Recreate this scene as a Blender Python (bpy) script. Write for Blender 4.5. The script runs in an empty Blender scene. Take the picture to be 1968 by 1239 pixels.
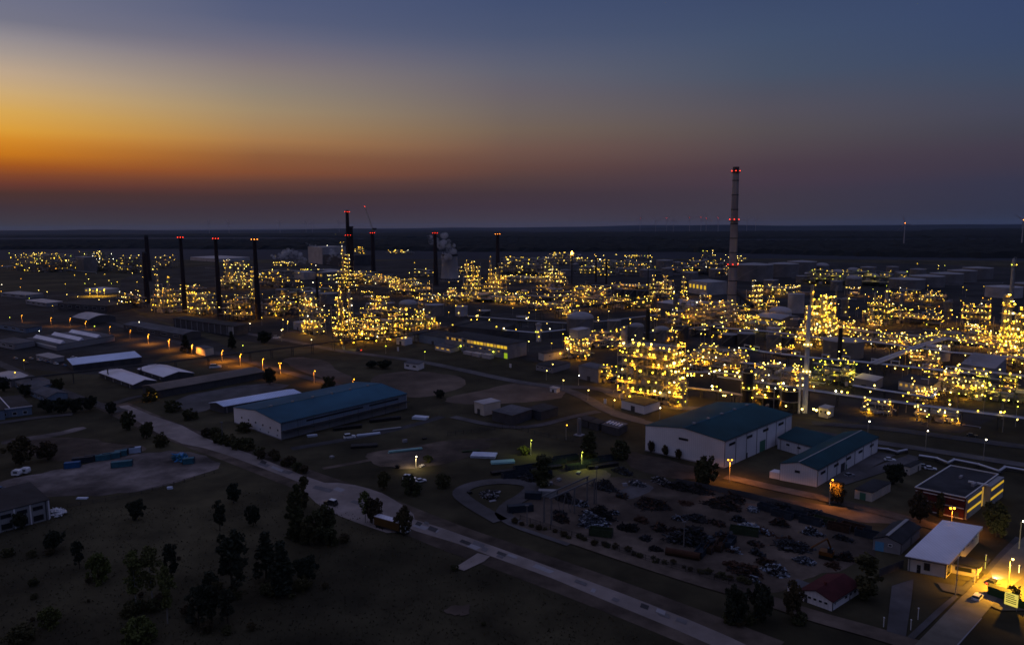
import bpy, math, random
from mathutils import Vector, Matrix
R = random.Random(11)
C = bpy.context.scene.collection
# ---------------------------------------------------------------- camera geometry (pixels of the photograph -> points of the place)
PW, PH, F, CH = 1968, 1239, 1400.0, 100.0
PITCH = math.atan((619.5 - 434.0) / F)
ROLL = math.radians(-0.40)
CM = Matrix.Rotation(math.pi / 2 - PITCH, 3, 'X') @ Matrix.Rotation(ROLL, 3, 'Z')
CI = CM.inverted()
EYE = Vector((0, 0, CH))
def ray(px, py):
    return (CM @ Vector(((px - PW / 2) / F, -(py - PH / 2) / F, -1.0))).normalized()
def G(px, py, z=0.0):
    d = ray(px, py)
    t = (z - CH) / min(d.z, -1e-4)
    p = EYE + d * t
    return Vector((p.x, p.y, z))
def depth(p):
    return -(CI @ (Vector(p) - EYE)).z
def S(p):
    return F / depth(p)
def HT(b, pytop):
    """height above ground point b of something whose top shows at row pytop"""
    c0 = CI @ (b - EYE); cz = CI @ Vector((0, 0, 1))
    k = -(pytop - PH / 2) / F
    return -(c0.y + k * c0.z) / (cz.y + k * cz.z)
GA = math.radians(-37.5)                       # the plant's street grid
UA = Vector((math.cos(GA), math.sin(GA), 0)); UB = Vector((-math.sin(GA), math.cos(GA), 0))
def away(p):
    return Vector((p.x, p.y, 0)).normalized()
# ---------------------------------------------------------------- materials
MATS = {}
def mat(name, col, rough=0.7, metal=0.0, var=0.18, scale=0.25, bump=0.0, stripes=None, stain=0.0):
    m = bpy.data.materials.new(name); m.use_nodes = True
    nt = m.node_tree; N = nt.nodes; L = nt.links
    b = N['Principled BSDF']
    b.inputs['Roughness'].default_value = rough; b.inputs['Metallic'].default_value = metal
    b.inputs['Specular IOR Level'].default_value = 0.5 if rough < 0.5 else 0.12
    tc = N.new('ShaderNodeTexCoord')
    n1 = N.new('ShaderNodeTexNoise'); n1.inputs['Scale'].default_value = scale; n1.inputs['Detail'].default_value = 6; n1.inputs['Roughness'].default_value = 0.62
    L.new(tc.outputs['Object'], n1.inputs['Vector'])
    mx = N.new('ShaderNodeMix'); mx.data_type = 'RGBA'
    mx.inputs[6].default_value = tuple(c * (1 - var) for c in col) + (1,)
    mx.inputs[7].default_value = tuple(min(1, c * (1 + var)) for c in col) + (1,)
    mr = N.new('ShaderNodeMapRange'); mr.inputs[1].default_value = 0.3; mr.inputs[2].default_value = 0.7
    L.new(n1.outputs['Fac'], mr.inputs[0]); L.new(mr.outputs[0], mx.inputs[0])
    out = mx.outputs[2]
    if stripes:
        w = N.new('ShaderNodeTexWave'); w.inputs['Scale'].default_value = stripes[0]; w.bands_direction = stripes[2] if len(stripes) > 2 else 'X'
        L.new(tc.outputs['Object'], w.inputs['Vector'])
        m2 = N.new('ShaderNodeMix'); m2.data_type = 'RGBA'; m2.blend_type = 'MULTIPLY'
        mr2 = N.new('ShaderNodeMapRange'); mr2.inputs[3].default_value = 1 - stripes[1]; mr2.inputs[4].default_value = 1
        L.new(w.outputs['Fac'], mr2.inputs[0]); L.new(mr2.outputs[0], m2.inputs[7])
        m2.inputs[0].default_value = 1; L.new(out, m2.inputs[6]); out = m2.outputs[2]
    if stain:
        n2 = N.new('ShaderNodeTexNoise'); n2.inputs['Scale'].default_value = scale * 0.22; n2.inputs['Detail'].default_value = 8
        L.new(tc.outputs['Object'], n2.inputs['Vector'])
        mr3 = N.new('ShaderNodeMapRange'); mr3.inputs[1].default_value = 0.42; mr3.inputs[2].default_value = 0.62; mr3.inputs[3].default_value = 1 - stain; mr3.inputs[4].default_value = 1 + stain * .3
        L.new(n2.outputs['Fac'], mr3.inputs[0])
        m3 = N.new('ShaderNodeMix'); m3.data_type = 'RGBA'; m3.blend_type = 'MULTIPLY'; m3.inputs[0].default_value = 1
        L.new(out, m3.inputs[6]); L.new(mr3.outputs[0], m3.inputs[7]); out = m3.outputs[2]
    L.new(out, b.inputs['Base Color'])
    if bump:
        bp = N.new('ShaderNodeBump'); bp.inputs['Strength'].default_value = bump; bp.inputs['Distance'].default_value = 0.3
        L.new(n1.outputs['Fac'], bp.inputs['Height']); L.new(bp.outputs[0], b.inputs['Normal'])
    MATS[name] = m
    return m
def emis(name, col, strength):
    m = bpy.data.materials.new(name); m.use_nodes = True
    nt = m.node_tree; nt.nodes.clear()
    e = nt.nodes.new('ShaderNodeEmission'); o = nt.nodes.new('ShaderNodeOutputMaterial')
    e.inputs[0].default_value = tuple(col) + (1,); e.inputs[1].default_value = strength
    nt.links.new(e.outputs[0], o.inputs[0])
    if name.startswith('lamp_'): m.cycles.emission_sampling = 'NONE'
    MATS[name] = m
    return m
M = MATS
mat('meadow', (0.056, 0.048, 0.026), 1, 0, 0.5, 0.05, 0.3, stain=0.45)
mat('rough_grass', (0.080, 0.069, 0.037), 1, 0, 0.5, 0.12, 0.3, stain=0.4)
mat('dirt', (0.108, 0.083, 0.064), 1, 0, 0.45, 0.12, 0.4, stain=0.5)
mat('gravel', (0.125, 0.094, 0.072), 1, 0, 0.3, 0.07, 0.3, stain=0.4)
mat('plant_paving', (0.030, 0.028, 0.027), 0.9, 0, 0.5, 0.06, 0.2, stain=0.5)
mat('concrete_road', (0.245, 0.205, 0.185), 0.85, 0, 0.18, 0.16, 0.1, stain=0.28)
mat('asphalt', (0.055, 0.052, 0.053), 0.8, 0, 0.25, 0.2, 0.1, stain=0.3)
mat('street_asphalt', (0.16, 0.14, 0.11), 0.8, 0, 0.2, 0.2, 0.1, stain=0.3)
mat('pale_paving', (0.095, 0.088, 0.088), 0.85, 0, 0.25, 0.15, 0.1, stain=0.35)
mat('road_patch', (0.12, 0.112, 0.115), 0.85, 0, 0.2, 0.3)
mat('pale_slab', (0.25, 0.24, 0.25), 0.85, 0, 0.12, 0.3)
mat('road_paint', (0.6, 0.58, 0.5), 0.8, 0, 0.2, 1)
mat('far_land', (0.024, 0.028, 0.040), 1, 0, 0.4, 0.0012)  # blue of the distant haze is mixed into this land colour
mat('far_wood', (0.010, 0.011, 0.010), 1, 0, 0.4, 0.004)
mat('hill', (0.016, 0.020, 0.028), 1, 0, 0.3, 0.0008)  # hill colour also carries some painted haze blue
mat('blue_roof', (0.014, 0.068, 0.086), 0.7, 0.0, 0.22, 0.06, 0, (0.32, 0.3), stain=0.35)
mat('pale_teal_roof', (0.026, 0.105, 0.165), 0.7, 0.0, 0.2, 0.06, 0, (0.32, 0.28), stain=0.3)
mat('yard_gravel', (0.17, 0.142, 0.13), 1, 0, 0.55, 0.1, 0.3, stain=0.65)
mat('white_roof', (0.72, 0.70, 0.76), 0.45, 0.0, 0.08, 0.15, 0, (0.3, 0.10), stain=0.12)
mat('pale_blue_roof', (0.62, 0.72, 0.92), 0.5, 0.0, 0.08, 0.2, 0, (0.25, 0.15), stain=0.12)
mat('grey_brown_roof', (0.165, 0.135, 0.115), 0.85, 0, 0.15, 0.2, 0, (0.3, 0.12), stain=0.2)
mat('dark_roof', (0.035, 0.035, 0.038), 0.8, 0, 0.3, 0.2, 0.1, stain=0.3)
mat('grey_roof', (0.10, 0.10, 0.11), 0.8, 0, 0.25, 0.2, 0.1, stain=0.3)
mat('red_roof', (0.075, 0.018, 0.020), 0.8, 0, 0.25, 0.3, 0.1, (1.2, 0.25), stain=0.25)
mat('white_wall', (0.76, 0.73, 0.74), 0.7, 0, 0.07, 0.12, 0, (0.45, 0.10), stain=0.18)
mat('cream_wall', (0.56, 0.50, 0.43), 0.8, 0, 0.08, 0.3, stain=0.15)
mat('grey_wall', (0.26, 0.25, 0.26), 0.85, 0, 0.12, 0.2, stain=0.2)
mat('dark_wall', (0.075, 0.072, 0.076), 0.85, 0, 0.2, 0.2, stain=0.2)
mat('blue_grey_wall', (0.17, 0.22, 0.29), 0.7, 0, 0.1, 0.2, 0, (0.4, 0.12), stain=0.15)
mat('panel_grey', (0.27, 0.265, 0.265), 0.6, 0, 0.08, 0.2, 0, (0.8, 0.1))
mat('brick', (0.105, 0.026, 0.022), 0.85, 0, 0.3, 1.2, 0.1, stain=0.25)
mat('window_dark', (0.018, 0.02, 0.026), 0.15, 0, 0.2, 1)
mat('trim_white', (0.62, 0.60, 0.58), 0.6, 0, 0.06, 1)
mat('trim_dark', (0.05, 0.05, 0.055), 0.6, 0, 0.1, 1)
mat('door_blue', (0.10, 0.28, 0.45), 0.6, 0, 0.1, 1)
mat('door_green', (0.06, 0.16, 0.10), 0.6, 0, 0.1, 1)
mat('steel', (0.36, 0.32, 0.25), 0.55, 0.0, 0.2, 0.5)
mat('dark_steel', (0.045, 0.043, 0.043), 0.6, 0.2, 0.25, 0.4)
mat('green_steel', (0.13, 0.17, 0.08), 0.6, 0.0, 0.2, 0.4)
mat('grating', (0.24, 0.22, 0.19), 0.7, 0.0, 0.2, 0.6)
mat('vessel', (0.30, 0.29, 0.28), 0.45, 0.35, 0.14, 0.3, stain=0.15)
mat('dark_vessel', (0.028, 0.026, 0.026), 0.6, 0.1, 0.25, 0.3)
mat('insulated_pipe', (0.46, 0.46, 0.50), 0.4, 0.35, 0.12, 0.4)
mat('pipe', (0.24, 0.23, 0.23), 0.45, 0.4, 0.2, 0.4)
mat('tank_shell', (0.185, 0.17, 0.165), 0.6, 0.1, 0.14, 0.12, stain=0.22)
mat('tank_roof', (0.31, 0.295, 0.295), 0.6, 0.1, 0.12, 0.12, stain=0.18)
mat('tank_white', (0.42, 0.39, 0.39), 0.55, 0.1, 0.1, 0.2, stain=0.18)
mat('tank_dark', (0.055, 0.052, 0.052), 0.6, 0.1, 0.2, 0.2)
mat('stack_brick', (0.040, 0.028, 0.028), 0.9, 0, 0.25, 0.08, stain=0.2)
mat('stack_concrete', (0.34, 0.295, 0.285), 0.85, 0, 0.14, 0.06, stain=0.28)
mat('cooling_concrete', (0.36, 0.335, 0.33), 0.9, 0, 0.1, 0.05, stain=0.25)
mat('bark', (0.045, 0.034, 0.026), 0.95, 0, 0.3, 2)
mat('birch_bark', (0.20, 0.19, 0.17), 0.9, 0, 0.35, 3)
def leafmat(name, c1, c2):
    m = mat(name, c1, 0.85, 0, 0.3, 0.35)
    nt = m.node_tree; N = nt.nodes; L = nt.links
    oi = N.new('ShaderNodeObjectInfo'); b = N['Principled BSDF']
    src = b.inputs['Base Color'].links[0].from_socket
    mx = N.new('ShaderNodeMix'); mx.data_type = 'RGBA'; mx.inputs[7].default_value = tuple(c2) + (1,)
    sc = N.new('ShaderNodeMath'); sc.operation = 'MULTIPLY'; sc.inputs[1].default_value = 0.7
    L.new(oi.outputs['Random'], sc.inputs[0]); L.new(sc.outputs[0], mx.inputs[0]); L.new(src, mx.inputs[6]); L.new(mx.outputs[2], b.inputs['Base Color'])
leafmat('needles', (0.026, 0.032, 0.020), (0.036, 0.038, 0.022))
leafmat('broad_leaves', (0.050, 0.052, 0.022), (0.075, 0.062, 0.026))
leafmat('spring_leaves', (0.085, 0.100, 0.026), (0.10, 0.09, 0.035))
leafmat('brown_twigs', (0.060, 0.043, 0.026), (0.075, 0.060, 0.026))
mat('scrap_dark', (0.022, 0.020, 0.020), 0.6, 0.2, 0.8, 0.9)
mat('scrap_rust', (0.055, 0.030, 0.020), 0.8, 0.2, 0.5, 0.8)
mat('scrap_silver', (0.20, 0.225, 0.265), 0.45, 0.5, 0.9, 1.4)
mat('scrap_mixed', (0.045, 0.050, 0.058), 0.5, 0.4, 0.9, 1.6)
mat('rubber', (0.015, 0.015, 0.015), 0.9, 0, 0.1, 2)
mat('car_white', (0.65, 0.65, 0.66), 0.3, 0, 0.04, 1)
mat('car_black', (0.02, 0.02, 0.022), 0.3, 0, 0.05, 1)
mat('car_silver', (0.35, 0.36, 0.38), 0.3, 0.5, 0.05, 1)
mat('container_blue', (0.03, 0.13, 0.30), 0.6, 0, 0.2, 0.6, 0, (1.2, 0.3), stain=0.2)
mat('container_teal', (0.05, 0.17, 0.22), 0.6, 0, 0.2, 0.6, 0, (1.2, 0.3), stain=0.2)
mat('container_dark', (0.035, 0.045, 0.06), 0.6, 0, 0.2, 0.6, 0, (1.2, 0.3), stain=0.2)
mat('container_pale', (0.42, 0.50, 0.62), 0.6, 0, 0.15, 0.6, 0, (1.2, 0.2))
mat('tarp_blue', (0.04, 0.22, 0.48), 0.5, 0, 0.25, 0.8)
mat('skip_green', (0.035, 0.05, 0.025), 0.7, 0.1, 0.3, 0.6)
mat('rust_pipe', (0.055, 0.026, 0.015), 0.8, 0.1, 0.3, 0.5)
mat('tarp_mustard', (0.10, 0.055, 0.016), 0.7, 0, 0.2, 0.5)
mat('pale_sheet', (0.50, 0.55, 0.64), 0.5, 0.1, 0.15, 0.4)
mat('teal_sheet', (0.22, 0.40, 0.38), 0.6, 0, 0.15, 0.4)
mat('digger_orange', (0.12, 0.05, 0.012), 0.5, 0, 0.3, 1)
mat('sign_green', (0.012, 0.045, 0.026), 0.6, 0, 0.1, 1)
emis('lamp_yellow', (1.0, 0.62, 0.04), 8)
emis('lamp_warm', (1.0, 0.70, 0.14), 12)
emis('lamp_lime', (0.80, 0.88, 0.06), 6.5)
emis('lamp_orange', (1.0, 0.40, 0.02), 9)
emis('lamp_white', (1.0, 0.90, 0.60), 12)
emis('lamp_red', (1.0, 0.035, 0.01), 9)
emis('lamp_amber', (1.0, 0.22, 0.02), 14)
emis('flame', (1.0, 0.22, 0.03), 30)
emis('lit_window', (1.0, 0.60, 0.04), 0.8)
emis('lit_window_dim', (1.0, 0.55, 0.10), 0.42)
emis('lit_green', (0.55, 0.8, 0.03), 0.5)
emis('lamplit_glow', (1.0, 0.80, 0.14), 0.75)  # lamp light on board and pillar, given as their own glow
emis('head_lamp', (1.0, 0.92, 0.6), 40)
emis('tail_lamp', (1.0, 0.05, 0.02), 12)
# ---------------------------------------------------------------- mesh builder
class MB:
    def __init__(s, o=(0, 0, 0)):
        s.v = []; s.f = []; s.mi = []; s.o = Vector(o); s.cm = 0; s.isl = []
    def add(s, vs, fs):
        b = len(s.v); s.isl.append((b, len(vs), len(s.f), len(fs)))
        s.v += [tuple(Vector(p) - s.o) for p in vs]
        s.f += [tuple(b + i for i in f) for f in fs]; s.mi += [s.cm] * len(fs)
        return s
    def obox(s, o, u, v, a0, a1, b0, b1, z0, z1):
        o = Vector(o); u = Vector(u); v = Vector(v)
        P = [o + u * a + v * b + Vector((0, 0, z)) for z in (z0, z1) for a, b in ((a0, b0), (a1, b0), (a1, b1), (a0, b1))]
        return s.add(P, [(3, 2, 1, 0), (4, 5, 6, 7), (0, 1, 5, 4), (1, 2, 6, 5), (2, 3, 7, 6), (3, 0, 4, 7)])
    def box(s, c, sz, u=Vector((1, 0, 0)), v=Vector((0, 1, 0))):
        c = Vector(c)
        return s.obox(c, u, v, -sz[0] / 2, sz[0] / 2, -sz[1] / 2, sz[1] / 2, -sz[2] / 2, sz[2] / 2)
    def cyl(s, p0, p1, r0, r1=None, n=8, caps=True):
        p0 = Vector(p0); p1 = Vector(p1); r1 = r0 if r1 is None else r1
        d = (p1 - p0)
        if d.length < 1e-6: return s
        d.normalize()
        x = d.cross(Vector((0, 0, 1)))
        if x.length < 1e-3: x = Vector((1, 0, 0))
        x.normalize(); y = d.cross(x)
        P = []
        for p, r in ((p0, r0), (p1, r1)):
            for k in range(n):
                a = 2 * math.pi * k / n
                P.append(p + x * (math.cos(a) * r) + y * (math.sin(a) * r))
        fs = [(k, (k + 1) % n, n + (k + 1) % n, n + k) for k in range(n)]
        if caps: fs += [tuple(range(n - 1, -1, -1)), tuple(range(n, 2 * n))]
        return s.add(P, fs)
    def bar(s, p0, p1, t=0.2):
        return s.cyl(p0, p1, t * 0.7, n=4)
    def lathe(s, c, prof, n=24, top=True, bot=False):
        c = Vector(c); P = []; fs = []
        for r, z in prof:
            for k in range(n):
                a = 2 * math.pi * k / n
                P.append(c + Vector((math.cos(a) * r, math.sin(a) * r, z)))
        for j in range(len(prof) - 1):
            for k in range(n):
                fs.append((j * n + k, j * n + (k + 1) % n, (j + 1) * n + (k + 1) % n, (j + 1) * n + k))
        if top: fs.append(tuple((len(prof) - 1) * n + k for k in range(n)))
        if bot: fs.append(tuple(n - 1 - k for k in range(n)))
        return s.add(P, fs)
    def tube(s, pts, r, n=6):
        for a, b in zip(pts[:-1], pts[1:]):
            s.cyl(a, b, r, n=n)
        return s
    def poly(s, pts):
        return s.add(pts, [tuple(range(len(pts)))])
    def slab(s, pts, dz):
        n = len(pts); P = [Vector(p) for p in pts] + [Vector(p) + Vector((0, 0, dz)) for p in pts]
        return s.add(P, [tuple(range(n - 1, -1, -1)), tuple(range(n, 2 * n))] + [(k, (k + 1) % n, n + (k + 1) % n, n + k) for k in range(n)])
    def build_pieces(s, name, m, parent):
        """far-apart pieces become parts of their own"""
        bx = []
        for b, n, _, _ in s.isl:
            P = s.v[b:b + n]; lo = [min(p[i] for p in P) for i in range(3)]; hi = [max(p[i] for p in P) for i in range(3)]
            bx.append((lo, hi, max(hi[i] - lo[i] for i in range(3))))
        root = list(range(len(bx)))
        def find(i):
            while root[i] != i: i = root[i]
            return i
        for i in range(len(bx)):
            for j in range(i):
                g = math.sqrt(sum(max(0, bx[i][0][k] - bx[j][1][k], bx[j][0][k] - bx[i][1][k]) ** 2 for k in range(3)))
                if g <= max(.02, .49 * max(bx[i][2], bx[j][2])): root[find(i)] = find(j)
        for r in sorted(set(find(i) for i in range(len(bx)))):
            q = MB(); q.o = s.o
            for i in range(len(bx)):
                if find(i) == r:
                    b, n, f0, nf = s.isl[i]; q.add([Vector(p) + s.o for p in s.v[b:b + n]], [tuple(k - b for k in f) for f in s.f[f0:f0 + nf]])
            q.build(name, m, parent)
    def build(s, name, m, parent=None, smooth=False):
        me = bpy.data.meshes.new(name)
        me.from_pydata(s.v, [], s.f)
        for x in (m if isinstance(m, (list, tuple)) else [m]):
            me.materials.append(M[x] if isinstance(x, str) else x)
        me.polygons.foreach_set('material_index', s.mi)
        if smooth:
            me.polygons.foreach_set('use_smooth', [True] * len(s.f))
            try: me.set_sharp_from_angle(angle=math.radians(35))
            except Exception: pass
        me.update()
        o = bpy.data.objects.new(name, me); C.objects.link(o)
        if parent is not None: o.parent = parent
        else: o.location = s.o
        return o
LABELS = {}
def tag(o, label, cat, group=None):
    o['label'] = label; o['category'] = cat
    if group: o['group'] = group
    return o
def thing(name, label, cat, loc, group=None):
    o = bpy.data.objects.new(name, None); C.objects.link(o); o.location = loc; o.empty_display_size = 1
    return tag(o, label, cat, group)
def struct(name, mb, m, kind='structure', smooth=False):
    o = mb.build(name, m, None, smooth); o['kind'] = kind
    return o
# one small lamp mesh per colour (a glass well on a housing), shared by every lamp of that colour
LM = {}
for c in ('yellow', 'warm', 'lime', 'orange', 'white', 'red', 'amber'):
    b = MB(); b.lathe((0, 0, 0), [(0.35, -0.75), (0.95, -0.15), (0.95, 0.35), (0.4, 0.9)], 6, True, True)
    b.cm = 1; b.lathe((0, 0, 0), [(0.35, 0.92), (0.15, 1.25)], 6, True, True)
    o = b.build('lamp', ['lamp_' + c, 'dark_steel']); LM[c] = o.data
    bpy.data.objects.remove(o)
def lamp(parent, loc, r, col='yellow', name='lamp'):
    o = bpy.data.objects.new(name, LM[col]); C.objects.link(o)
    o.parent = parent; o.location = loc; o.scale = (r, r, r)
    return o
def lampcol(pal='y'):
    q = R.random()
    if pal == 'y': return 'yellow' if q < .60 else 'warm' if q < .90 else 'lime' if q < .92 else 'orange' if q < .97 else 'white'
    if pal == 'g': return 'lime' if q < .30 else 'yellow' if q < .78 else 'warm'
    if pal == 'w': return 'warm' if q < .5 else 'yellow' if q < .9 else 'white'
    return 'orange' if q < .7 else 'yellow'
# ---------------------------------------------------------------- sky, light, camera
def lin(c):
    c /= 255.0
    return c / 12.92 if c <= 0.04045 else ((c + 0.055) / 1.055) ** 2.4
STRIPS = [
 (20, [(0,112,115,138),(36,117,118,136),(71,146,140,146),(106,166,153,146),(142,190,166,140),(177,205,171,120),(213,216,168,86),(249,220,158,58),(268,214,140,42),(295,199,119,28),(319,163,87,29),(337,130,70,40),(356,103,57,46),(373,76,51,46),(400,64,50,56),(436,62,58,66)]),
 (500, [(0,82,95,125),(36,88,98,125),(71,104,107,127),(106,122,116,125),(142,137,126,122),(177,146,133,118),(213,160,138,108),(249,166,131,90),(272,166,121,77),(300,141,93,60),(330,129,77,51),(350,96,63,54),(373,70,51,52),(400,62,50,58),(434,62,56,66)]),
 (984, [(0,66,83,115),(71,76,88,115),(106,88,94,115),(142,97,98,112),(177,104,98,106),(213,110,100,98),(249,115,98,86),(285,112,85,75),(320,98,70,64),(345,82,62,62),(373,67,53,60),(400,64,52,64),(432,66,60,72)]),
 (1470, [(0,60,78,108),(71,66,82,108),(142,72,82,102),(177,78,80,95),(213,84,80,90),(249,85,78,82),(285,82,70,76),(320,74,60,70),(350,70,57,70),(373,64,56,68),(430,60,56,68)]),
 (1948, [(0,55,74,108),(71,57,74,105),(142,62,74,98),(177,66,72,92),(213,68,70,88),(249,66,66,80),(285,66,60,75),(320,62,56,72),(350,54,54,74),(400,50,52,72),(426,49,54,74)]),
]
w = bpy.data.worlds.new('World'); bpy.context.scene.world = w; w.use_nodes = True
nt = w.node_tree; N = nt.nodes; L = nt.links; N.clear()
def math_node(op, a, b=None, c=None):
    n = N.new('ShaderNodeMath'); n.operation = op
    for i, x in enumerate((a, b, c)):
        if x is None: continue
        if isinstance(x, (int, float)): n.inputs[i].default_value = x
        else: L.new(x, n.inputs[i])
    return n.outputs[0]
tc = N.new('ShaderNodeTexCoord'); sx = N.new('ShaderNodeSeparateXYZ'); L.new(tc.outputs['Generated'], sx.inputs[0])
el = math_node('ARCSINE', sx.outputs[2])
az = math_node('ARCTAN2', sx.outputs[0], sx.outputs[1])
EMAX = math.radians(20)
t = math_node('DIVIDE', el, EMAX)
wob = N.new('ShaderNodeTexNoise'); wob.inputs['Scale'].default_value = 2.2; wob.inputs['Detail'].default_value = 3
mp = N.new('ShaderNodeMapping'); mp.inputs['Scale'].default_value = (1, 1, 9); L.new(tc.outputs['Generated'], mp.inputs[0]); L.new(mp.outputs[0], wob.inputs['Vector'])
t = math_node('ADD', t, math_node('MULTIPLY', math_node('SUBTRACT', wob.outputs['Fac'], 0.5), 0.035))
ramps = []; azs = []
for px, st in STRIPS:
    r = N.new('ShaderNodeValToRGB'); cr = r.color_ramp; cr.interpolation = 'LINEAR'
    pts = []
    for y, *c in st:
        d = ray(px, y); c = (c[0], c[1] - (4 if px > 400 else 1) * max(0, 1 - y / 150), c[2] - 3 * max(0, 1 - y / 150)); pts.append((max(0.0, math.asin(d.z) / EMAX), [lin(q) for q in c]))
    pts.sort(key=lambda q: q[0])
    d = ray(px, 300); azs.append(math.atan2(d.x, d.y))
    cr.elements[0].position = 0; cr.elements[0].color = (*pts[0][1], 1)
    cr.elements[-1].position = 1; cr.elements[-1].color = (*pts[-1][1], 1)
    for p, c in pts:
        if 0 < p < 1:
            e = cr.elements.new(p); e.color = (*c, 1)
    L.new(t, r.inputs[0]); ramps.append(r.outputs[0])
def mix(f, a, b):
    m = N.new('ShaderNodeMix'); m.data_type = 'RGBA'
    L.new(f, m.inputs[0])
    for s, x in ((6, a), (7, b)):
        if isinstance(x, tuple): m.inputs[s].default_value = x
        else: L.new(x, m.inputs[s])
    return m.outputs[2]
def mapr(x, a, b, smooth=False):
    m = N.new('ShaderNodeMapRange'); m.clamp = True
    if smooth: m.interpolation_type = 'SMOOTHSTEP'
    m.inputs[1].default_value = a; m.inputs[2].default_value = b; L.new(x, m.inputs[0])
    return m.outputs[0]
col = ramps[0]
for i in range(1, 5):
    col = mix(mapr(az, azs[i - 1], azs[i]), col, ramps[i])
col = mix(mapr(math_node('MULTIPLY', az, -1.0), math.radians(80), math.radians(150)), col, ramps[4])
col = mix(mapr(el, math.radians(18), math.radians(48), True), col, (0.165, 0.178, 0.335, 1))
bg = N.new('ShaderNodeBackground'); L.new(col, bg.inputs[0]); bg.inputs[1].default_value = 1.0
wo = N.new('ShaderNodeOutputWorld'); L.new(bg.outputs[0], wo.inputs[0])
# the afterglow's last directional light, from the sunset beyond the left edge
sd = bpy.data.lights.new('sun', 'SUN'); sd.energy = 0.03; sd.angle = math.radians(25); sd.color = (1, 0.6, 0.35)
so = bpy.data.objects.new('sun', sd); C.objects.link(so)
so.rotation_euler = Vector((0.78, -0.6, -0.09)).to_track_quat('-Z', 'Y').to_euler()
cd = bpy.data.cameras.new('camera'); cam = bpy.data.objects.new('camera', cd); C.objects.link(cam)
cd.sensor_fit = 'HORIZONTAL'; cd.sensor_width = 36.0; cd.lens = 36.0 * F / PW; cd.clip_start = 1; cd.clip_end = 90000
cam.matrix_world = Matrix.Translation(EYE) @ CM.to_4x4()
sc = bpy.context.scene; sc.camera = cam
sc.view_settings.view_transform = 'Standard'; sc.view_settings.look = 'None'; sc.view_settings.exposure = 0; sc.view_settings.gamma = 1
cy = sc.cycles
cy.max_bounces = 4; cy.diffuse_bounces = 2; cy.glossy_bounces = 2; cy.transmission_bounces = 2; cy.volume_bounces = 0; cy.transparent_max_bounces = 4
cy.caustics_reflective = False; cy.caustics_refractive = False; cy.sample_clamp_indirect = 2.0; cy.sample_clamp_direct = 0
cy.use_denoising = True; cy.denoiser = 'OPENIMAGEDENOISE'; cy.use_light_tree = True; cy.use_adaptive_sampling = False
cy.pixel_filter_type = 'BLACKMAN_HARRIS'; cy.filter_width = 1.6
# ---------------------------------------------------------------- ground, roads, lots
def smooth_poly(P, it=2, jit=0.0):
    P = [Vector(p) for p in P]
    for k in range(it):
        Q = []
        for a, b in zip(P, P[1:] + P[:1]):
            Q += [a * .75 + b * .25, a * .25 + b * .75]
        P = Q
    if jit:
        P = [p + Vector((R.uniform(-jit, jit), R.uniform(-jit, jit), 0)) for p in P]
    return P
LV = [0.0]
def sheet(name, pts, m, smooth=0, jit=0.0, z=None):
    if z is None:
        LV[0] += 0.004; z = 0.03 + LV[0]
    P = [G(x, y, z) for x, y in pts]
    if smooth: P = smooth_poly(P, smooth, jit)
    b = MB(); b.poly(P)
    if b and (sum((P[i].x * P[(i + 1) % len(P)].y - P[(i + 1) % len(P)].x * P[i].y) for i in range(len(P))) < 0):
        b.f = [tuple(reversed(f)) for f in b.f]
    return struct(name, b, m)
def strip_road(name, pts, wd, m, z=None):
    """a road of one width along pixel points"""
    if z is None:
        LV[0] += 0.004; z = 0.03 + LV[0]
    P = [G(x, y, z) for x, y in pts]
    for k in range(2):
        Q = [P[0]]
        for a, b in zip(P, P[1:]): Q += [a * .75 + b * .25, a * .25 + b * .75]
        P = Q + [P[-1]]
    Lf, Rt = [], []
    for i, p in enumerate(P):
        d = (P[min(i + 1, len(P) - 1)] - P[max(i - 1, 0)]); d.z = 0; d.normalize(); n = Vector((-d.y, d.x, 0))
        Lf.append(p + n * wd / 2); Rt.append(p - n * wd / 2)
    b = MB()
    for i in range(len(P) - 1):
        b.add([Rt[i], Rt[i + 1], Lf[i + 1], Lf[i]], [(0, 1, 2, 3)])
    return struct(name, b, m)
b = MB(); b.poly([(-45000, -400, 0), (45000, -400, 0), (45000, 45000, 0), (-45000, 45000, 0)]); struct('ground', b, 'far_land')
sheet('meadow', [(-250, 1500), (2250, 1500), (2400, 505), (1500, 497), (-350, 500)], 'meadow', 0, 0, 0.02)
sheet('plant_ground', [(232, 596), (470, 660), (640, 668), (830, 650), (1010, 690), (1120, 720), (1180, 758), (1300, 786), (1420, 775), (1560, 806), (2050, 850), (2200, 520), (1500, 500), (600, 500), (230, 520)], 'plant_paving', 2, 2)
sheet('works_yard', [(-60, 560), (230, 560), (240, 600), (480, 672), (420, 690), (330, 672), (260, 720), (120, 720), (-60, 690)], 'plant_paving', 2, 2)
sheet('sand_lot', [(700, 735), (738, 716), (816, 711), (905, 728), (884, 746), (820, 766), (742, 757)], 'gravel', 2, 1.5)
sheet('sand_lot', [(842, 768), (930, 748), (990, 734), (1064, 736), (1096, 758), (1040, 772), (960, 775), (880, 778)], 'gravel', 2, 1.5)
sheet('gravel_lot', [(536, 694), (560, 684), (622, 690), (648, 712), (690, 731), (655, 738), (600, 722)], 'gravel', 2, 1.5)
sheet('yard_paving', [(312, 768), (505, 733), (575, 742), (420, 770), (405, 786), (372, 795)], 'pale_paving', 1, .5)
sheet('container_yard', [(-20, 926), (100, 905), (150, 893), (300, 866), (372, 866), (440, 894), (330, 930), (238, 949), (110, 955), (-20, 952)], 'yard_gravel', 2, 1.2)
sheet('dirt_track', [(152, 906), (178, 900), (262, 938), (238, 948)], 'yard_gravel', 1, .5)
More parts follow.
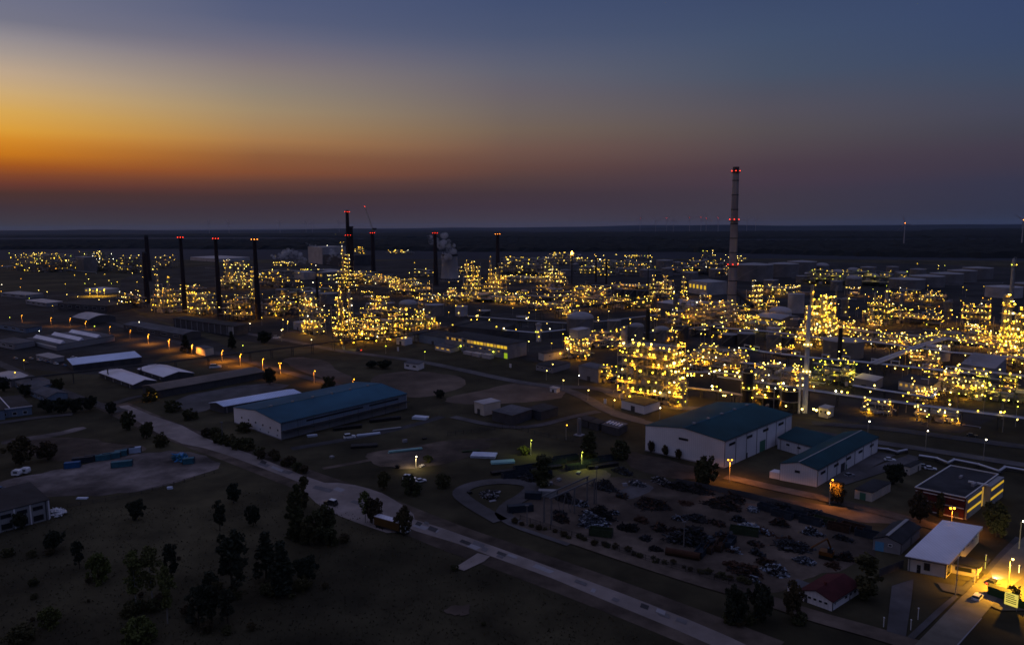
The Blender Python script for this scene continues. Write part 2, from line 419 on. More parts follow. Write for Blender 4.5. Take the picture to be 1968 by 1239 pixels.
sheet('dirt_track', [(0, 846), (100, 832), (160, 818), (168, 824), (100, 840), (0, 856)], 'yard_gravel', 1, .5)
sheet('scrapyard_ground', [(965, 1000), (1010, 960), (1140, 915), (1240, 918), (1470, 962), (1650, 1016), (1700, 1060), (1640, 1090), (1545, 1110), (1500, 1140), (1410, 1130), (1240, 1076), (1090, 1036)], 'dirt', 2, .8)
sheet('clearing', [(1056, 918), (1110, 897), (1176, 904), (1168, 922), (1110, 934), (1064, 934)], 'gravel', 2, .6)
sheet('clearing', [(1192, 938), (1232, 928), (1262, 938), (1220, 958), (1188, 960)], 'pale_paving', 2, .8)
strip_road('road_verge', [(215, 778), (290, 812), (390, 850), (480, 881), (560, 912), (700, 962), (850, 1026), (960, 1064), (1200, 1151), (1480, 1262)], 17, 'dirt')
strip_road('wheel_track', [(620, 900), (720, 882), (860, 850), (960, 842)], 3.0, 'dirt')
strip_road('wheel_track', [(560, 862), (700, 838), (790, 818), (850, 800)], 5.0, 'asphalt')
sheet('bare_patch', [(700, 866), (800, 858), (880, 842), (960, 850), (900, 880), (800, 902), (720, 896)], 'dirt', 2, 1.2)
sheet('bare_patch', [(1190, 868), (1240, 870), (1330, 895), (1400, 912), (1320, 925), (1220, 905)], 'dirt', 2, 1.2)
sheet('bare_patch', [(20, 850), (120, 838), (220, 850), (300, 862), (200, 880), (90, 890)], 'dirt', 2, 1.5)
sheet('bare_patch', [(1420, 948), (1520, 960), (1700, 985), (1800, 1000), (1700, 1010), (1500, 980)], 'dirt', 2, 1.0)
sheet('concrete_apron', [(578, 935), (630, 925), (700, 934), (748, 952), (792, 983), (800, 1004), (760, 1028), (700, 1010), (640, 986), (598, 958)], 'concrete_road', 1, .3)
sheet('concrete_road', [(228, 780), (246, 778), (290, 797), (350, 817), (392, 840), (430, 854), (480, 871), (580, 912), (650, 936), (720, 962), (792, 996), (850, 1014), (960, 1053), (1100, 1104), (1200, 1141), (1320, 1188), (1400, 1222), (1480, 1260), (1400, 1260), (1370, 1240), (1300, 1209), (1180, 1160), (1060, 1110), (960, 1074), (880, 1044), (800, 1020), (700, 978), (620, 946), (575, 926), (520, 905), (480, 890), (440, 875), (395, 861), (350, 852), (300, 830), (258, 805)], 'concrete_road')
for q in ([(502, 887), (520, 893), (512, 898), (494, 891)], [(540, 902), (565, 906), (556, 911), (533, 906)], [(606, 932), (642, 940), (634, 946), (600, 938)], [(680, 960), (700, 966), (690, 970), (672, 964)]):
    sheet('road_patch', q, 'road_patch')
for q in ([(648, 935), (664, 940), (655, 945), (640, 940)], [(1030, 1084), (1066, 1097), (1056, 1101), (1022, 1088)], [(905, 1044), (925, 1051), (915, 1056), (897, 1049)], [(800, 1005), (826, 1013), (816, 1018), (792, 1010)]):
    sheet('pale_road_slab', q, 'pale_slab')
rp = random.Random(17)
for k in range(22):
    f = rp.random(); cx = 480 + 860 * f; cy0 = 871 + (cx - 480) * .377; wdp = 19 * (.7 + .5 * f); a = rp.uniform(.05, .6); b2 = a + rp.uniform(.25, .4); dx = rp.uniform(6, 22)
    sheet('road_patch' if k % 2 else 'pale_road_slab', [(cx, cy0 + wdp * a), (cx + dx, cy0 + dx * .377 + wdp * a), (cx + dx - 6 * b2, cy0 + dx * .377 + wdp * b2), (cx - 6 * b2, cy0 + wdp * b2)], ('road_patch', 'pale_slab', 'asphalt')[k % 3])
sheet('lay_by', [(874, 1090), (918, 1062), (942, 1068), (930, 1078), (892, 1096)], 'concrete_road')
sheet('sandy_patch', [(850, 1172), (880, 1162), (908, 1162), (900, 1180), (868, 1182)], 'gravel', 2, .6)
strip_road('plant_road', [(470, 640), (560, 655), (640, 672), (705, 681), (800, 692), (900, 713), (1000, 735), (1075, 744), (1120, 760), (1170, 790), (1230, 808)], 8, 'pale_paving')
strip_road('plant_road', [(1060, 742), (1160, 745), (1190, 764), (1290, 784), (1420, 786)], 9, 'pale_paving')
strip_road('plant_road', [(1180, 795), (1240, 812), (1330, 830), (1500, 820), (1640, 842), (1800, 866), (2000, 898)], 7, 'pale_paving')
strip_road('plant_road', [(1560, 812), (1700, 822), (1800, 836), (2000, 862)], 8, 'asphalt')
strip_road('side_street', [(-20, 690), (40, 716), (95, 742), (160, 768), (205, 782), (236, 790)], 7, 'asphalt')
strip_road('side_street', [(205, 780), (250, 764), (275, 760)], 6, 'asphalt')
strip_road('side_street', [(200, 616), (330, 655), (430, 682), (540, 712), (640, 738), (690, 750)], 7, 'asphalt')
strip_road('side_street', [(-20, 815), (60, 803), (140, 795)], 6, 'pale_paving')
strip_road('ring_road', [(962, 1000), (905, 968), (878, 946), (905, 930), (965, 922), (1030, 930), (1010, 952), (975, 970), (962, 996), (1100, 1042)], 6, 'pale_paving')
strip_road('yard_track', [(1000, 1002), (1120, 1042), (1240, 1082), (1360, 1120), (1470, 1150), (1560, 1182), (1680, 1214), (1780, 1246)], 6, 'dirt')
strip_road('site_road', [(870, 800), (950, 818), (1020, 822), (1100, 800), (1150, 790)], 5, 'pale_paving')
strip_road('hall_lane', [(1395, 915), (1480, 935), (1600, 960), (1720, 990), (1800, 1012)], 6, 'dirt')
strip_road('hall_lane', [(1600, 930), (1680, 905), (1760, 876)], 6, 'pale_paving')
sheet('hall_apron', [(1585, 905), (1690, 868), (1722, 874), (1640, 915), (1600, 925)], 'pale_paving')
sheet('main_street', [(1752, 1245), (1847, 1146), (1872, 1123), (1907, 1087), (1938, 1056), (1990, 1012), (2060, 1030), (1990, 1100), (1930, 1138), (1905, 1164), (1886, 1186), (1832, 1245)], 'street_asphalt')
sheet('gate_plaza', [(1905, 1164), (1922, 1142), (1990, 1090), (2080, 1120), (2060, 1170), (1990, 1172), (1925, 1172)], 'pale_paving')
sheet('pavement', [(1744, 1222), (1800, 1170), (1834, 1142), (1842, 1146), (1808, 1178), (1756, 1228)], 'pale_paving')
sheet('pavement', [(1886, 1100), (1916, 1066), (1952, 1030), (1962, 1034), (1924, 1072), (1896, 1104)], 'pale_paving')
sheet('driveway', [(1704, 1212), (1714, 1125), (1756, 1112), (1752, 1150), (1741, 1222)], 'pale_paving')
sheet('gatehouse_forecourt', [(1800, 1118), (1850, 1126), (1880, 1100), (1896, 1070), (1904, 1074), (1872, 1120), (1850, 1142), (1812, 1134)], 'pale_paving')
# kerb along the main street
b = MB()
for pts in ([(1760, 1240), (1850, 1147), (1872, 1125)], [(1886, 1188), (1840, 1240)]):
    P = [G(*p) for p in pts]
    for p, q in zip(P, P[1:]):
        d = (q - p).normalized(); n = Vector((-d.y, d.x, 0)); b.obox(p, d, n, 0, (q - p).length, -.15, .15, 0, .26)
struct('street_kerb', b, 'pale_slab')
# far hills and the woods beyond the plant
def ridge(name, x0, x1, y0, wd, hs, m, seed):
    rr = random.Random(seed); b = MB(); nx, ny = 60, 8
    ph = [rr.uniform(0, 6.28) for _ in range(6)]
    P = []
    for j in range(ny + 1):
        for i in range(nx + 1):
            u = i / nx; v = j / ny
            h = hs * (.62 + .2 * math.sin(5 * u + ph[0]) + .12 * math.sin(13 * u + ph[1]) + .06 * math.sin(31 * u + ph[2] + v)) * math.sin(math.pi * v) ** .8 * min(1, 6 * u, 6 * (1 - u))
            P.append((x0 + (x1 - x0) * u, y0 + wd * v + 500 * math.sin(3 * u + ph[3]), h - 1))
    b.add(P, [(j * (nx + 1) + i, j * (nx + 1) + i + 1, (j + 1) * (nx + 1) + i + 1, (j + 1) * (nx + 1) + i) for j in range(ny) for i in range(nx)])
    return struct(name, b, m, 'structure', True)
ridge('hill', -14000, -1500, 15000, 5000, 105, 'hill', 3)
ridge('hill', -6000, 9000, 21000, 6000, 95, 'hill', 5)
ridge('hill', 2500, 16000, 16000, 4500, 100, 'hill', 8)
ridge('hill', -9000, 1000, 9500, 2600, 52, 'hill', 12)
def canopy(name, pts, h, step, m, seed):
    """the closed top of a far wood: a bumpy sheet with sides"""
    rr = random.Random(seed); b = MB()
    P = [G(x, y) for x, y in pts]
    x0 = min(p.x for p in P); x1 = max(p.x for p in P); y0 = min(p.y for p in P); y1 = max(p.y for p in P)
    def inside(x, y):
        c = False
        for a, q in zip(P, P[1:] + P[:1]):
            if (a.y > y) != (q.y > y) and x < (q.x - a.x) * (y - a.y) / (q.y - a.y) + a.x: c = not c
        return c
    nx = int((x1 - x0) / step) + 1; ny = int((y1 - y0) / (step * 1.6)) + 1
    ins = [[inside(x0 + (i + .5) * step, y0 + (j + .5) * step * 1.6) for i in range(nx)] for j in range(ny)]
    hh = {}
    def H(i, j):
        if (i, j) not in hh:
            k = sum(1 for a in (0, 1) for c in (0, 1) if 0 <= j - a < ny and 0 <= i - c < nx and ins[j - a][i - c])
            hh[(i, j)] = (x0 + i * step + rr.uniform(-.4, .4) * step, y0 + j * step * 1.6 + rr.uniform(-.4, .4) * step, -0.5 if k < 4 else h * rr.uniform(.6, 1.15))
        return hh[(i, j)]
    ids = {}; V = []; Fs = []
    for j in range(ny):
        for i in range(nx):
            if ins[j][i]:
                f = []
                for q in ((i, j), (i + 1, j), (i + 1, j + 1), (i, j + 1)):
                    if q not in ids: ids[q] = len(V); V.append(H(*q))
                    f.append(ids[q])
                Fs.append(tuple(f))
    b.add(V, Fs)
    return struct(name, b, m, 'stuff')
canopy('far_forest', [(-300, 482), (250, 478), (600, 480), (900, 484), (1300, 484), (1700, 494), (2250, 500), (2250, 462), (1500, 466), (1000, 462), (-300, 464)], 16, 26, 'far_wood', 1)
canopy('far_forest', [(-300, 458), (500, 456), (800, 459), (1250, 460), (2250, 458), (2250, 447), (1500, 446), (900, 449), (-300, 453)], 18, 60, 'far_wood', 2)
canopy('far_forest', [(1700, 450), (2300, 446), (2300, 440), (1800, 441)], 20, 110, 'far_wood', 4)
# ---------------------------------------------------------------- buildings
class Bld:
    """a house on a rectangle: corner P0 nearest the camera, u along P0->P1, v towards P2; heights in metres"""
    def __init__(s, name, label, cat, P0, P1, P2, h, wall, roof, kind='gable', rise=2.0, ridge='u', over=0.4, group=None, parapet=None):
        s.o = Vector(P0); d = Vector(P1) - s.o; d.z = 0; s.L = d.length; s.u = d.normalized()
        e = Vector(P2) - s.o; e.z = 0; a_ = e.dot(s.u); e -= s.u * a_; a_ = max(-.3 * e.length, min(.3 * e.length, a_)); e += s.u * a_; s.W = e.length; s.v = e.normalized()
        s.h = h; s.t = thing(name, label, cat, s.o, group)
        L, W, o, u, v = s.L, s.W, s.o, s.u, s.v
        b = MB(o)
        def P(a, c, z): return o + u * a + v * c + Vector((0, 0, z))
        s.P = P
        if kind == 'gable' and ridge == 'u':
            V = [P(0, 0, -.3), P(L, 0, -.3), P(L, W, -.3), P(0, W, -.3), P(0, 0, h), P(L, 0, h), P(L, W, h), P(0, W, h), P(0, W / 2, h + rise), P(L, W / 2, h + rise)]
            b.add(V, [(0, 1, 5, 4), (1, 2, 6, 9, 5), (2, 3, 7, 6), (3, 0, 4, 8, 7), (4, 5, 9, 8), (6, 7, 8, 9)])
            b.build('wall', wall, s.t)
            r = MB(o); k = rise / (W / 2); q = .22
            for sg, c0, c1 in ((0, -over, W / 2), (1, W + over, W / 2)):
                zz = h - over * k
                pts = [P(-over, c0, zz + .02), P(L + over, c0, zz + .02), P(L + over, c1, h + rise + .02), P(-over, c1, h + rise + .02)]
                r.slab(pts, q)
            r.build('roof', roof, s.t)
        elif kind == 'gable':
            V = [P(0, 0, -.3), P(L, 0, -.3), P(L, W, -.3), P(0, W, -.3), P(0, 0, h), P(L, 0, h), P(L, W, h), P(0, W, h), P(L / 2, 0, h + rise), P(L / 2, W, h + rise)]
            b.add(V, [(0, 1, 5, 8, 4), (1, 2, 6, 5), (2, 3, 7, 9, 6), (3, 0, 4, 7), (4, 8, 9, 7), (8, 5, 6, 9)])
            b.build('wall', wall, s.t)
            r = MB(o); k = rise / (L / 2); q = .22
            for c0, c1 in ((-over, L / 2), (L + over, L / 2)):
                zz = h - over * k
                r.slab([P(c0, -over, zz + .02), P(c0, W + over, zz + .02), P(c1, W + over, h + rise + .02), P(c1, -over, h + rise + .02)], q)
            r.build('roof', roof, s.t)
        elif kind == 'flat':
            b.obox(o, u, v, 0, L, 0, W, -.3, h); b.build('wall', wall, s.t)
            r = MB(o); r.obox(o, u, v, -over, L + over, -over, W + over, h + .01, h + .22)
            if parapet:
                for a0, a1, c0, c1 in ((-over, L + over, -over, -over + .3), (-over, L + over, W + over - .3, W + over), (-over, -over + .3, -over + .3, W + over - .3), (L + over - .3, L + over, -over + .3, W + over - .3)):
                    r.cm = 1; r.obox(o, u, v, a0, a1, c0, c1, h + .22, h + .22 + .35)
                r.build('roof', [roof, parapet], s.t)
            else: r.build('roof', roof, s.t)
        elif kind == 'shed':
            V = [P(0, 0, -.3), P(L, 0, -.3), P(L, W, -.3), P(0, W, -.3), P(0, 0, h), P(L, 0, h), P(L, W, h + rise), P(0, W, h + rise)]
            b.add(V, [(0, 1, 5, 4), (1, 2, 6, 5), (2, 3, 7, 6), (3, 0, 4, 7), (4, 5, 6, 7)]); b.build('wall', wall, s.t)
            r = MB(o); k = rise / W
            r.slab([P(-over, -over, h - over * k + .02), P(L + over, -over, h - over * k + .02), P(L + over, W + over, h + rise + over * k + .02), P(-over, W + over, h + rise + over * k + .02)], .22)
            r.build('roof', roof, s.t)
        elif kind == 'arch':
            n = 8; Q = [(W * k / n, h + rise * math.sin(math.pi * k / n)) for k in range(n + 1)]
            V = [P(0, 0, -.3), P(0, W, -.3)] + [P(0, c, z) for c, z in reversed(Q)]
            V2 = [P(L, 0, -.3), P(L, W, -.3)] + [P(L, c, z) for c, z in reversed(Q)]
            m = len(V); b.add(V + V2, [tuple(range(m - 1, -1, -1)), tuple(range(m, 2 * m))] + [(k, (k + 1) % m, m + (k + 1) % m, m + k) for k in range(m)])
            b.build('wall', wall, s.t)
            r = MB(o)
            for (c0, z0), (c1, z1) in zip(Q, Q[1:]):
                r.slab([P(-over, c0, z0 + .02), P(L + over, c0, z0 + .02), P(L + over, c1, z1 + .02), P(-over, c1, z1 + .02)], .2)
            r.build('roof', roof, s.t)
        if kind in ('gable', 'shed') and depth(o) < 480 and h > 2.5:      # gutters and downpipes along the eaves
            g = MB(o); dn = MB(o)
            for w_ in ((0, 2) if ridge == 'u' or kind == 'shed' else (1, 3)):
                oo, d_, n_ = s.frame(w_); LL = L if w_ in (0, 2) else W; hz = h + (rise if kind == 'shed' and w_ == 2 else 0)
                g.cyl(oo + n_ * (over + .1) + Vector((0, 0, hz - .25)), oo + d_ * LL + n_ * (over + .1) + Vector((0, 0, hz - .25)), .12, n=6)
                for k in range(int(LL / 9) + 1): dn.obox(oo, d_, n_, min(LL - .2, .1 + k * 9), min(LL - .05, .25 + k * 9), .02, .16, 0, hz - .3)
            g.build('gutter', 'trim_dark', s.t); dn.build_pieces('downpipe', 'trim_dark', s.t)
        s.k = rise / (W / 2) if kind == 'gable' else 0; s.rise = rise; s.kind = kind; s.ridge = ridge
    def frame(s, w):
        # wall 0: along u on the near side (v=0); 1: end at u=L; 2: far side; 3: end at u=0
        if w == 0: return s.o, s.u, -s.v
        if w == 1: return s.o + s.u * s.L, s.v, s.u
        if w == 2: return s.o + s.v * s.W, s.u, s.v
        return s.o, s.v, -s.u
    def panel(s, w, a0, a1, z0, z1, name, m, out=.06, parent=None, inn=-.1):
        o, d, n = s.frame(w); b = MB(s.o)
        b.obox(o, d, n, a0, a1, inn, out, z0, z1)
        return b.build(name, m, parent or s.t)
    def window(s, w, a0, a1, z0, z1, pane='window_dark', frame='trim_white', fw=.14, bars=0):
        o, d, n = s.frame(w); b = MB(s.o)
        b.obox(o, d, n, a0, a1, -.1, .09, z0, z0 + fw); b.obox(o, d, n, a0, a1, -.1, .09, z1 - fw, z1)
        b.obox(o, d, n, a0, a0 + fw, -.1, .09, z0 + fw, z1 - fw); b.obox(o, d, n, a1 - fw, a1, -.1, .09, z0 + fw, z1 - fw)
        for k in range(bars):
            c = a0 + (a1 - a0) * (k + 1) / (bars + 1); b.obox(o, d, n, c - .05, c + .05, -.1, .08, z0 + fw, z1 - fw)
        f = b.build('window', frame, s.t)
        p = MB(s.o); p.obox(o, d, n, a0 + fw, a1 - fw, -.1, .04, z0 + fw, z1 - fw); p.build('pane', pane, f)
        return f
    def door(s, w, a0, a1, h, m, handle=True):
        o, d, n = s.frame(w); b = MB(s.o); b.obox(o, d, n, a0, a1, -.1, .07, 0.05, h); q = b.build('door', m, s.t)
        if handle:
            k = MB(s.o); k.obox(o, d, n, a1 - .35, a1 - .2, .07, .16, h * .45, h * .45 + .12); k.build('handle', 'steel', q)
        return q
    def roofbox(s, a0, a1, c0, c1, dz, name, m, z=None):
        b = MB(s.o)
        def zz(c): return s.h + s.rise - abs(c - s.W / 2) * s.k + .26 if s.kind == 'gable' else s.h + .24
        if z is None:
            P = [s.P(a0, c0, zz(c0)), s.P(a1, c0, zz(c0)), s.P(a1, c1, zz(c1)), s.P(a0, c1, zz(c1))]
            b.slab(P, dz)
        else: b.obox(s.o, s.u, s.v, a0, a1, c0, c1, z, z + dz)
        return b.build(name, m, s.t)
def corner(px, py): return G(px, py)
# --- the big blue-roofed hall beside the diagonal road (gable end to the left)
h = Bld('warehouse', 'long warehouse with dark blue gable roof and white end wall beside the pale diagonal road', 'warehouse', G(540.7, 845), G(782, 784), G(450.6, 812), 8.2, 'white_wall', 'pale_teal_roof', 'gable', 2.3)
for k in range(6):
    h.window(3, 2 + k * (h.W - 4) / 6, 2 + k * (h.W - 4) / 6 + 1.5, 3.6, 4.8)
for k in range(5): h.window(3, 3 + k * (h.W - 6) / 5, 4 + k * (h.W - 6) / 5, 1.0, 2.2)
h.panel(0, 0.3, h.L - .3, 4.4, 8.0, 'wall_cladding', 'blue_grey_wall', .10)
h.panel(0, 14, h.L - 30, 6.0, 6.9, 'window_band', 'window_dark', .14)
h.panel(0, h.L - 26, h.L - 6, 6.0, 6.9, 'window_band', 'window_dark', .14)
h.panel(0, 0.3, h.L - .3, 0.0, 4.0, 'lower_wall', 'grey_wall', .08)
b = MB(h.o); b.obox(h.o, h.u, -h.v, .5, h.L - .5, .1, 3.2, 4.05, 4.25); b.build('canopy', 'dark_roof', h.t)
for k in range(4): h.door(0, 12 + k * h.L / 4.4, 17 + k * h.L / 4.4, 3.7, 'trim_dark', False)
h.panel(3, -.2, h.W + .2, -.2, .5, 'plinth', 'pale_slab', .12)
for k in range(6):
    a = h.L * (.1 + .155 * k); b = MB(h.o); b.obox(h.o, h.u, h.v, a, a + 1.2, h.W / 2 - .5, h.W / 2 + .5, h.h + h.rise + .15, h.h + h.rise + 1.0); b.build('roof_vent', 'panel_grey', h.t)
h.roofbox(-.4, h.L + .4, h.W / 2 - .35, h.W / 2 + .35, .05, 'ridge_cap', 'blue_roof')
# --- the tall white hall with the blue roof in front of the plant
h = Bld('hall', 'tall white hall with teal blue gable roof and slit windows before the refinery', 'hall', G(1391, 899.6), G(1240, 866), G(1520, 842), 11.6, 'white_wall', 'blue_roof', 'gable', 2.2, 'v', .3)
h.window(0, h.L * .44, h.L * .56, 8.4, 9.4, 'window_dark', 'trim_dark')
for k in range(4): h.window(3, h.W * (.06 + .24 * k), h.W * (.06 + .24 * k) + 5, 8.6, 9.8, 'window_dark', 'trim_dark')
h.door(3, h.W * .5, h.W * .5 + 5, 5, 'door_green', False); h.door(3, h.W * .3, h.W * .3 + 1.4, 2.4, 'trim_dark')
h.panel(0, -.15, h.L + .15, -.2, .5, 'plinth', 'grey_wall', .12)
b = MB(h.o); b.obox(h.o, h.u, h.v, h.L / 2 - .3, h.L / 2 + .3, -.3, h.W + .3, h.h + 2.36, h.h + 2.5); b.build('ridge_cap', 'pale_teal_roof', h.t)
for k in range(5):
    b = MB(h.o); c = h.W * (.12 + .19 * k); b.obox(h.o, h.u, h.v, h.L / 2 - .6, h.L / 2 + .6, c, c + 1.4, h.h + 2.51, h.h + 3.1); b.build('roof_vent', 'panel_grey', h.t)
# --- the lower blue-roofed hall and its link wing
h = Bld('hall', 'lower white hall with teal blue roof and ramp right of the tall white hall', 'hall', G(1569.5, 935.4), G(1498.5, 922), G(1686, 868), 6.7, 'white_wall', 'blue_roof', 'gable', 1.8, 'v', .3)
h.window(0, h.L * .46, h.L * .60, 4.2, 5.2, 'window_dark', 'trim_dark')
for k in range(5): h.window(3, h.W * (.05 + .2 * k), h.W * (.05 + .2 * k) + 4.2, 4.0, 5.1, 'window_dark', 'trim_dark')
h.door(3, h.W * .36, h.W * .36 + 4, 3.8, 'trim_dark', False); h.door(3, h.W * .44, h.W * .44 + 1.2, 2.3, 'door_green')
b = MB(h.o); b.obox(h.o, h.u, h.v, h.L / 2 - .25, h.L / 2 + .25, -.3, h.W + .3, h.h + 1.96, h.h + 2.1); b.build('ridge_cap', 'panel_grey', h.t)
b = MB(h.o); b.obox(h.o, h.u, -h.v, h.L + .3, h.L + 4.2, -4.5, -.5, -.2, 2.6); b.build('lean_to', 'white_wall', h.t)
h2 = Bld('link_wing', 'white wing with flat blue roof and square windows joining the two blue roofed halls', 'building', G(1570, 884), G(1494, 862), G(1604, 866), 5.2, 'white_wall', 'blue_roof', 'shed', 1.2, over=.2)
for k in range(3): h2.window(0, h2.L * (.12 + .28 * k), h2.L * (.12 + .28 * k) + 2.0, 2.6, 3.8)
# --- brick office block
h = Bld('office_block', 'two storey red brick office block with black flat roof and lit yellow window bands', 'office', G(1851.5, 999.5), G(1757, 978), G(1914, 951), 7.7, 'brick', 'dark_roof', 'flat', 0, over=.25, parapet='trim_white')
for z in (.35, 3.9, 6.8): h.panel(0, .1, h.L - .1, z, z + .32, 'floor_band', 'trim_white', .07)
for w0, w1, bo in ((.03, .46, .5), (.56, .985, 2.2)):
    a0, a1 = h.W * w0, h.W * w1
    b = MB(h.o); o, d, n = h.frame(3); b.obox(o, d, n, a0, a1, -.1, bo, -.2, 7.6); p = b.build('wall_bay', 'panel_grey', h.t)
    for z in (2.2, 5.6):
        b = MB(h.o); b.obox(o, d, n, a0 + .4, a1 - .4, bo, bo + .06, z + .2, z + 1.0); b.build('window_band', 'lit_window', p)
        b = MB(h.o)
        for k in range(14):
            c = a0 + .4 + (a1 - a0 - .8) * k / 13; b.obox(o, d, n, c - .06, c + .06, bo + .062, bo + .12, z + .2, z + 1.0)
        b.build('glazing_bars', 'trim_dark', p)
h.panel(3, h.W * .475, h.W * .545, .3, 7.2, 'stair_glazing', 'lit_window_dim', .2)
h.window(0, h.L * .38, h.L * .44, 1.0, 6.4, 'window_dark', 'trim_dark')
h.door(0, h.L * .1, h.L * .1 + 1.4, 2.3, 'trim_dark')
h.roofbox(h.L * .1, h.L * .16, h.W * .4, h.W * .5, 1.0, 'roof_vent', 'grey_wall'); h.roofbox(h.L * .5, h.L * .55, h.W * .6, h.W * .66, .8, 'roof_vent', 'grey_wall')
b = MB(h.o); b.obox(h.o, h.u, h.v, -1.5, h.L * .3, h.W * .52, h.W * .54, h.h + .24, h.h + .8); b.build('parapet', 'trim_white', h.t)
# --- garages by the office
h = Bld('garage', 'small cream garage with dark flat roof and green door left of the brick office', 'garage', G(1675.4, 964), G(1642, 957), G(1711, 944), 3.4, 'cream_wall', 'dark_roof', 'flat', over=.25)
h.door(0, h.L * .36, h.L * .70, 2.7, 'door_green', False)
for k in range(5): h.panel(3, h.W * (.1 + .18 * k), h.W * (.1 + .18 * k) + .25, 0, 3.3, 'pilaster', 'cream_wall', .14)
h = Bld('garage', 'tiny cream hut with dark roof behind the tree near the brick office', 'hut', G(1748, 913), G(1737, 910), G(1770, 902), 3.2, 'cream_wall', 'dark_roof', 'flat', over=.2)
h.window(0, h.L * .25, h.L * .75, 1.2, 2.2); h.window(3, h.W * .3, h.W * .3 + 1, 1.4, 2.3); h.door(3, h.W * .7, h.W * .7 + 1, 2.2, 'trim_dark')
# --- gatehouse with the white roof
h = Bld('gatehouse', 'gatehouse with broad white metal roof and small porch beside the lit street', 'gatehouse', G(1818, 1110.5), G(1744, 1096), G(1884, 1042), 4.4, 'cream_wall', 'white_roof', 'shed', .5, over=.7)
h.window(0, h.L * .42, h.L * .58, 1.2, 3.4, 'window_dark', 'trim_dark', bars=1); h.door(0, h.L * .66, h.L * .76, 2.4, 'window_dark')
for k in range(5): h.window(3, h.W * (.34 + .13 * k), h.W * (.34 + .13 * k) + 2.2, 2.6, 3.9, 'window_dark', 'trim_white', bars=1)
h.panel(3, h.W * .02, h.W * .12, .4, 3.4, 'shop_window', 'window_dark', .08)
h.panel(3, -.7, h.W + .7, 4.28, 4.62, 'fascia', 'trim_white', .66, inn=.5)
o, d, n = h.frame(3)
def porch(a0, a1, b1, z1, name, m, z0=-.2, b0=.02):
    q = MB(h.o); q.obox(o, d, n, a0, a1, b0, b1, z0, z1); return q.build(name, m, h.t)
p = porch(h.W * .14, h.W * .30, 6.2, 2.9, 'porch_wall', 'cream_wall')
porch(h.W * .14 - .5, h.W * .30 + .5, 7.0, 3.3, 'porch_roof', 'dark_roof', 3.0, .6)
b = MB(h.o); b.obox(o, d, n, h.W * .14 - .05, h.W * .14 + .02, 1, 5, 1.1, 2.3); b.build('porch_window', 'window_dark', h.t)
b = MB(h.o); b.obox(o, d, n, h.W * .16, h.W * .20, 6.15, 6.26, .2, 2.4); b.build('porch_window', 'lit_window_dim', h.t)
b = MB(h.o)
for a in (h.W * .135, h.W * .02): b.obox(o, d, n, a - .12, a + .12, 6.5, 6.74, 0, 3.0)
b.build('porch_post', 'trim_white', h.t)
GATE = h
# --- shed left of the gatehouse, red-roofed house
h = Bld('shed', 'grey workshop shed with pale ridge strip and light blue door beside the scrapyard', 'shed', G(1730, 1066), G(1677, 1056), G(1775, 1034), 3.6, 'grey_wall', 'dark_roof', 'gable', 1.5, 'v', .3)
h.door(0, h.L * .60, h.L * .92, 3.0, 'door_blue', False); h.window(0, h.L * .3, h.L * .45, 2.0, 2.9)
b = MB(h.o); b.obox(h.o, h.u, h.v, h.L / 2 - .5, h.L / 2 + .5, 0, h.W, h.h + 1.74, h.h + 1.95); b.build('ridge_light', 'panel_grey', h.t)
h = Bld('house', 'low white house with dark red gable roof at the scrapyard corner', 'house', G(1598.5, 1174), G(1537, 1152), G(1650, 1141), 2.7, 'white_wall', 'red_roof', 'gable', 1.5, 'v', .4)
for k in range(4): h.window(0, h.L * (.12 + .17 * k), h.L * (.12 + .17 * k) + 1.1, 1.2, 2.1, 'window_dark', 'trim_white')
h.door(0, h.L * .76, h.L * .86, 2.2, 'trim_dark')
for k in range(3): h.window(3, h.W * (.45 + .17 * k), h.W * (.45 + .17 * k) + 1.6, 1.0, 2.2, 'window_dark', 'trim_white')
h.window(3, h.W * .08, h.W * .08 + .8, 1.2, 2.0)
b = MB(h.o); b.obox(h.o, h.u, h.v, h.L, h.L + 4, 1, 6, -.2, 2.3); b.build('annex', 'white_wall', h.t)
b = MB(h.o); b.obox(h.o, h.u, h.v, h.L - .2, h.L + 4.2, .8, 6.2, 2.31, 2.5); b.build('annex_roof', 'grey_roof', h.t)
b = MB(h.o); b.obox(h.o, h.u, h.v, h.L * .46, h.L * .52, h.W * .3, h.W * .34, h.h + 1.5, h.h + 2.5); b.build('chimney', 'brick', h.t)
# --- sheds and halls on the left
h = Bld('shed', 'low open shed with pale corrugated roof just behind the blue roofed warehouse', 'shed', G(431, 794), G(578, 767), G(404, 787), 3.8, 'dark_wall', 'pale_blue_roof', 'gable', 1.2, over=.4)
for k in range(7): h.panel(0, h.L * (.03 + .135 * k), h.L * (.03 + .135 * k) + .4, 0, 3.7, 'post', 'grey_wall', .1)
h = Bld('storage_shed', 'very long shed with grey brown roof and a lit yellow doorway at its end', 'shed', G(303.5, 765), G(508, 727), G(275, 755.5), 4.6, 'dark_wall', 'grey_brown_roof', 'gable', 1.6, over=.5)
o, d, n = h.frame(3)
b = MB(h.o); b.obox(o, d, n, 1.0, 3.6, -.1, .07, .1, 3.6); b.build('doorway', 'lit_window', h.t)
lamp(h.t, Vector(o) + d * 2 + n * .6 + Vector((0, 0, 3.9)) - h.o, .3, 'yellow')
h = Bld('shed', 'white roofed shed, smaller and nearer of the pair left of the long grey shed', 'shed', G(257, 748), G(192, 724), G(300, 740), 3.0, 'dark_wall', 'white_roof', 'gable', 1.9, over=.5)
for k in range(4): h.panel(0, h.L * (.1 + .24 * k), h.L * (.1 + .24 * k) + .4, 0, 2.9, 'post', 'trim_white', .12)
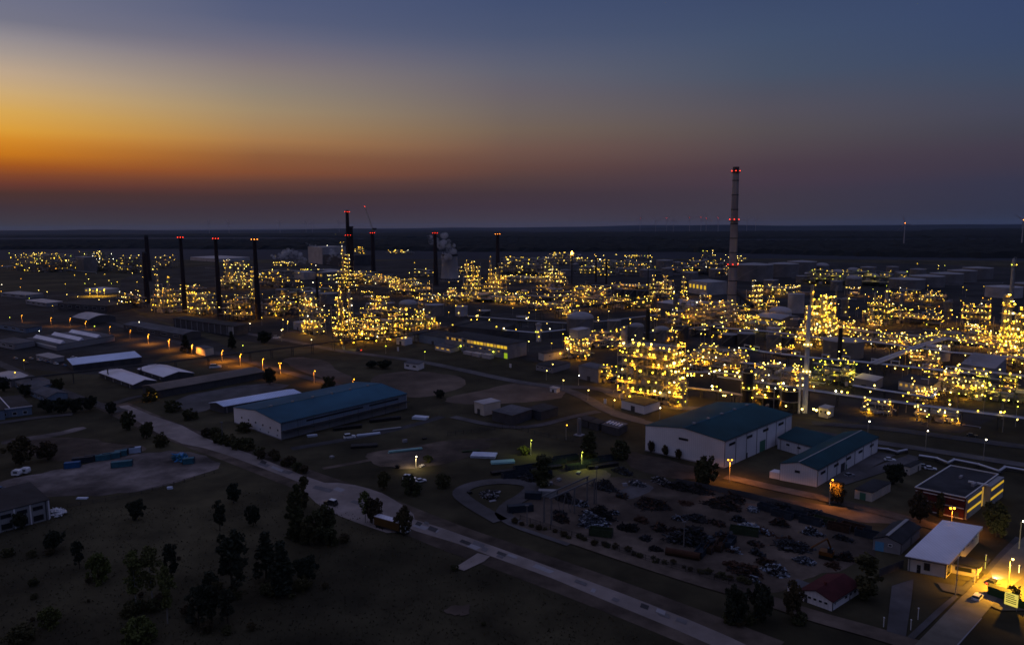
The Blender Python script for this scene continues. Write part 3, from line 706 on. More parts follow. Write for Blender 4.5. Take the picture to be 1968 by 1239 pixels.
h = Bld('shed', 'white roofed shed, broader and further back of the pair above the long grey shed', 'shed', G(315, 734), G(266, 718), G(372, 726), 3.4, 'dark_wall', 'white_roof', 'gable', 2.2, over=.5)
for k in range(3): h.window(0, h.L * (.12 + .3 * k), h.L * (.12 + .3 * k) + 2, 1.2, 2.4)
h = Bld('shed', 'narrow long shed with smooth pale blue roof and dark front, left of centre', 'shed', G(141, 712), G(272, 696), G(131, 704), 4.0, 'dark_wall', 'pale_blue_roof', 'shed', 1.6, over=.4)
for k in range(6): h.panel(0, h.L * (.04 + .16 * k), h.L * (.04 + .16 * k) + 3, .1, 2.9, 'door', 'trim_dark', .07)
h = Bld('workshop', 'wide grey workshop with three bright sawtooth roof lights and white window bands', 'workshop', G(110, 674), G(52, 660), G(216, 654), 4.8, 'grey_wall', 'grey_roof', 'flat', over=.3)
for k in range(3):
    a = h.W * (.08 + .31 * k); b = MB(h.o)
    P = [h.P(h.L * .05, a, h.h + .24), h.P(h.L * .95, a, h.h + .24), h.P(h.L * .95, a + 5, h.h + .24), h.P(h.L * .05, a + 5, h.h + .24), h.P(h.L * .05, a + 3.5, h.h + 2.4), h.P(h.L * .95, a + 3.5, h.h + 2.4)]
    b.add(P, [(0, 1, 5, 4), (1, 2, 5), (2, 3, 4, 5), (3, 0, 4)]); b.build('roof_light', 'white_roof', h.t)
h.panel(0, 1, h.L - 1, 2.2, 3.6, 'window_band', 'trim_white', .1)
h.panel(3, 1, h.W - 1, 2.2, 3.6, 'window_band', 'panel_grey', .1)
h = Bld('hangar', 'hangar with rounded pale roof beside the row of orange street lamps', 'hangar', G(170, 624), G(139, 618), G(212, 615), 5.0, 'dark_wall', 'tank_white', 'arch', 3.5, over=.3)
h.door(0, h.L * .3, h.L * .7, 4, 'trim_dark', False)
h = Bld('loading_hall', 'long dark loading hall with pale pillars in front of the three slim chimneys', 'hall', G(452, 646), G(334, 628), G(470, 640), 9, 'dark_wall', 'dark_roof', 'flat', over=.6)
for k in range(11): h.panel(0, h.L * (.02 + .094 * k), h.L * (.02 + .094 * k) + .9, 0, 8.6, 'pillar', 'grey_wall' if k else 'trim_white', .35)
h.panel(0, h.L * .02, h.L * .10, .3, 8.2, 'end_panel', 'panel_grey', .2)
def simple(name, label, cat, a, c, e, hh, wall, roof, kind='flat', rise=1.5, win=0, group=None, ridge='u', lit=None):
    h = Bld(name, label, cat, G(*a), G(*c), G(*e), hh, wall, roof, kind, rise, ridge, .3, group)
    for k in range(win):
        q = h.L * (k + .25) / win
        if lit: h.panel(0, q, q + h.L * .5 / win, hh * .45, hh * .75, 'window', lit, .06)
        else: h.window(0, q, q + h.L * .5 / win, hh * .42, hh * .78)
    if not win and kind == 'flat':
        h.door(0, h.L * .4, h.L * .4 + min(3, h.L * .3), min(3, hh * .7), 'trim_dark', False)
    return h
simple('building', 'low white building with dark flat roof above the workshop with roof lights', 'building', (90, 590), (50, 584), (104, 584), 5, 'grey_wall', 'tank_white', 'flat', win=4)
simple('building', 'low building with pale flat roof at the left edge under the pink lamps', 'building', (50, 574), (2, 569), (60, 568), 5, 'grey_wall', 'tank_roof', 'flat', win=3)
simple('works_hall', 'long dark works hall below the yellow lit yard', 'hall', (206, 601), (112, 595), (216, 590), 8, 'dark_wall', 'dark_roof', 'flat', win=6)
simple('works_hall', 'brown works hall with low gable roof along the orange street', 'hall', (352, 655), (238, 634), (366, 645), 5.5, 'dark_wall', 'grey_roof', 'gable', 1.6, win=5)
simple('building', 'flat pavilion with grey roof below the workshop with roof lights', 'building', (100, 698), (70, 690), (114, 691), 3.4, 'grey_wall', 'tank_roof', win=3)
simple('building', 'low dark office at the left edge below the orange lamps', 'building', (50, 640), (-10, 630), (60, 632), 4.5, 'blue_grey_wall', 'dark_roof', win=4)
simple('building', 'low grey depot at the left edge beside the workshop with roof lights', 'building', (28, 672), (-12, 664), (52, 662), 4.5, 'grey_wall', 'grey_roof', win=3)
simple('hall', 'dark hall with pale gable roof half hidden at the far left street', 'hall', (22, 744), (-20, 732), (46, 732), 4.2, 'grey_wall', 'tank_white', 'gable', 1.2, win=2, ridge='v')
h = simple('house', 'grey roofed house among the dark trees at the left', 'house', (66, 762), (30, 744), (112, 748), 3.6, 'blue_grey_wall', 'grey_roof', 'gable', 2.2, win=3)
h = simple('house', 'grey roofed house in front of its twin among the dark trees', 'house', (92, 774), (58, 760), (122, 762), 3.2, 'blue_grey_wall', 'grey_roof', 'gable', 1.8, win=3)
h = Bld('depot', 'flat roofed depot with pale pink roof edge at the left margin above the grassland', 'depot', G(10, 806), G(-50, 812), G(-40, 776), 5.2, 'blue_grey_wall', 'dark_roof', 'flat', over=.4)
h = Bld('depot', 'dark roofed depot with glowing white eaves line, left edge above the dirt track', 'depot', G(62, 796), G(-30, 808), G(40, 774), 4.6, 'blue_grey_wall', 'dark_roof', 'flat', over=.3)
h.panel(0, -.3, h.L + .3, h.h - .1, h.h + .5, 'fascia', 'white_roof', .5, inn=.32)
for k in range(4): h.window(0, h.L * (.1 + .22 * k), h.L * (.1 + .22 * k) + 2, .8, 2.6)
b = MB(h.o); b.obox(h.o, h.u, h.v, h.L * .45, h.L * .47, 0, h.W, h.h + .24, h.h + .6); b.build('parapet', 'white_roof', h.t)
h = Bld('garage_block', 'row of white garages with dark windows and flat roof at the lower left edge', 'garage', G(97.5, 997), G(-40, 1034), G(60, 962), 7.0, 'panel_grey', 'dark_roof', 'flat', over=.3)
for k in range(4):
    a = 1.6 + k * (h.L - 2) / 4; q = (h.L - 2) / 4
    h.window(0, a + .4, a + q - 1.2, 4.4, 5.8, 'window_dark', 'trim_dark'); h.window(0, a + .4, a + q - 1.2, .6, 2.6, 'window_dark', 'trim_dark')
    h.panel(0, a + q - .7, a + q - .3, 0, 6.9, 'pilaster', 'white_wall', .2)
h.panel(0, 0, .5, 0, 6.9, 'pilaster', 'white_wall', .2); h.panel(0, 1.0, 1.3, 0, 6.9, 'downpipe', 'trim_dark', .25)
# --- buildings along the plant road
h = Bld('plant_office', 'long office building with dark roof and a row of glowing yellow windows', 'office', G(976, 690), G(856, 668), G(1012, 682), 11, 'grey_wall', 'dark_roof', 'flat', over=.4)
for k in range(12):
    a = h.L * (.012 + .052 * k); h.panel(0, a, a + h.L * .042, 7.4, 9.6, 'window', 'lit_window' if k in (0, 1, 2, 4, 5, 7, 8, 9) else 'lit_window_dim', .08)
for k in range(8):
    a = h.L * (.66 + .04 * k); h.panel(0, a, a + h.L * .03, 7.6, 9.4, 'window', 'lit_window_dim' if k % 3 else 'window_dark', .08)
for k in range(10): h.panel(0, h.L * (.05 + .07 * k), h.L * (.05 + .07 * k) + 2, 4.4, 5.2, 'window', 'lit_window_dim' if k % 2 else 'window_dark', .08)
h.panel(0, .5, 4, .3, 4.4, 'gate_panel', 'lit_green', .1)
for k in range(2): h.panel(3, h.W * (.35 + .32 * k), h.W * (.35 + .32 * k) + 3, .3, 6.5, 'door', 'panel_grey', .12)
o, d, n = h.frame(0)
for a in (h.L * .2, h.L * .72): lamp(h.t, o + d * a + n * 1.2 + Vector((0, 0, 4)) - h.o, .55, 'lime')
b = MB(h.o); b.cyl(o + d * h.L * .68 + n * 2, o + d * h.L * .68 + n * 2 + Vector((0, 0, 11)), .7, n=10); b.build('flue', 'tank_white', h.t)
for k, (a, bb, z) in enumerate(((h.L * .30, 5, 2.6), (h.L * .45, 4, 2.2), (h.L * .14, 5, 3))):
    q = MB(h.o); q.obox(o, d, n, a, a + 9, 5, 5 + bb, 0, z); q.build('lean_to', 'tank_white', h.t)
h = Bld('block', 'plain pale block with one wall glowing yellow beside the lit steel frame', 'building', G(1045, 694), G(1035, 690.5), G(1092, 685), 5.5, 'cream_wall', 'dark_roof', 'flat', over=.2)
h.window(3, h.W * .2, h.W * .2 + 2, 2.6, 3.6); h.window(3, h.W * .6, h.W * .6 + 3, 2.6, 3.6)
lamp(h.t, h.o + h.v * (h.W + 1) - h.u * 2.5 + Vector((0, 0, 4.5)) - h.o, .8, 'yellow'); lamp(h.t, h.v * (h.W * .5) - h.u * 6 + Vector((0, 0, 5)), .5, 'yellow')
simple('guard_hut', 'small white hut with flat roof beside the plant road in the dark field', 'hut', (803, 712), (777, 708), (808, 706), 4.2, 'white_wall', 'grey_roof', win=2)
simple('canteen', 'low dark flat building with white windows beside two lamps, left of the brightest unit', 'building', (1062, 717), (1030, 711), (1096, 707), 4.0, 'grey_wall', 'dark_roof', win=4)
simple('substation', 'grey windowless slab building left of the brightest lit unit', 'building', (1150, 736), (1112, 727), (1160, 726), 8.5, 'grey_wall', 'grey_roof', 'flat')
simple('kiosk', 'small white kiosk standing alone on the pale plant road', 'kiosk', (1070, 755), (1057, 752), (1074, 752), 2.4, 'white_wall', 'tank_white')
simple('cabin', 'long low white cabin in front of the brightest lit unit', 'cabin', (1238, 796), (1194, 784), (1268, 786), 4.6, 'white_wall', 'dark_roof', 'flat', win=0)
simple('pump_house', 'small cream block house with slits beside the gravel lot', 'building', (930, 799), (912, 793), (962, 792), 6.2, 'cream_wall', 'tank_white', win=0)
h = simple('bunker', 'square dark building with pale roof edge in the middle ground', 'building', (985, 818), (946, 808), (1022, 805), 5.2, 'dark_wall', 'grey_roof', 'flat')
simple('bunker', 'dark low block with vents behind the square dark building', 'building', (1040, 808), (1012, 800), (1072, 798), 4.4, 'dark_wall', 'dark_roof', 'flat')
for i, (x, y, lb) in enumerate(((1130, 822, 'dark grey block hut just right of the slim grey mast'), (1150, 828, 'dark grey block hut nearest the barred white roof container'))):
    simple('hut', lb, 'hut', (x, y), (x - 18, y - 5), (x + 14, y - 6), 3.4, 'dark_wall', 'dark_roof')
h = Bld('storage_box', 'dark box building with white bars across its flat roof left of the tall white hall', 'building', G(1188, 838), G(1156, 829), G(1206, 828), 3.6, 'dark_wall', 'grey_roof', 'flat', over=.15)
for k in range(5): h.roofbox(h.L * (.1 + .18 * k), h.L * (.1 + .18 * k) + .8, h.W * .3, h.W * .7, .3, 'roof_bar', 'white_roof')
# guardhouse and low houses inside the plant
h = simple('guard_house', 'small floodlit guard house at the foot of the slender white stack', 'guard house', (1590, 804), (1573, 800), (1602, 799), 5.0, 'cream_wall', 'tank_white', win=2)
for a in (0, 7): lamp(h.t, -h.v * 2 + h.u * (a - 1.5) + Vector((0, 0, 3.6)), .7, 'warm')
simple('pump_hall', 'low hall with dark roof and dim yellow window strip behind the front pipe rack', 'hall', (1788, 760), (1726, 748), (1800, 745), 5.5, 'cream_wall', 'dark_roof', win=6, lit='lit_window_dim')
simple('control_house', 'white multi storey control building with two rows of lit windows beyond the pipe racks', 'building', (1358, 568), (1323, 562), (1366, 560), 18, 'tank_white', 'tank_roof', win=5, lit='lit_window')
simple('switch_house', 'grey house with three orange lit windows behind the tank with open rim', 'building', (1500, 632), (1450, 624), (1512, 622), 9, 'tank_shell', 'tank_roof', 'gable', 2, win=3, lit='lit_window')
simple('boiler_house', 'tall pale windowless block beside the steam on the far left of the cooling tower', 'building', (620, 508), (593, 505), (640, 503), 46, 'tank_white', 'tank_roof')
simple('power_house', 'wide dark power house beside the tall pale windowless block', 'building', (660, 512), (622, 508), (684, 506), 26, 'dark_wall', 'dark_roof')
simple('machine_hall', 'long pale hall under rows of lamps below the tall pale windowless block', 'hall', (584, 538), (566, 535), (600, 530), 14, 'tank_white', 'tank_roof')
simple('machine_hall', 'flat hall ringed by lamps in front of the steam clouds', 'hall', (620, 538), (586, 533), (640, 530), 14, 'tank_shell', 'tank_roof', win=6, lit='lit_window_dim')
simple('store_hall', 'long pale flat roofed hall behind the slim chimneys at left', 'hall', (420, 504), (366, 500), (440, 498), 10, 'tank_white', 'tank_white')
simple('store_hall', 'tiny white roofed hall alone on the far dark plain at left', 'hall', (76, 479), (52, 478), (80, 477), 8, 'tank_white', 'tank_white')
simple('silo_block', 'grey silo block under the far left lamps', 'building', (162, 523), (146, 521), (166, 519), 34, 'tank_shell', 'tank_roof')
simple('lit_depot', 'low depot glowing yellow in its floodlit yard at left', 'depot', (196, 565), (163, 562), (214, 560), 6, 'cream_wall', 'cream_wall', win=5, lit='lit_window')
simple('gallery_hall', 'slab roofed grey hall left of the tall striped chimney base', 'hall', (1330, 600), (1262, 592), (1352, 590), 7, 'tank_shell', 'tank_white')
simple('works_hall', 'dark flat hall behind the long office with glowing windows', 'hall', (960, 650), (862, 640), (985, 636), 7, 'dark_wall', 'dark_roof', win=0)
simple('works_hall', 'dark flat hall below the row of yellow units, left of the long office', 'hall', (868, 668), (786, 654), (880, 656), 7, 'blue_grey_wall', 'dark_roof', win=0)
simple('shelter', 'small lit shelter under a grey roof left of the long office', 'shelter', (866, 678), (836, 672), (874, 672), 3.6, 'cream_wall', 'grey_roof', win=3, lit='lit_window_dim')
simple('hut', 'white hut under the corner of the brightly lit yellow units', 'hut', (778, 664), (762, 661), (784, 659), 5, 'white_wall', 'tank_white')
simple('hut', 'pale hut left of the yellow units beside one bright lamp', 'hut', (580, 636), (564, 632), (588, 630), 7, 'tank_white', 'tank_roof')
simple('shelter', 'pale canopy roofed shelter behind the front pipe rack near the slender stack', 'shelter', (1680, 752), (1640, 744), (1692, 742), 6, 'grey_wall', 'tank_white')
h = Bld('slab_wall', 'sloping grey slab wall inside the plant beside the rising steam', 'wall', G(1846, 716), G(1910, 726), G(1870, 708), 6, 'grey_wall', 'grey_wall', 'shed', 5)
h = Bld('block', 'pale block lit orange beside the street under the orange lamps', 'building', G(395, 684), G(377, 679), G(404, 679), 5.5, 'cream_wall', 'grey_roof', 'flat', over=.1)
# ---------------------------------------------------------------- chimneys, cooling tower, tanks, turbines
def chimney(name, label, px, py, pytop, w0, w1, m, lights, lcol='red', ring=True, extra=0, cap='trim_dark', lr=None):
    B = G(px, py); s = S(B); H = HT(B, pytop); w0, w1 = (w0 * .86, w1 * .86) if m == 'stack_brick' else (w0, w1); r0 = w0 / 2 / s; r1 = w1 / 2 / s
    t = thing(name, label, 'chimney', B)
    b = MB(B); b.lathe(B, [(r0 * 1.12, -1), (r0 * 1.05, H * .02), (r0, H * .06), (r0 * .62 + r1 * .38, H * .4), (r1, H * .965)], 20, False)
    b.build('shaft', m, t, True)
    b = MB(B); b.lathe(B, [(r1 * 1.01, H * .965), (r1 * 1.04, H), (r1 * .8, H), (r1 * .78, H * .97)], 20, True); b.build('rim', cap, t, True)
    for k in range(extra):
        z = H * (.12 + .84 * (k + .5) / extra); rr = r0 + (r1 - r0) * z / H
        b = MB(B); b.lathe(B, [(rr + .02, z - .5), (rr + .35, z - .4), (rr + .35, z + .4), (rr + .02, z + .5)], 20, False); b.build('band', 'dark_steel', t)
    for f in lights:
        z = H * f; rr = (r0 * .62 + r1 * .38) + (r1 - (r0 * .62 + r1 * .38)) * max(0, (f - .4) / .6)
        if ring:
            b = MB(B); b.lathe(B, [(rr * .98, z - 1.6), (rr + 1.5, z - 1.5), (rr + 1.5, z - 1.2), (rr * .98, z - 1.2)], 20, False)
            for k in range(14):
                a = 2 * math.pi * k / 14; q = B + Vector((math.cos(a) * (rr + 1.45), math.sin(a) * (rr + 1.45), z - 1.2)); b.bar(q, q + Vector((0, 0, 1.2)), .08)
            b.lathe(B, [(rr + 1.4, z - .1), (rr + 1.5, z), (rr + 1.4, z + .05)], 20, False)
            b.build('gallery', 'dark_steel', t)
        fd = math.atan2(-B.y, -B.x)
        for a in (-1.05, 0, 1.05, math.pi):
            lamp(t, Vector((math.cos(fd + a) * (rr + 1.6), math.sin(fd + a) * (rr + 1.6), z + .3)), lr or max(.4, .46 / s), lcol, 'warning_light')
    # access ladder down the shaft
    b = MB(B); fd = math.atan2(-B.y, -B.x) + .9
    for o in (-.05, .05):
        b.bar(B + Vector((math.cos(fd + o) * (r0 + .4), math.sin(fd + o) * (r0 + .4), H * .06)), B + Vector((math.cos(fd + o) * (r1 + .4), math.sin(fd + o) * (r1 + .4), H * .95)), .09)
    b.build('ladder', 'dark_steel', t)
    return t, B, H, s
chimney('chimney', 'tallest pale concrete chimney with three rings of red warning lights', 1405, 614, 321, 17, 11.2, 'stack_concrete', (.317 + .05, .66, .972), 'red', True, 9)
chimney('chimney', 'dark brick chimney, first of the slim four at left, with its top unlit', 284, 583, 484, 12, 9, 'stack_brick', (), 'red')
chimney('chimney', 'taller unlit dark chimney rising just behind the first slim one at left', 287, 540, 452, 11, 8, 'stack_brick', (), 'red')
chimney('chimney', 'dark slim chimney with red lights, third stack from the left', 356, 600, 453, 11, 6.5, 'stack_brick', (.975,), 'red')
chimney('chimney', 'dark slim chimney with red lights, fourth stack from the left', 423, 608, 455, 12, 7, 'stack_brick', (.975,), 'red')
chimney('chimney', 'dark chimney with amber lights, right of the slim three at left', 497, 614, 457, 13, 7.5, 'stack_brick', (.978,), 'amber')
chimney('chimney', 'tall dark chimney with two red light rings above the lit yellow tower', 672, 545, 404, 11, 7, 'stack_brick', (.66, .975), 'red')
chimney('chimney', 'dark chimney in front of the leaning crane jib', 718, 524, 445, 10, 7.5, 'stack_brick', (.965,), 'red')
chimney('chimney', 'dark chimney with red lights just left of the cooling tower', 838, 548, 445, 11, 7, 'stack_brick', (.97,), 'red')
chimney('chimney', 'dark chimney with amber lights right of the cooling tower', 957, 542, 447, 9.5, 7, 'stack_brick', (.97,), 'amber')
chimney('stack', 'slim unlit dark stack above the yellow units left of centre', 610.5, 588, 532, 5, 3.5, 'dark_vessel', (), 'red')
chimney('stack', 'thick dark stack rising behind the brightest lit unit', 1244, 668, 594, 8.5, 7.5, 'dark_vessel', (), 'red')
chimney('stack', 'dark stack in front of the big round tank near the slender stack', 1612.5, 691, 630, 8, 7, 'dark_vessel', (), 'red')
chimney('stack', 'left one of two short dark stacks before the far tank rows', 1145, 542, 494, 4, 3.2, 'dark_vessel', (), 'red')
chimney('stack', 'right one of two short dark stacks before the far tank rows', 1165, 546, 500, 4, 3.2, 'dark_vessel', (), 'red')
chimney('mast', 'hair thin dark mast before the far tank rows', 1245, 560, 472, 1.8, 1.2, 'dark_vessel', (), 'red')
# square lift tower clinging to the tall dark chimney
def tower_block(name, label, px, py, ptop, w, m, lamps):
    B = G(px, py); s = S(B); H = HT(B, ptop); W = w / s / 1.3
    t = thing(name, label, 'tower', B)
    b = MB(B); b.obox(B, UA, UB, -W / 2, W / 2, -W / 2, W / 2, 0, H); b.build('shaft', m, t)
    b = MB(B); b.obox(B, UA, UB, -W * .6, W * .6, -W * .6, W * .6, H + .01, H + H * .03); b.build('roof', 'dark_roof', t)
    return t, B, H, W, s
tower_block('lift_tower', 'square dark tower beside the tall chimney above the lit yellow tower', 676, 540, 438, 10, 'stack_brick', 0)
# flare with a glowing tip
B = G(1099, 545); s = S(B); H = HT(B, 490)
t = thing('flare_stack', 'thin flare stack with glowing orange flame among the far tanks', 'flare', B)
b = MB(B); b.lathe(B, [(1.1, -1), (.8, H * .9), (1.4, H * .93), (1.2, H)], 10); b.build('pipe', 'dark_vessel', t)
b = MB(B); b.lathe(B, [(.4, H), (2.2, H + 2.2), (1.7, H + 4.2), (.2, H + 7)], 8, True, True); b.build('flame', 'flame', t, True)
# slender white stack with two shorter pipes beside it
B = G(1546, 793); s = S(B); H = HT(B, 587)
t = thing('slender_stack', 'slender white steel stack with a ring platform behind the tall white hall', 'chimney', B)
r = 4.1 / s
b = MB(B); b.lathe(B, [(r * 1.25, -1), (r * 1.1, H * .3), (r * .85, H)], 16, False); b.lathe(B, [(r * .85, H), (r * .6, H), (r * .55, H - 2)], 16, True); b.build('shaft', 'trim_white', t, True)
for off, hh, rr in ((-3.4, .37, .55),):
    q = B + Vector((off, -1.0, 0)); b = MB(B); b.cyl(q, q + Vector((0, 0, H * hh)), rr, n=12); b.build('side_pipe', 'trim_white', t, True)
for z in (.37, .62):
    b = MB(B); b.lathe(B, [(r, H * z), (r + 1.6, H * z), (r + 1.6, H * z + .25), (r, H * z + .25)], 16, False)
    for k in range(12):
        a = 2 * math.pi * k / 12; q = B + Vector((math.cos(a) * (r + 1.5), math.sin(a) * (r + 1.5), H * z)); b.bar(q, q + Vector((0, 0, 1.3)), .08)
    b.build('platform', 'steel', t)
    for a in (-1.9, -1.2, -2.6): lamp(t, Vector((math.cos(a) * (r + 1.4), math.sin(a) * (r + 1.4), H * z + 1.5)), .42, 'warm')
for a in (-2.2, -.9): lamp(t, Vector((math.cos(a) * 5, math.sin(a) * 5, 3)), .55, 'warm')
# cooling tower
B = G(865, 541); s = S(B); H = HT(B, 489); R0 = 18 / s
B = B + away(B) * R0
t = thing('cooling_tower', 'pale concrete cooling tower with wide waist and steam drifting left', 'cooling tower', B)
b = MB(B); prof = [(R0 * f, H * z) for f, z in ((1.0, .10), (.95, .22), (.90, .38), (.865, .55), (.85, .72), (.855, .88), (.875, 1.0))]
b.lathe(B, prof + [(R0 * .85, H), (R0 * .82, H * .9), (R0 * .85, H * .4), (R0 * .95, H * .11)], 40, False); b.build('shell', 'cooling_concrete', t, True)
b = MB(B); b.lathe(B, [(R0 * .872, H * .93), (R0 * .885, H * .93), (R0 * .905, H * 1.003), (R0 * .86, H * 1.003)], 40, False); b.build('rim', 'dark_steel', t)
b = MB(B)
for k in range(24):
    a = 2 * math.pi * k / 24; a2 = a + .13
    b.bar(B + Vector((math.cos(a) * R0 * 1.04, math.sin(a) * R0 * 1.04, -.5)), B + Vector((math.cos(a2) * R0, math.sin(a2) * R0, H * .1)), .8)
    b.bar(B + Vector((math.cos(a2) * R0 * 1.04, math.sin(a2) * R0 * 1.04, -.5)), B + Vector((math.cos(a) * R0, math.sin(a) * R0, H * .1)), .8)
b.build('leg_ring', 'dark_wall', t)
b = MB(B); b.lathe(B, [(R0 * 1.1, -.5), (R0 * 1.1, 2.0), (R0 * 1.05, 2.0), (R0 * 1.05, 1.2)], 40, True); b.build('basin', 'grey_wall', t)
COOL = (B, R0, H)
# steam: soft volumes
def steam_mat(name, dens, scale):
    m = bpy.data.materials.new(name); m.use_nodes = True; nt = m.node_tree; N = nt.nodes; L = nt.links
    N.clear(); o = N.new('ShaderNodeOutputMaterial'); v = N.new('ShaderNodeVolumePrincipled'); L.new(v.outputs[0], o.inputs['Volume'])
    v.inputs['Color'].default_value = (.98, .95, .96, 1)
    tc = N.new('ShaderNodeTexCoord'); n = N.new('ShaderNodeTexNoise'); n.inputs['Scale'].default_value = scale; n.inputs['Detail'].default_value = 4
    L.new(tc.outputs['Object'], n.inputs['Vector'])
    mr = N.new('ShaderNodeMapRange'); mr.inputs[1].default_value = .42; mr.inputs[2].default_value = .68; mr.inputs[4].default_value = dens
    L.new(n.outputs['Fac'], mr.inputs[0]); L.new(mr.outputs[0], v.inputs['Density'])
    M[name] = m
def blob(mb, c, r, n=10, sq=1):
    prof = [(max(.02, r * math.sin(math.pi * k / 7)), -r * sq * math.cos(math.pi * k / 7)) for k in range(8)]
    mb.lathe(c, prof, n, True, True)
def plume(label, pts, dens, scale, mname):
    """one puffed tube of steam along points (pixel x, pixel y, distance-giving ground row, radius px)"""
    steam_mat(mname, dens, scale)
    P = []
    for px, py, gy, rp in pts:
        d0 = depth(G(px, gy)); d = ray(px, py); p = EYE + d * (d0 / d.dot(CM @ Vector((0, 0, -1)))); P.append((p, rp * d0 / F))
    b = MB(P[0][0]); rs = random.Random(len(mname) * 31)
    for i in range(len(P) - 1):
        (p, r), (q, r2) = P[i], P[i + 1]; k = 13
        for e in range(k):
            f = (e + rs.random()) / k; rr = (r + (r2 - r) * f); c = p.lerp(q, f) + Vector((rs.gauss(0, .45), rs.gauss(0, .45), rs.gauss(0, .38))) * rr
            blob(b, c, rr * rs.uniform(.28, .8), 10, rs.uniform(.7, 1))
    o = b.build('steam', mname); o['kind'] = 'stuff'; o['label'] = label
    return o
plume('white steam drifting left from the cooling tower', [(867, 490, 541, 12), (866, 480, 541, 13), (855, 472, 541, 12), (841, 466, 541, 10), (828, 461, 541, 8), (820, 452, 541, 4)], .26, .06, 'steam_cooling')
plume('low white steam bank left of the tall pale block', [(584, 503, 520, 6), (574, 492, 520, 10), (558, 487, 520, 10), (541, 491, 520, 8), (524, 494, 520, 5)], .22, .05, 'steam_bank')
plume('wisp of steam over the tall pale block', [(606, 473, 505, 3), (597, 469, 505, 4), (588, 466, 505, 3)], .3, .03, 'steam_wisp')
plume('thin steam right of the tall pale block', [(630, 507, 520, 3), (634, 495, 520, 4), (638, 483, 520, 4), (650, 492, 520, 4), (657, 496, 520, 3)], .2, .03, 'steam_wisp_two')
plume('steam rising from the grey pipes at right', [(1862, 722, 765, 4), (1861, 710, 765, 5), (1864, 698, 765, 5), (1859, 688, 765, 4)], .28, .25, 'steam_vent')
# crane behind the chimney
B = G(719, 516); s = S(B); top = HT(B, 440); tip = EYE + ray(701, 397) * (depth(B) / ray(701, 397).dot(CM @ Vector((0, 0, -1))))
t = thing('crane', 'thin lattice crane with its jib leaning left from behind a chimney', 'crane', B)
def lattice(mb, a, b, w, n):
    a = Vector(a); b = Vector(b); d = (b - a).normalized(); x = d.cross(Vector((0, 1, .01))).normalized(); y = d.cross(x)
    cs = [(x * i + y * j) * w / 2 for i, j in ((-1, -1), (1, -1), (1, 1), (-1, 1))]
    for c in cs: mb.bar(a + c, b + c * .6, w * .13)
    for k in range(n):
        for i in range(4):
            f0, f1 = k / n, (k + 1) / n; sc0 = 1 - .4 * f0; sc1 = 1 - .4 * f1
            mb.bar(a.lerp(b, f0) + cs[i] * sc0, a.lerp(b, f1) + cs[(i + 1) % 4] * sc1, w * .08)
b = MB(B); lattice(b, B, B + Vector((0, 0, top)), 3.2, 14); b.build('mast', 'steel', t)
b = MB(B); lattice(b, B + Vector((0, 0, top)), tip, 2.6, 16); b.build('jib', 'steel', t)
b = MB(B); q = B + Vector((0, 0, top)); b.obox(q, Vector((1, 0, 0)), Vector((0, 1, 0)), -1, 9, -2, 2, -2, 2); b.build('counterweight', 'dark_steel', t)
lamp(t, tip - B, .7, 'red', 'warning_light')
# tanks
def tank(label, cx, yb, w, yt, m='tank_shell', rm='tank_roof', roof='cone', group=None, cat='tank', stair=True, lit=0):
    B = G(cx, yb); s = S(B); r = w / 2 / s; Cc = B + away(B) * r
    H = max(3.0, HT(B, yt)); n = 32 if w > 30 else 20
    if roof == 'flatopen': name = 'open_tank'
    else: name = 'storage_tank'
    t = thing(name, label, cat, Cc, group)
    b = MB(Cc); rings = max(3, int(H / 3)); pr = [(r, -.5)]
    for k in range(1, rings): pr += [(r, H * k / rings - .06), (r + .06, H * k / rings), (r, H * k / rings + .06)]
    b.lathe(Cc, pr + [(r, H)], n, False); b.build('shell', m, t, True)
    b = MB(Cc)
    if roof == 'cone': b.lathe(Cc, [(r + .25, H - .2), (r + .25, H + .15), (r * .5, H + .05 * r + .15), (.2, H + .1 * r + .15)], n)
    elif roof == 'dome': b.lathe(Cc, [(r + .2, H - .2)] + [(r * math.cos(a), H + r * .42 * math.sin(a)) for a in (0, .25, .5, .8, 1.1, 1.35, 1.55)], n)
    elif roof == 'flat': b.lathe(Cc, [(r + .25, H - .2), (r + .25, H + .25), (r - .4, H + .3)], n)
    else: b.lathe(Cc, [(r, H * .97), (r + .5, H * .97), (r + .5, H), (r - .3, H), (r - .3, H * .55)], n)
    b.build('roof', rm if roof != 'flatopen' else m, t, True)
    if w > 16:
        b = MB(Cc); a0 = math.atan2(-B.y, -B.x) - 1.1; st = 14
        for k in range(st):
            a = a0 + 1.5 * k / st; a2 = a0 + 1.5 * (k + 1) / st
            p = Cc + Vector((math.cos(a) * (r + .5), math.sin(a) * (r + .5), H * k / st)); q = Cc + Vector((math.cos(a2) * (r + .5), math.sin(a2) * (r + .5), H * (k + 1) / st))
            b.bar(p, q, .18); b.bar(p + Vector((0, 0, 1.1)), q + Vector((0, 0, 1.1)), .1)
        b.build('stair', 'steel', t)
        b = MB(Cc)
        for k in range(28):
            a = 2 * math.pi * k / 28; p = Cc + Vector((math.cos(a) * r, math.sin(a) * r, H)); b.bar(p, p + Vector((0, 0, 1.2)), .06)
        b.lathe(Cc, [(r - .05, H + 1.15), (r + .05, H + 1.15), (r + .05, H + 1.25)], n, False)
        b.build('railing', 'steel', t)
    fd = math.atan2(-B.y, -B.x)
    for k in range(lit):
        a = fd + R.uniform(-1.3, 1.3); lamp(t, Vector((math.cos(a) * (r + .6), math.sin(a) * (r + .6), R.choice((H + 1.4, H + 1.4, 4)))), max(.4, .5 / s), lampcol())
    return t
T = tank
T('huge pale tank with shallow roof, leftmost of the row beyond the tallest chimney', 1448, 541, 72, 510)
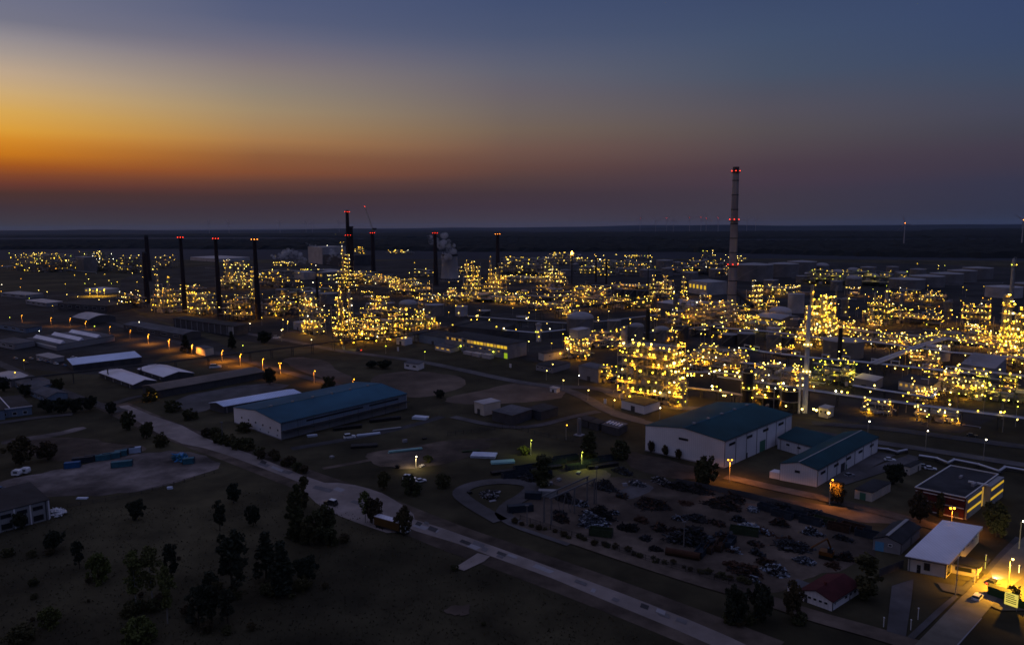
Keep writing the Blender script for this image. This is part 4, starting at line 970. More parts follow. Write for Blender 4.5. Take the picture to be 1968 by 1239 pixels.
T('huge pale tank, middle of the row beyond the tallest chimney', 1505, 533, 56, 508)
T('huge pale tank, rightmost of the row beyond the tallest chimney', 1540, 527, 54, 504)
for i, (x, yb, wd, yt) in enumerate([(1742, 556, 64, 538), (1780, 553, 62, 532), (1818, 547, 58, 527), (1848, 542, 50, 521), (1878, 537, 52, 516)]):
    T(['dark round tank nearest the camera in the diagonal row at right', 'second tank from the front of the diagonal row at right', 'middle tank of the diagonal row at right', 'tank just before the farthest of the diagonal row at right', 'farthest tank of the diagonal row at right'][i], x, yb, wd, yt, group='diagonal row of five round tanks')
T('wide low pale tank beside the lamp hung mast at the right edge', 1928, 573, 62, 553, 'tank_white', 'tank_white')
T('low tank cut by the right edge of the picture behind the lamp hung mast', 1976, 558, 50, 546)
far = [(1579, 525, 26, 511), (1610, 536, 27, 524), (1639, 531, 22, 519), (1668, 529, 28, 514), (1640, 551, 29, 536), (1673, 547, 30, 532), (1703, 541, 25, 528), (1715, 522, 22, 513), (1732, 536, 24, 523), (1764, 531, 29, 518), (1543, 544, 26, 531), (1577, 541, 26, 527), (1481, 557, 27, 539), (1607, 559, 22, 541)]
fl = ['small domed tank right of the huge tank row', 'domed tank under a short row of yellow lamps at right', 'small tank behind the domed ones right of centre', 'pale cone roofed tank at the far edge of the plant at right', 'round tank with spherical look between the big lit unit and the diagonal row', 'dark domed tank left of the diagonal row', 'small dark tank touching the nearest tank of the diagonal row', 'tiny pale tank at the far edge above the diagonal row', 'small tank hidden behind the second of the diagonal row', 'dark tank standing alone behind the diagonal row', 'low tank in front of the huge tank row', 'low tank right of the low one before the huge tank row', 'tank just right of the tallest chimney behind rows of white lamps', 'upright small tank above the big lit unit at right']
for (x, yb, wd, yt), lb in zip(far, fl): T(lb, x, yb, wd, yt, roof='dome' if 'dome' in lb or 'spher' in lb else 'cone')
rowt = [(1087, 531, 20, 519), (1130, 526, 23, 513), (1140, 513, 22, 502), (1176, 513, 19, 501), (1191, 528, 18, 515), (1209, 515, 19, 500), (1243, 533, 28, 519), (1277, 522, 32, 501), (1282, 531, 22, 516), (1303, 518, 21, 504), (1328, 526, 28, 513), (1326, 538, 31, 524), (1342, 515, 26, 502), (1371, 526, 26, 508), (1378, 533, 32, 518), (1405, 518, 20, 505), (1062, 518, 18, 507), (1104, 520, 18, 508), (1156, 522, 16, 510), (1228, 521, 16, 508)]
rl = ['squat dark tank near the flare', 'tank right of the flare, second of the front row', 'small far tank above the second of the front row', 'far tank behind the right short dark stack', 'short tank beside the right short dark stack', 'tall looking far tank left of the thin mast', 'pale tank behind the thin mast', 'largest far tank just right of the thin mast', 'front tank overlapping the largest one by the thin mast', 'small far tank next to the largest one by the thin mast', 'back tank of the stacked looking pair left of the tallest chimney', 'front tank of the stacked looking pair left of the tallest chimney', 'far tank above the stacked looking pair', 'far tank left of the tallest chimney top ring', 'pale front tank touching the tallest chimney from the left', 'small tank partly hidden by the tallest chimney', 'dim tank at the left end of the far tank rows', 'dim small tank just left of the left short dark stack', 'dim tank between the two short dark stacks', 'dim tank just left of the thin mast']
for (x, yb, wd, yt), lb in zip(rowt, rl): T(lb, x, yb, wd, yt)
T('dark upright cylinder, leftmost of three under the lamp row', 1190, 577, 20, 557, 'tank_dark', 'tank_dark'); T('dark upright cylinder, middle of three under the lamp row', 1213, 578, 20, 558, 'tank_dark', 'tank_dark'); T('dark upright cylinder, rightmost of three under the lamp row', 1236, 579, 22, 559, 'tank_dark', 'tank_dark')
T('grey tank among lamps left of the slim unlit stack, first from the left', 543, 575, 24, 557); T('grey tank among lamps left of the slim unlit stack, second from the left', 590, 578, 34, 561); T('wide grey tank right of the slim unlit stack', 632, 585, 36, 565)
T('dim tank right of the brightest yellow tower, before the domed tank', 747, 598, 24, 583); T('domed dark tank like a sphere right of the yellow towers', 785, 602, 36, 585, roof='dome', stair=True); T('wide grey tank between the domed tank and the green lit tank', 835, 608, 38, 587)
T('tank tinted green by lamps near the centre of the plant', 887, 608, 24, 590, 'tank_white', 'tank_white', lit=3)
T('broad domed tank behind the white box topped unit in the centre', 1115, 640, 52, 613, roof='dome'); T('grey tank with rail behind the grey slab, left of the upright vessel', 1180, 652, 26, 617); T('white tank between the upright vessel and the thick dark stack', 1223, 651, 28, 628, roof='dome')
T('pale domed tank right of the thick dark stack', 1271, 656, 28, 634, roof='dome'); T('dark tank right of the pale domed one behind the brightest unit', 1310, 652, 26, 628, 'tank_dark', 'tank_dark')
T('white stubby tank under dark pipes near the slender stack', 1486, 652, 26, 632, 'tank_white', 'tank_white', 'flat'); T('grey open tank with thick rim behind the silver pipe', 1488, 676, 30, 648, 'tank_shell', 'tank_roof', 'flatopen'); T('dark tank beside the open rimmed tank', 1513, 677, 26, 650, 'tank_dark', 'tank_dark')
T('dark tank left of the open rimmed tank, behind the bright silver pipe', 1434, 668, 34, 642, 'tank_dark', 'tank_roof'); T('low dark tank far left of the open rimmed tank, beyond the silver pipe', 1402, 664, 30, 644, 'tank_dark', 'tank_roof')
T('big round grey tank with conical roof right of the slender stack', 1619, 690, 74, 658, 'tank_shell', 'tank_roof', lit=2)
T('pale tank with tapered look by the diagonal pipe bridge at right', 1801, 694, 42, 668, 'tank_white', 'tank_white', lit=4)
T('tall white tank at the left flank of the big bright unit', 1529, 602, 30, 566, 'tank_white', 'tank_white')
T('low wide domed tank in front of the tall white tank', 1499, 613, 42, 600, 'tank_white', 'tank_white', 'dome')
T('small tank left of the slim chimneys in the far lamp field', 150, 516, 15, 503)
T('dim tank in the dark left of the tallest chimney base', 1345, 648, 34, 634, 'tank_dark', 'tank_roof'); T('pale low tank in the dark ground between the plant blocks, right of centre', 930, 610, 26, 598, 'tank_dark', 'tank_roof'); T('dim low tank left of centre between lamp fields', 1005, 620, 26, 610, 'tank_dark', 'tank_roof')
# upright vessels standing free
def vessel(label, px, yb, w, yt, m='tank_white', lamps=0):
    B = G(px, yb); s = S(B); H = HT(B, yt); r = w / 2 / s
    t = thing('vessel', label, 'vessel', B)
    b = MB(B); b.lathe(B, [(r * 1.08, -.5), (r * 1.08, 1.5), (r, 1.8), (r, H * .94), (r * .8, H * .985), (r * .3, H)], 18); b.build('shell', m, t, True)
    for z in (.45, .9):
        b = MB(B); b.lathe(B, [(r, H * z), (r + 1, H * z), (r + 1, H * z + .2), (r, H * z + .2)], 14, False)
        for k in range(9):
            a = 2 * math.pi * k / 9; q = B + Vector((math.cos(a) * (r + .95), math.sin(a) * (r + .95), H * z)); b.bar(q, q + Vector((0, 0, 1.1)), .08)
        b.build('platform', 'steel', t)
    b = MB(B); q = B + Vector((r + .5, -.4, 0)); b.tube([q, q + Vector((0, 0, H + .6)), B + Vector((0, 0, H + .6))], .25); b.build('overhead_pipe', 'pipe', t)
    for k in range(lamps):
        a = R.uniform(-2.8, -.3); lamp(t, Vector((math.cos(a) * (r + 1), math.sin(a) * (r + 1), H * R.choice((.45, .9, .2)) + 1.3)), max(.4, .5 / s), lampcol())
    return t
vessel('slim white upright vessel with looped pipe left of the white box topped unit', 1035, 656, 9, 620, 'tank_white', 3)
vessel('pale upright vessel left of the thick dark stack', 1199, 660, 11, 627, 'tank_white', 2)
vessel('dim upright vessel right of the big bright unit', 1622, 608, 12, 572, 'tank_shell', 4)
vessel('stout grey upright vessel in the lamp field at right', 1820, 614, 13, 577, 'tank_shell', 3)
vessel('dark vessel column nearest the tall white hall, left of the slender stack', 1436, 780, 19, 708, 'dark_vessel', 5)
vessel('dark furnace vessel between the dark column and the slender stack', 1481, 780, 28, 741, 'dark_vessel', 4)
vessel('dark furnace vessel just left of the slender stack', 1517, 790, 30, 745, 'dark_vessel', 4)
vessel('narrow upright vessel with lamp top in the lamp field at right', 1702, 612, 7, 556, 'vessel', 10)
vessel('narrow dark column far right of the big bright unit', 1731, 606, 7, 566, 'tank_shell', 3)
vessel('lamp hung mast like column at the right edge', 1936, 650, 6, 496, 'vessel', 14)
vessel('grey column between lamp fields left of the tallest chimney', 1298, 600, 10, 566, 'tank_shell', 3)
# wind turbines
def turbine(label, px, pyb, pyt, red=True, group=None, dist=None, sz=1, a0=0.3):
    B = G(px, pyb) if dist is None else EYE + ray(px, 440) * dist
    B = Vector((B.x, B.y, 0)); s = S(B); H = HT(B, pyt); k = max(1, .17 / s)
    t = thing('wind_turbine', label, 'wind turbine', B, group)
    b = MB(B); b.lathe(B, [(2.6 * k, 0), (1.4 * k, H)], 10); b.build('tower', 'tank_white', t, True)
    n = away(B) * -1; x = Vector((n.y, -n.x, 0)); hub = B + Vector((0, 0, H)) + n * 3
    b = MB(B); b.obox(B + Vector((0, 0, H)), n, x, -5, 3, -1.6, 1.6, -1.4, 1.8); b.build('nacelle', 'tank_white', t)
    L_ = H * .42
    for i in range(3):
        a = a0 + i * 2.094; d = x * math.sin(a) + Vector((0, 0, math.cos(a))); e = d.cross(n)
        b = MB(B); P = [hub, hub + d * L_ * .2 + e * 1.6 * k, hub + d * L_, hub + d * L_ * .2 - e * .9 * k]; b.slab(P, .5); 
        b.build('blade', 'tank_white', t)
    if red: lamp(t, Vector((0, 0, H + 2.6)), max(.9, .8 / s if dist is None else .3 / s), 'amber' if dist is None else 'red', 'warning_light')
    return t
turbine('wind turbine with orange light standing in the dark plain right of the tallest chimney', 1736.5, 475, 430)
turbine('wind turbine with orange light at the right edge of the picture', 1963, 474, 424, a0=.9)
for i, (x, y, rd) in enumerate([(1230, 420, 1), (1260, 424, 0), (1281, 420, 1), (1294, 423, 0), (1325, 419, 1), (1347, 418, 1), (1357, 420, 1), (1380, 420, 1), (1435, 422, 0), (1452, 423, 0)]):
    turbine('tiny distant wind turbine on the horizon left of the tallest chimney' if x < 1400 else 'tiny unlit wind turbine on the horizon right of the tallest chimney', x, 0, y, rd, 'wind farm on the horizon' if x < 1400 else 'unlit turbines on the horizon', 11000, a0=i * .7)
for i, x in enumerate((402, 440, 538, 588, 600, 652)):
    turbine('tiny unlit wind turbine faint on the horizon at left', x, 0, 428, 0, 'unlit turbines on the left horizon', 12000, a0=i * .5)
# lattice masts and pylon like poles
for lb, x, yb, yt in (('slim grey mast standing on a small pale slab in the middle ground', 1113, 836, 803),):
    B = G(x, yb); s = S(B); H = HT(B, yt); t = thing('mast', lb, 'mast', B)
    b = MB(B); b.lathe(B, [(1.0, -.2), (1.0, H * .9), (.7, H)], 12); b.build('shaft', 'tank_shell', t, True)
    b = MB(B); b.box(B + Vector((0, 0, .2)), (4, 4, .5), UA, UB); b.build('base', 'pale_slab', t)
# ---------------------------------------------------------------- lit process units
GL = {}
def glow(t, loc, watts, pal='y'):
    k = (watts, pal)
    if k not in GL:
        l = bpy.data.lights.new('lamp_light', 'SPOT'); l.energy = watts; l.shadow_soft_size = .25; l.spot_size = math.radians(168); l.spot_blend = .5
        l.color = (1, .43, .016) if pal != 'g' else (.9, .66, .04); GL[k] = l
    o = bpy.data.objects.new('lamp_light', GL[k]); C.objects.link(o); o.parent = t; o.location = loc - Vector((0, 0, .9))
def unit(label, px, py, wpx, hpx, n, kind='frame', pal='y', ratio=.7, name='process_unit', nves=None, lr=None, solid=False):
    B = G(px, py); s = S(B); dist = depth(B); wpx *= {'low': 1.3, 'frame': 1.15, 'rows': 1.2}.get(kind, 1.0) if wpx > 30 else 1
    W = wpx / s; LX = W / (.8 + .6 * ratio); LY = ratio * LX
    half = (LX * .6 + LY * .8) / 2
    Cc = B + away(B) * half; Cc.z = 0
    H = max(4.5, hpx / s - half * 1.2 * CH / dist)
    rad = lr or min(.85, max(.27, .40 / s))
    t = thing(name, label, 'process unit', Cc)
    step = 6.0 if dist < 560 else 8.0 if dist < 950 else 12.0
    nx = max(1, round(LX / step)); ny = max(1, round(LY / step)); dx = LX / nx; dy = LY / ny
    lev = 5.0 if dist < 700 else 6.0
    nl = max(1, round(H / lev)); lz = H / nl
    bw = .3 if dist < 560 else .38
    def P(a, c, z): return Cc + UA * (a - LX / 2) + UB * (c - LY / 2) + Vector((0, 0, z))
    hm = [[1] * ny for _ in range(nx)]
    for i in range(nx):
        for j in range(ny):
            if kind == 'frame': q = max(1, round(nl * (R.choice((.5, .65, .8, 1, 1)))))
            elif kind == 'low': q = max(1, round(nl * R.choice((.35, .6, 1))))
            else: q = max(1, round(nl * R.choice((.3, .4, .55))))
            hm[i][j] = q if not solid else nl - (1 if R.random() < .2 else 0)
    if kind == 'frame': hm[R.randrange(nx)][0] = nl
    fr = MB(Cc); pl = MB(Cc); spots = []
    def lvl(i, j): return hm[i][j] if 0 <= i < nx and 0 <= j < ny else 0
    for i in range(nx + 1):
        for j in range(ny + 1):
            m = max(lvl(i - 1, j - 1), lvl(i, j - 1), lvl(i - 1, j), lvl(i, j))
            if m: fr.obox(P(i * dx, j * dy, 0), UA, UB, -bw / 2, bw / 2, -bw / 2, bw / 2, -.3, m * lz + (1.2 if R.random() < .3 else 0))
    for k in range(1, nl + 1):
        z = k * lz
        for i in range(nx):
            for j in range(ny + 1):
                if max(lvl(i, j - 1), lvl(i, j)) >= k: fr.obox(P(i * dx, j * dy, z), UA, UB, bw / 2, dx - bw / 2, -bw * .4, bw * .4, -bw, -.02)
        for i in range(nx + 1):
            for j in range(ny):
                if max(lvl(i - 1, j), lvl(i, j)) >= k: fr.obox(P(i * dx, j * dy, z), UA, UB, -bw * .4, bw * .4, bw / 2, dy - bw / 2, -bw, -.02)
        for i in range(nx):
            for j in range(ny):
                if hm[i][j] < k: continue
                if R.random() < .72:
                    pl.obox(P(i * dx, j * dy, z), UA, UB, .2, dx - .2, .2, dy - .2, 0, .1)
                fs = []
                if lvl(i, j - 1) < k: fs.append(((0, -.15), (dx, -.15), 3))
                if lvl(i + 1, j) < k: fs.append(((dx + .15, 0), (dx + .15, dy), 3))
                if lvl(i - 1, j) < k: fs.append(((-.15, 0), (-.15, dy), .7))
                if lvl(i, j + 1) < k: fs.append(((0, dy + .15), (dx, dy + .15), .7))
                for p, q, wt in fs:
                    a = P(i * dx + p[0], j * dy + p[1], z); c = P(i * dx + q[0], j * dy + q[1], z)
                    if dist < 1000:
                        fr.bar(a + Vector((0, 0, 1.1)), c + Vector((0, 0, 1.1)), .09)
                        if dist < 560: fr.bar(a + Vector((0, 0, .6)), c + Vector((0, 0, .6)), .06)
                    for u in (.2, .5, .8): spots.append((wt, a.lerp(c, u + R.uniform(-.12, .12)) + Vector((0, 0, R.uniform(2.0, 2.7) if k < hm[i][j] else R.uniform(1.2, 2.4)))))
                    u = R.uniform(.2, .8); spots.append((wt * .8, a.lerp(c, u) + Vector((0, 0, -lz + 2.6))))
    for i in range(nx):        # bracing on the front faces
        if R.random() < .6 and hm[i][0] >= 1:
            for k in range(hm[i][0]):
                if R.random() < .5: fr.bar(P(i * dx, -.05, k * lz), P((i + 1) * dx, -.05, (k + 1) * lz), .14)
    fm = R.choice(('steel', 'steel', 'green_steel', 'dark_steel')) if lr is None else 'steel'; fr_late = True
    if pl.f: pl.build_pieces('platform', 'grating', t)
    # vessels
    nv = nves if nves is not None else (max(1, min(6, round(W / 9))) if kind != 'rows' else 1)
    for k in range(nv):
        r = R.uniform(.7, 1.7) if dist < 900 else R.uniform(1.2, 2.4)
        a = LX * (k + R.uniform(.25, .75)) / nv; c = LY * R.uniform(.15, .85)
        if kind in ('frame', 'tower') and (k % 2 == 0 or kind == 'tower'):
            hh = H * (R.uniform(.75, 1.05) if kind == 'frame' else R.uniform(.7, 1.0) if k else 1.0)
            q = P(a, c, 0); b = MB(Cc)
            b.lathe(q, [(r, -.3), (r, hh * .93), (r * .75, hh * .985), (r * .25, hh)], 14)
            col = b.build('column', R.choice(('vessel', 'vessel', 'tank_shell', 'pipe')), t, True)
            np_ = 3 if kind == 'frame' else max(3, int(hh / 6)); pb = MB(Cc)
            for e in range(np_):
                z = hh * (e + 1) / (np_ + .3)
                pb.lathe(q, [(r, z), (r + 1.1, z), (r + 1.1, z + .15), (r, z + .15)], 12, False)
                pb.lathe(q, [(r + 1.05, z + 1.0), (r + 1.12, z + 1.1), (r + 1.05, z + 1.1)], 12, False)
                for ang in (-2.6, -2.0, -1.5, -1.0, -.4):
                    spots.append((4 if kind == 'tower' else 2, q + Vector((math.cos(ang) * (r + 1.2), math.sin(ang) * (r + 1.2), z + R.uniform(1.2, 2.2)))))
            pb.build('gallery', 'grating', t)
        else:
            z = lz * R.randrange(0, max(1, nl)); hl = min(LX * .3, 6); q = P(a, c, z + r + .5)
            b = MB(Cc); dd = UA if R.random() < .6 else UB
            b.cyl(q - dd * hl, q + dd * hl, r, n=12); b.cyl(q + dd * hl, q + dd * (hl + r * .5), r, r * .4, n=12); b.cyl(q - dd * hl, q - dd * (hl + r * .5), r, r * .4, n=12)
            b.build('drum', R.choice(('vessel', 'pipe', 'tank_white')), t, True)
    # pale boxes added on the floors to catch the lamps' golden glow
    eq = MB(Cc)
    for k in range(0, nl):
        for i in range(nx):
            for j in range(ny):
                if hm[i][j] > k and R.random() < (.62 if solid else .38):
                    fx, fy = R.uniform(.25, .6) * dx, R.uniform(.25, .6) * dy; ox, oy = R.uniform(.4, dx - fx - .3), R.uniform(.4, dy - fy - .3)
                    if dist < 520: eq = MB(Cc)
                    else: eq = fr; fr.cm = 1
                    eq.obox(P(i * dx + ox, j * dy + oy, k * lz + .12), UA, UB, 0, fx, 0, fy, 0, R.uniform(.3, .62) * lz)
                    fr.cm = 0
                    if dist < 520: eq.build('light_catch_box', R.choice(('tank_white', 'vessel', 'cream_wall')), t)
    fr.build('frame', [fm, 'tank_white'], t)
    # piping
    b = MB(Cc); npip = int(10 + W * .35) if dist < 700 else int(6 + W * .12)
    for k in range(npip):
        r = R.uniform(.1, .28) * (1 if dist < 700 else 1.5)
        p = P(R.uniform(-.05, 1.05) * LX, R.uniform(-.1, 1.0) * LY, R.uniform(.4, 1.0) * H * R.random() + .5); pts = [p]
        for e in range(R.randrange(2, 5)):
            q = pts[-1] + R.choice((UA * R.uniform(-.5, .5) * LX, UB * R.uniform(-.5, .5) * LY, Vector((0, 0, R.uniform(-.4, .4) * H))))
            q.z = min(max(q.z, .4), H * .97); pts.append(q)
        b.tube(pts, r, 6)
    b.build_pieces('piping', R.choice(('pipe', 'insulated_pipe', 'pipe')), t)
    if dist < 700:         # stair flights up the right-hand side
        b = MB(Cc)
        for k in range(nl):
            z = k * lz; y0 = LY * .3; y1 = LY * .3 + min(LY * .4, 5)
            if k % 2: y0, y1 = y1, y0
            a = P(LX + 1.0, y0, z); c = P(LX + 1.0, y1, z + lz)
            for o in (-.45, .45): b.bar(a + UA * o, c + UA * o, .16); b.bar(a + UA * o + Vector((0, 0, 1)), c + UA * o + Vector((0, 0, 1)), .07)
        b.build('stair', 'steel', t)
    # lamps
    chosen = []
    pool = [(R.random() ** (1 / w_), p) for w_, p in spots]; pool.sort(key=lambda q: -q[0])
    mind = (LX * H / max(1, n)) ** .5 * .72
    for dmin in (mind, mind * .5, 0):
        for _, p in pool:
            if len(chosen) >= n: break
            if all((p - q).length > dmin for q in chosen): chosen.append(p)
    for i_, p in enumerate(chosen[:100]):
        if dist < 1300 and i_ % (2 if lr else 3) == 0: glow(t, p - Cc, 2300 if lr else 1700 if dist < 560 else 2800, pal)
        lamp(t, p - Cc, rad * math.exp(R.gauss(0, .27)), lampcol(pal))
    return t
U = unit
U('brightest unit, a six storey yellow lit steel frame just behind the tall white hall', 1250, 781, 116, 126, 92, 'frame', 'y', .7, nves=3, lr=.46, solid=True)
U('low lit rack leaning against the left side of the brightest unit', 1170, 738, 34, 34, 12)
U('small lit stair frame at the right foot of the brightest unit', 1306, 782, 26, 52, 16, nves=1)
U('lit pipework just right of the brightest unit top', 1350, 712, 44, 48, 24, 'low')
U('spread out pipework with lamps between the brightest unit and the silver pipe', 1385, 722, 86, 52, 36, 'low', 'w')
U('dark pipework with lamps around the dark column near the slender stack', 1462, 784, 60, 76, 20, 'low', 'w')
U('tangle of pipes and lamps behind the foot of the slender stack', 1500, 752, 90, 52, 34, 'low', 'w')
U('small glowing yellow frame under a white box, right of the yellow walled block', 1110, 692, 44, 40, 42, 'frame', 'y', .8)
U('lamp dotted pipework right of the white box topped unit', 1156, 672, 58, 36, 20, 'low')
U('lamp field just left of the tallest chimney foot', 1348, 634, 92, 58, 48, 'low', 'w')
U('lit columns left of the white control building', 1272, 574, 50, 46, 46, 'tower', 'w')
U('narrow lit stair tower at the left corner of the white control building', 1314, 570, 12, 38, 16, 'tower', 'w', nves=1)
U('yellow lit plant beneath the two short dark stacks', 1140, 592, 76, 40, 66, 'low')
U('row of lamps on the roof walk of three dark upright cylinders', 1213, 556, 68, 9, 20, 'rows')
U('long gallery with two rows of white lamps in the centre distance', 1012, 544, 78, 13, 36, 'rows', 'w')
U('bright stepped frame at the right end of the long lamp gallery', 1068, 551, 38, 32, 44, 'frame', 'w')
U('low gallery lit yellow below the long lamp gallery', 985, 586, 60, 20, 30, 'rows')
U('scattered lit pumps right of the low yellow gallery', 1068, 580, 58, 30, 24, 'low')
U('left of two bright lamp covered towers right of the cooling tower', 908, 565, 40, 66, 64, 'tower', 'y', .8, nves=3)
U('right of two bright lamp covered towers right of the cooling tower', 952, 572, 44, 80, 66, 'tower', 'y', .8, nves=3)
U('low lamps at the foot of the two towers right of the cooling tower', 925, 582, 86, 20, 32, 'low')
U('lamp rows beside the cooling tower basin', 878, 580, 46, 22, 18, 'rows')
U('lamp covered tower at the foot of the tallest dark chimney', 668, 560, 44, 96, 96, 'tower', 'w', .8, nves=3)
U('small yellow block of lamps right of the tallest dark chimney', 694, 500, 24, 24, 26, 'frame')
U('low yellow lamps behind the two chimneys by the crane', 700, 545, 60, 24, 32, 'low')
U('lamp gallery with white rows left of the cooling tower', 740, 549, 70, 22, 46, 'rows', 'w')
U('stepped lamp rows just left of the cooling tower foot', 790, 568, 66, 32, 42, 'low')
U('left outer frame of the front row of yellow units', 602, 644, 44, 78, 54, 'frame', 'w')
U('tallest bright tower of the front row of yellow units', 662, 660, 44, 104, 98, 'tower', 'w', .8, nves=4)
U('middle frame of the front row of yellow units', 716, 658, 60, 52, 58, 'low', 'y')
U('frame at the right end of the front row of yellow units', 762, 650, 42, 46, 36, 'low')
U('outlying low unit right of the front row of yellow units', 812, 640, 56, 40, 42, 'low')
U('cluster of lamps in the second row behind the yellow units', 718, 608, 42, 34, 32, 'low')
U('cluster of lamps in front of the domed dark tank', 772, 630, 34, 34, 22, 'low')
U('low platform with lamps and pale roofs right of the amber lit chimney', 540, 608, 66, 36, 40, 'low')
U('lamps around the tanks left of the slim unlit stack', 592, 580, 84, 28, 26, 'low')
U('lamp rows at the foot of the first slim chimney', 253, 593, 56, 32, 28, 'frame', 'w')
U('yellow tower group between the first and third slim chimneys', 322, 602, 62, 76, 62, 'tower', 'y', .8)
U('yellow frame between the third and fourth slim chimneys', 390, 606, 52, 42, 40, 'frame')
U('far bright columns behind the gap of the right slim chimneys', 450, 556, 76, 58, 72, 'tower', 'w', .6, nves=5)
U('pumps and lamps left of the amber lit chimney foot', 460, 618, 64, 50, 34, 'low')
U('narrow lamp column touching the amber lit chimney', 488, 584, 14, 72, 24, 'tower', 'y', nves=1)
U('sprinkle of lamps of the far works at the left edge of the plant', 86, 523, 130, 38, 96, 'low', 'y', .4)
U('lamps around the grey silo block at far left', 184, 521, 70, 38, 50, 'low', 'w', .4)
U('few lamps behind the unlit chimneys at far left', 250, 525, 46, 34, 20, 'low', 'y', .5)
U('small lamp group between the unlit chimneys and the third stack, far off', 320, 515, 38, 24, 14, 'low', 'y', .5)
U('lamp rows on the flat hall before the steam clouds', 600, 526, 40, 12, 22, 'rows', 'y', .5)
U('thin lamp row under the left steam bank', 550, 512, 46, 12, 18, 'rows', 'w', .4)
U('loose lamps below the left steam bank', 535, 552, 70, 34, 20, 'low')
U('stairway of lamps right of the tall pale block', 630, 502, 6, 30, 10, 'tower', 'y', nves=1)
U('huge lamp covered works, the brightest mass right of the slender stack', 1576, 652, 66, 108, 100, 'tower', 'y', .9, nves=5, lr=.5)
U('lower front frame of the huge lamp covered works', 1560, 668, 52, 40, 40, 'low', 'w')
U('lamps right of the huge lamp covered works', 1630, 650, 44, 30, 30, 'low', 'w')
U('lamp columns with a bright top in the middle of the right lamp field', 1690, 626, 50, 66, 52, 'tower', 'y', .7, nves=3)
U('flat lamp field with orange glints before the diagonal tank row', 1764, 626, 76, 32, 42, 'low')
U('lamp frame left of the works at the right edge', 1874, 626, 48, 52, 52, 'frame', 'y')
U('bright works filling the right edge of the picture', 1945, 690, 62, 128, 100, 'tower', 'y', .8, nves=5, lr=.5)
U('second frame of the bright works at the right edge, nearer the camera', 1935, 705, 60, 60, 60, 'low', 'y')
U('rows of white lamps just right of the tallest chimney', 1492, 566, 76, 16, 40, 'rows', 'w')
U('lamp tower close to the right side of the tallest chimney', 1452, 592, 26, 54, 40, 'tower', 'w', .8, nves=2)
U('low lamps between the tallest chimney and the low domed tank', 1440, 622, 50, 36, 34, 'low', 'w')
U('lamps and pipes under the orange lit windows', 1470, 640, 60, 22, 20, 'low', 'g')
U('lamp sprinkled pumps right of the big round grey tank', 1700, 672, 92, 32, 36, 'low', 'w')
U('lamp sprinkled pumps left of the tapered pale tank', 1768, 664, 56, 26, 22, 'low', 'g')
U('lamp sprinkled frames behind the tapered pale tank', 1850, 668, 84, 36, 46, 'low', 'y')
U('lit pumps before the tapered pale tank', 1776, 710, 44, 34, 24, 'low', 'w')
U('cluster of grey pipes with lamps under the rising steam at right', 1850, 768, 60, 52, 44, 'low', 'w')
U('dark pipework with green lamps at the lower right of the plant', 1922, 780, 84, 58, 28, 'low', 'g')
U('dark pipework with greenish lamps right of the slender stack', 1600, 742, 64, 48, 34, 'low', 'g')
U('floodlit pumps on the paving right of the guard house', 1684, 800, 42, 30, 10, 'low', 'w')
U('low pipe bundle with floodlights along the front road at right', 1802, 816, 62, 30, 12, 'low', 'w')
U('far strip of yellow lamps behind the chimney pair by the crane', 770, 488, 46, 9, 18, 'rows', 'y', .4)
U('far lamps around the flare', 1085, 508, 70, 22, 50, 'low', 'y', .5)
U('far yellow strip above the tank rows', 1226, 497, 44, 9, 18, 'rows', 'y', .4)
U('far lamp sprinkle between the flare and the right chimneys', 1010, 528, 100, 34, 54, 'low', 'y', .5)
U('far lamp sprinkle among the small tanks at right', 1640, 552, 150, 34, 50, 'low', 'g', .4)
U('dim lamps among the far tank rows', 1180, 530, 130, 30, 60, 'low', 'y', .4)
U('dim lamps among the far tanks beside the tallest chimney', 1350, 530, 110, 30, 46, 'low', 'y', .4)
U('lamp scatter in the centre, left of the two short stacks', 1075, 600, 40, 24, 16, 'low')
U('lamp scatter right of the yellow plant beneath the short stacks', 1215, 594, 60, 24, 24, 'low')
# white box on the glowing frame
q = [o for o in C.objects if str(o.get('label', '')).startswith('very long shed')][0]
glow(q, (G(297, 768) - q.location) + Vector((-1.5, -1.5, 6.0)), 900)  # spot without its own fixture, added to brighten the long shed's end wall
RU = random.Random(23)
for lb, gp, x0, x1, y0, y1, k in [('small lit pump skid in the left part of the plant', 'pump skids of the left plant', 500, 850, 520, 640, 14), ('small lit pump skid near the cooling tower', 'pump skids near the cooling tower', 780, 1000, 500, 592, 10),
        ('small lit pump skid in the plant centre', 'pump skids of the plant centre', 1000, 1290, 540, 612, 12), ('small lit pump skid before the tallest chimney', 'pump skids before the tallest chimney', 1290, 1450, 570, 705, 10),
        ('small lit pump skid in the right lamp field', 'pump skids of the right field', 1440, 1900, 560, 690, 22), ('small lit pump skid at the lower right of the plant', 'pump skids of the lower right', 1440, 1960, 705, 780, 9),
        ('small lit pump skid among the far tanks', 'pump skids among the far tanks', 1010, 1420, 494, 535, 12), ('small lit pump skid behind the slim chimneys', 'pump skids behind the slim chimneys', 230, 500, 505, 590, 10)]:
    for e in range(k):
        U(lb, RU.uniform(x0, x1), RU.uniform(y0, y1), RU.uniform(18, 34), RU.uniform(9, 22), RU.randrange(7, 15), 'low', 'y' if RU.random() < .7 else 'w', name='pump_skid', nves=1)['group'] = gp
h = Bld('box_house', 'white box house with roof rim standing on the small glowing yellow frame', 'building', G(1108, 690) + UB * 1.5, G(1092, 686) + UB * 1.5, G(1126, 683) + UB * 1.5, 6, 'tank_white', 'tank_white', 'flat', over=.2, parapet='tank_white')
h.t.location.z = HT(G(1110, 692), 656) + 1
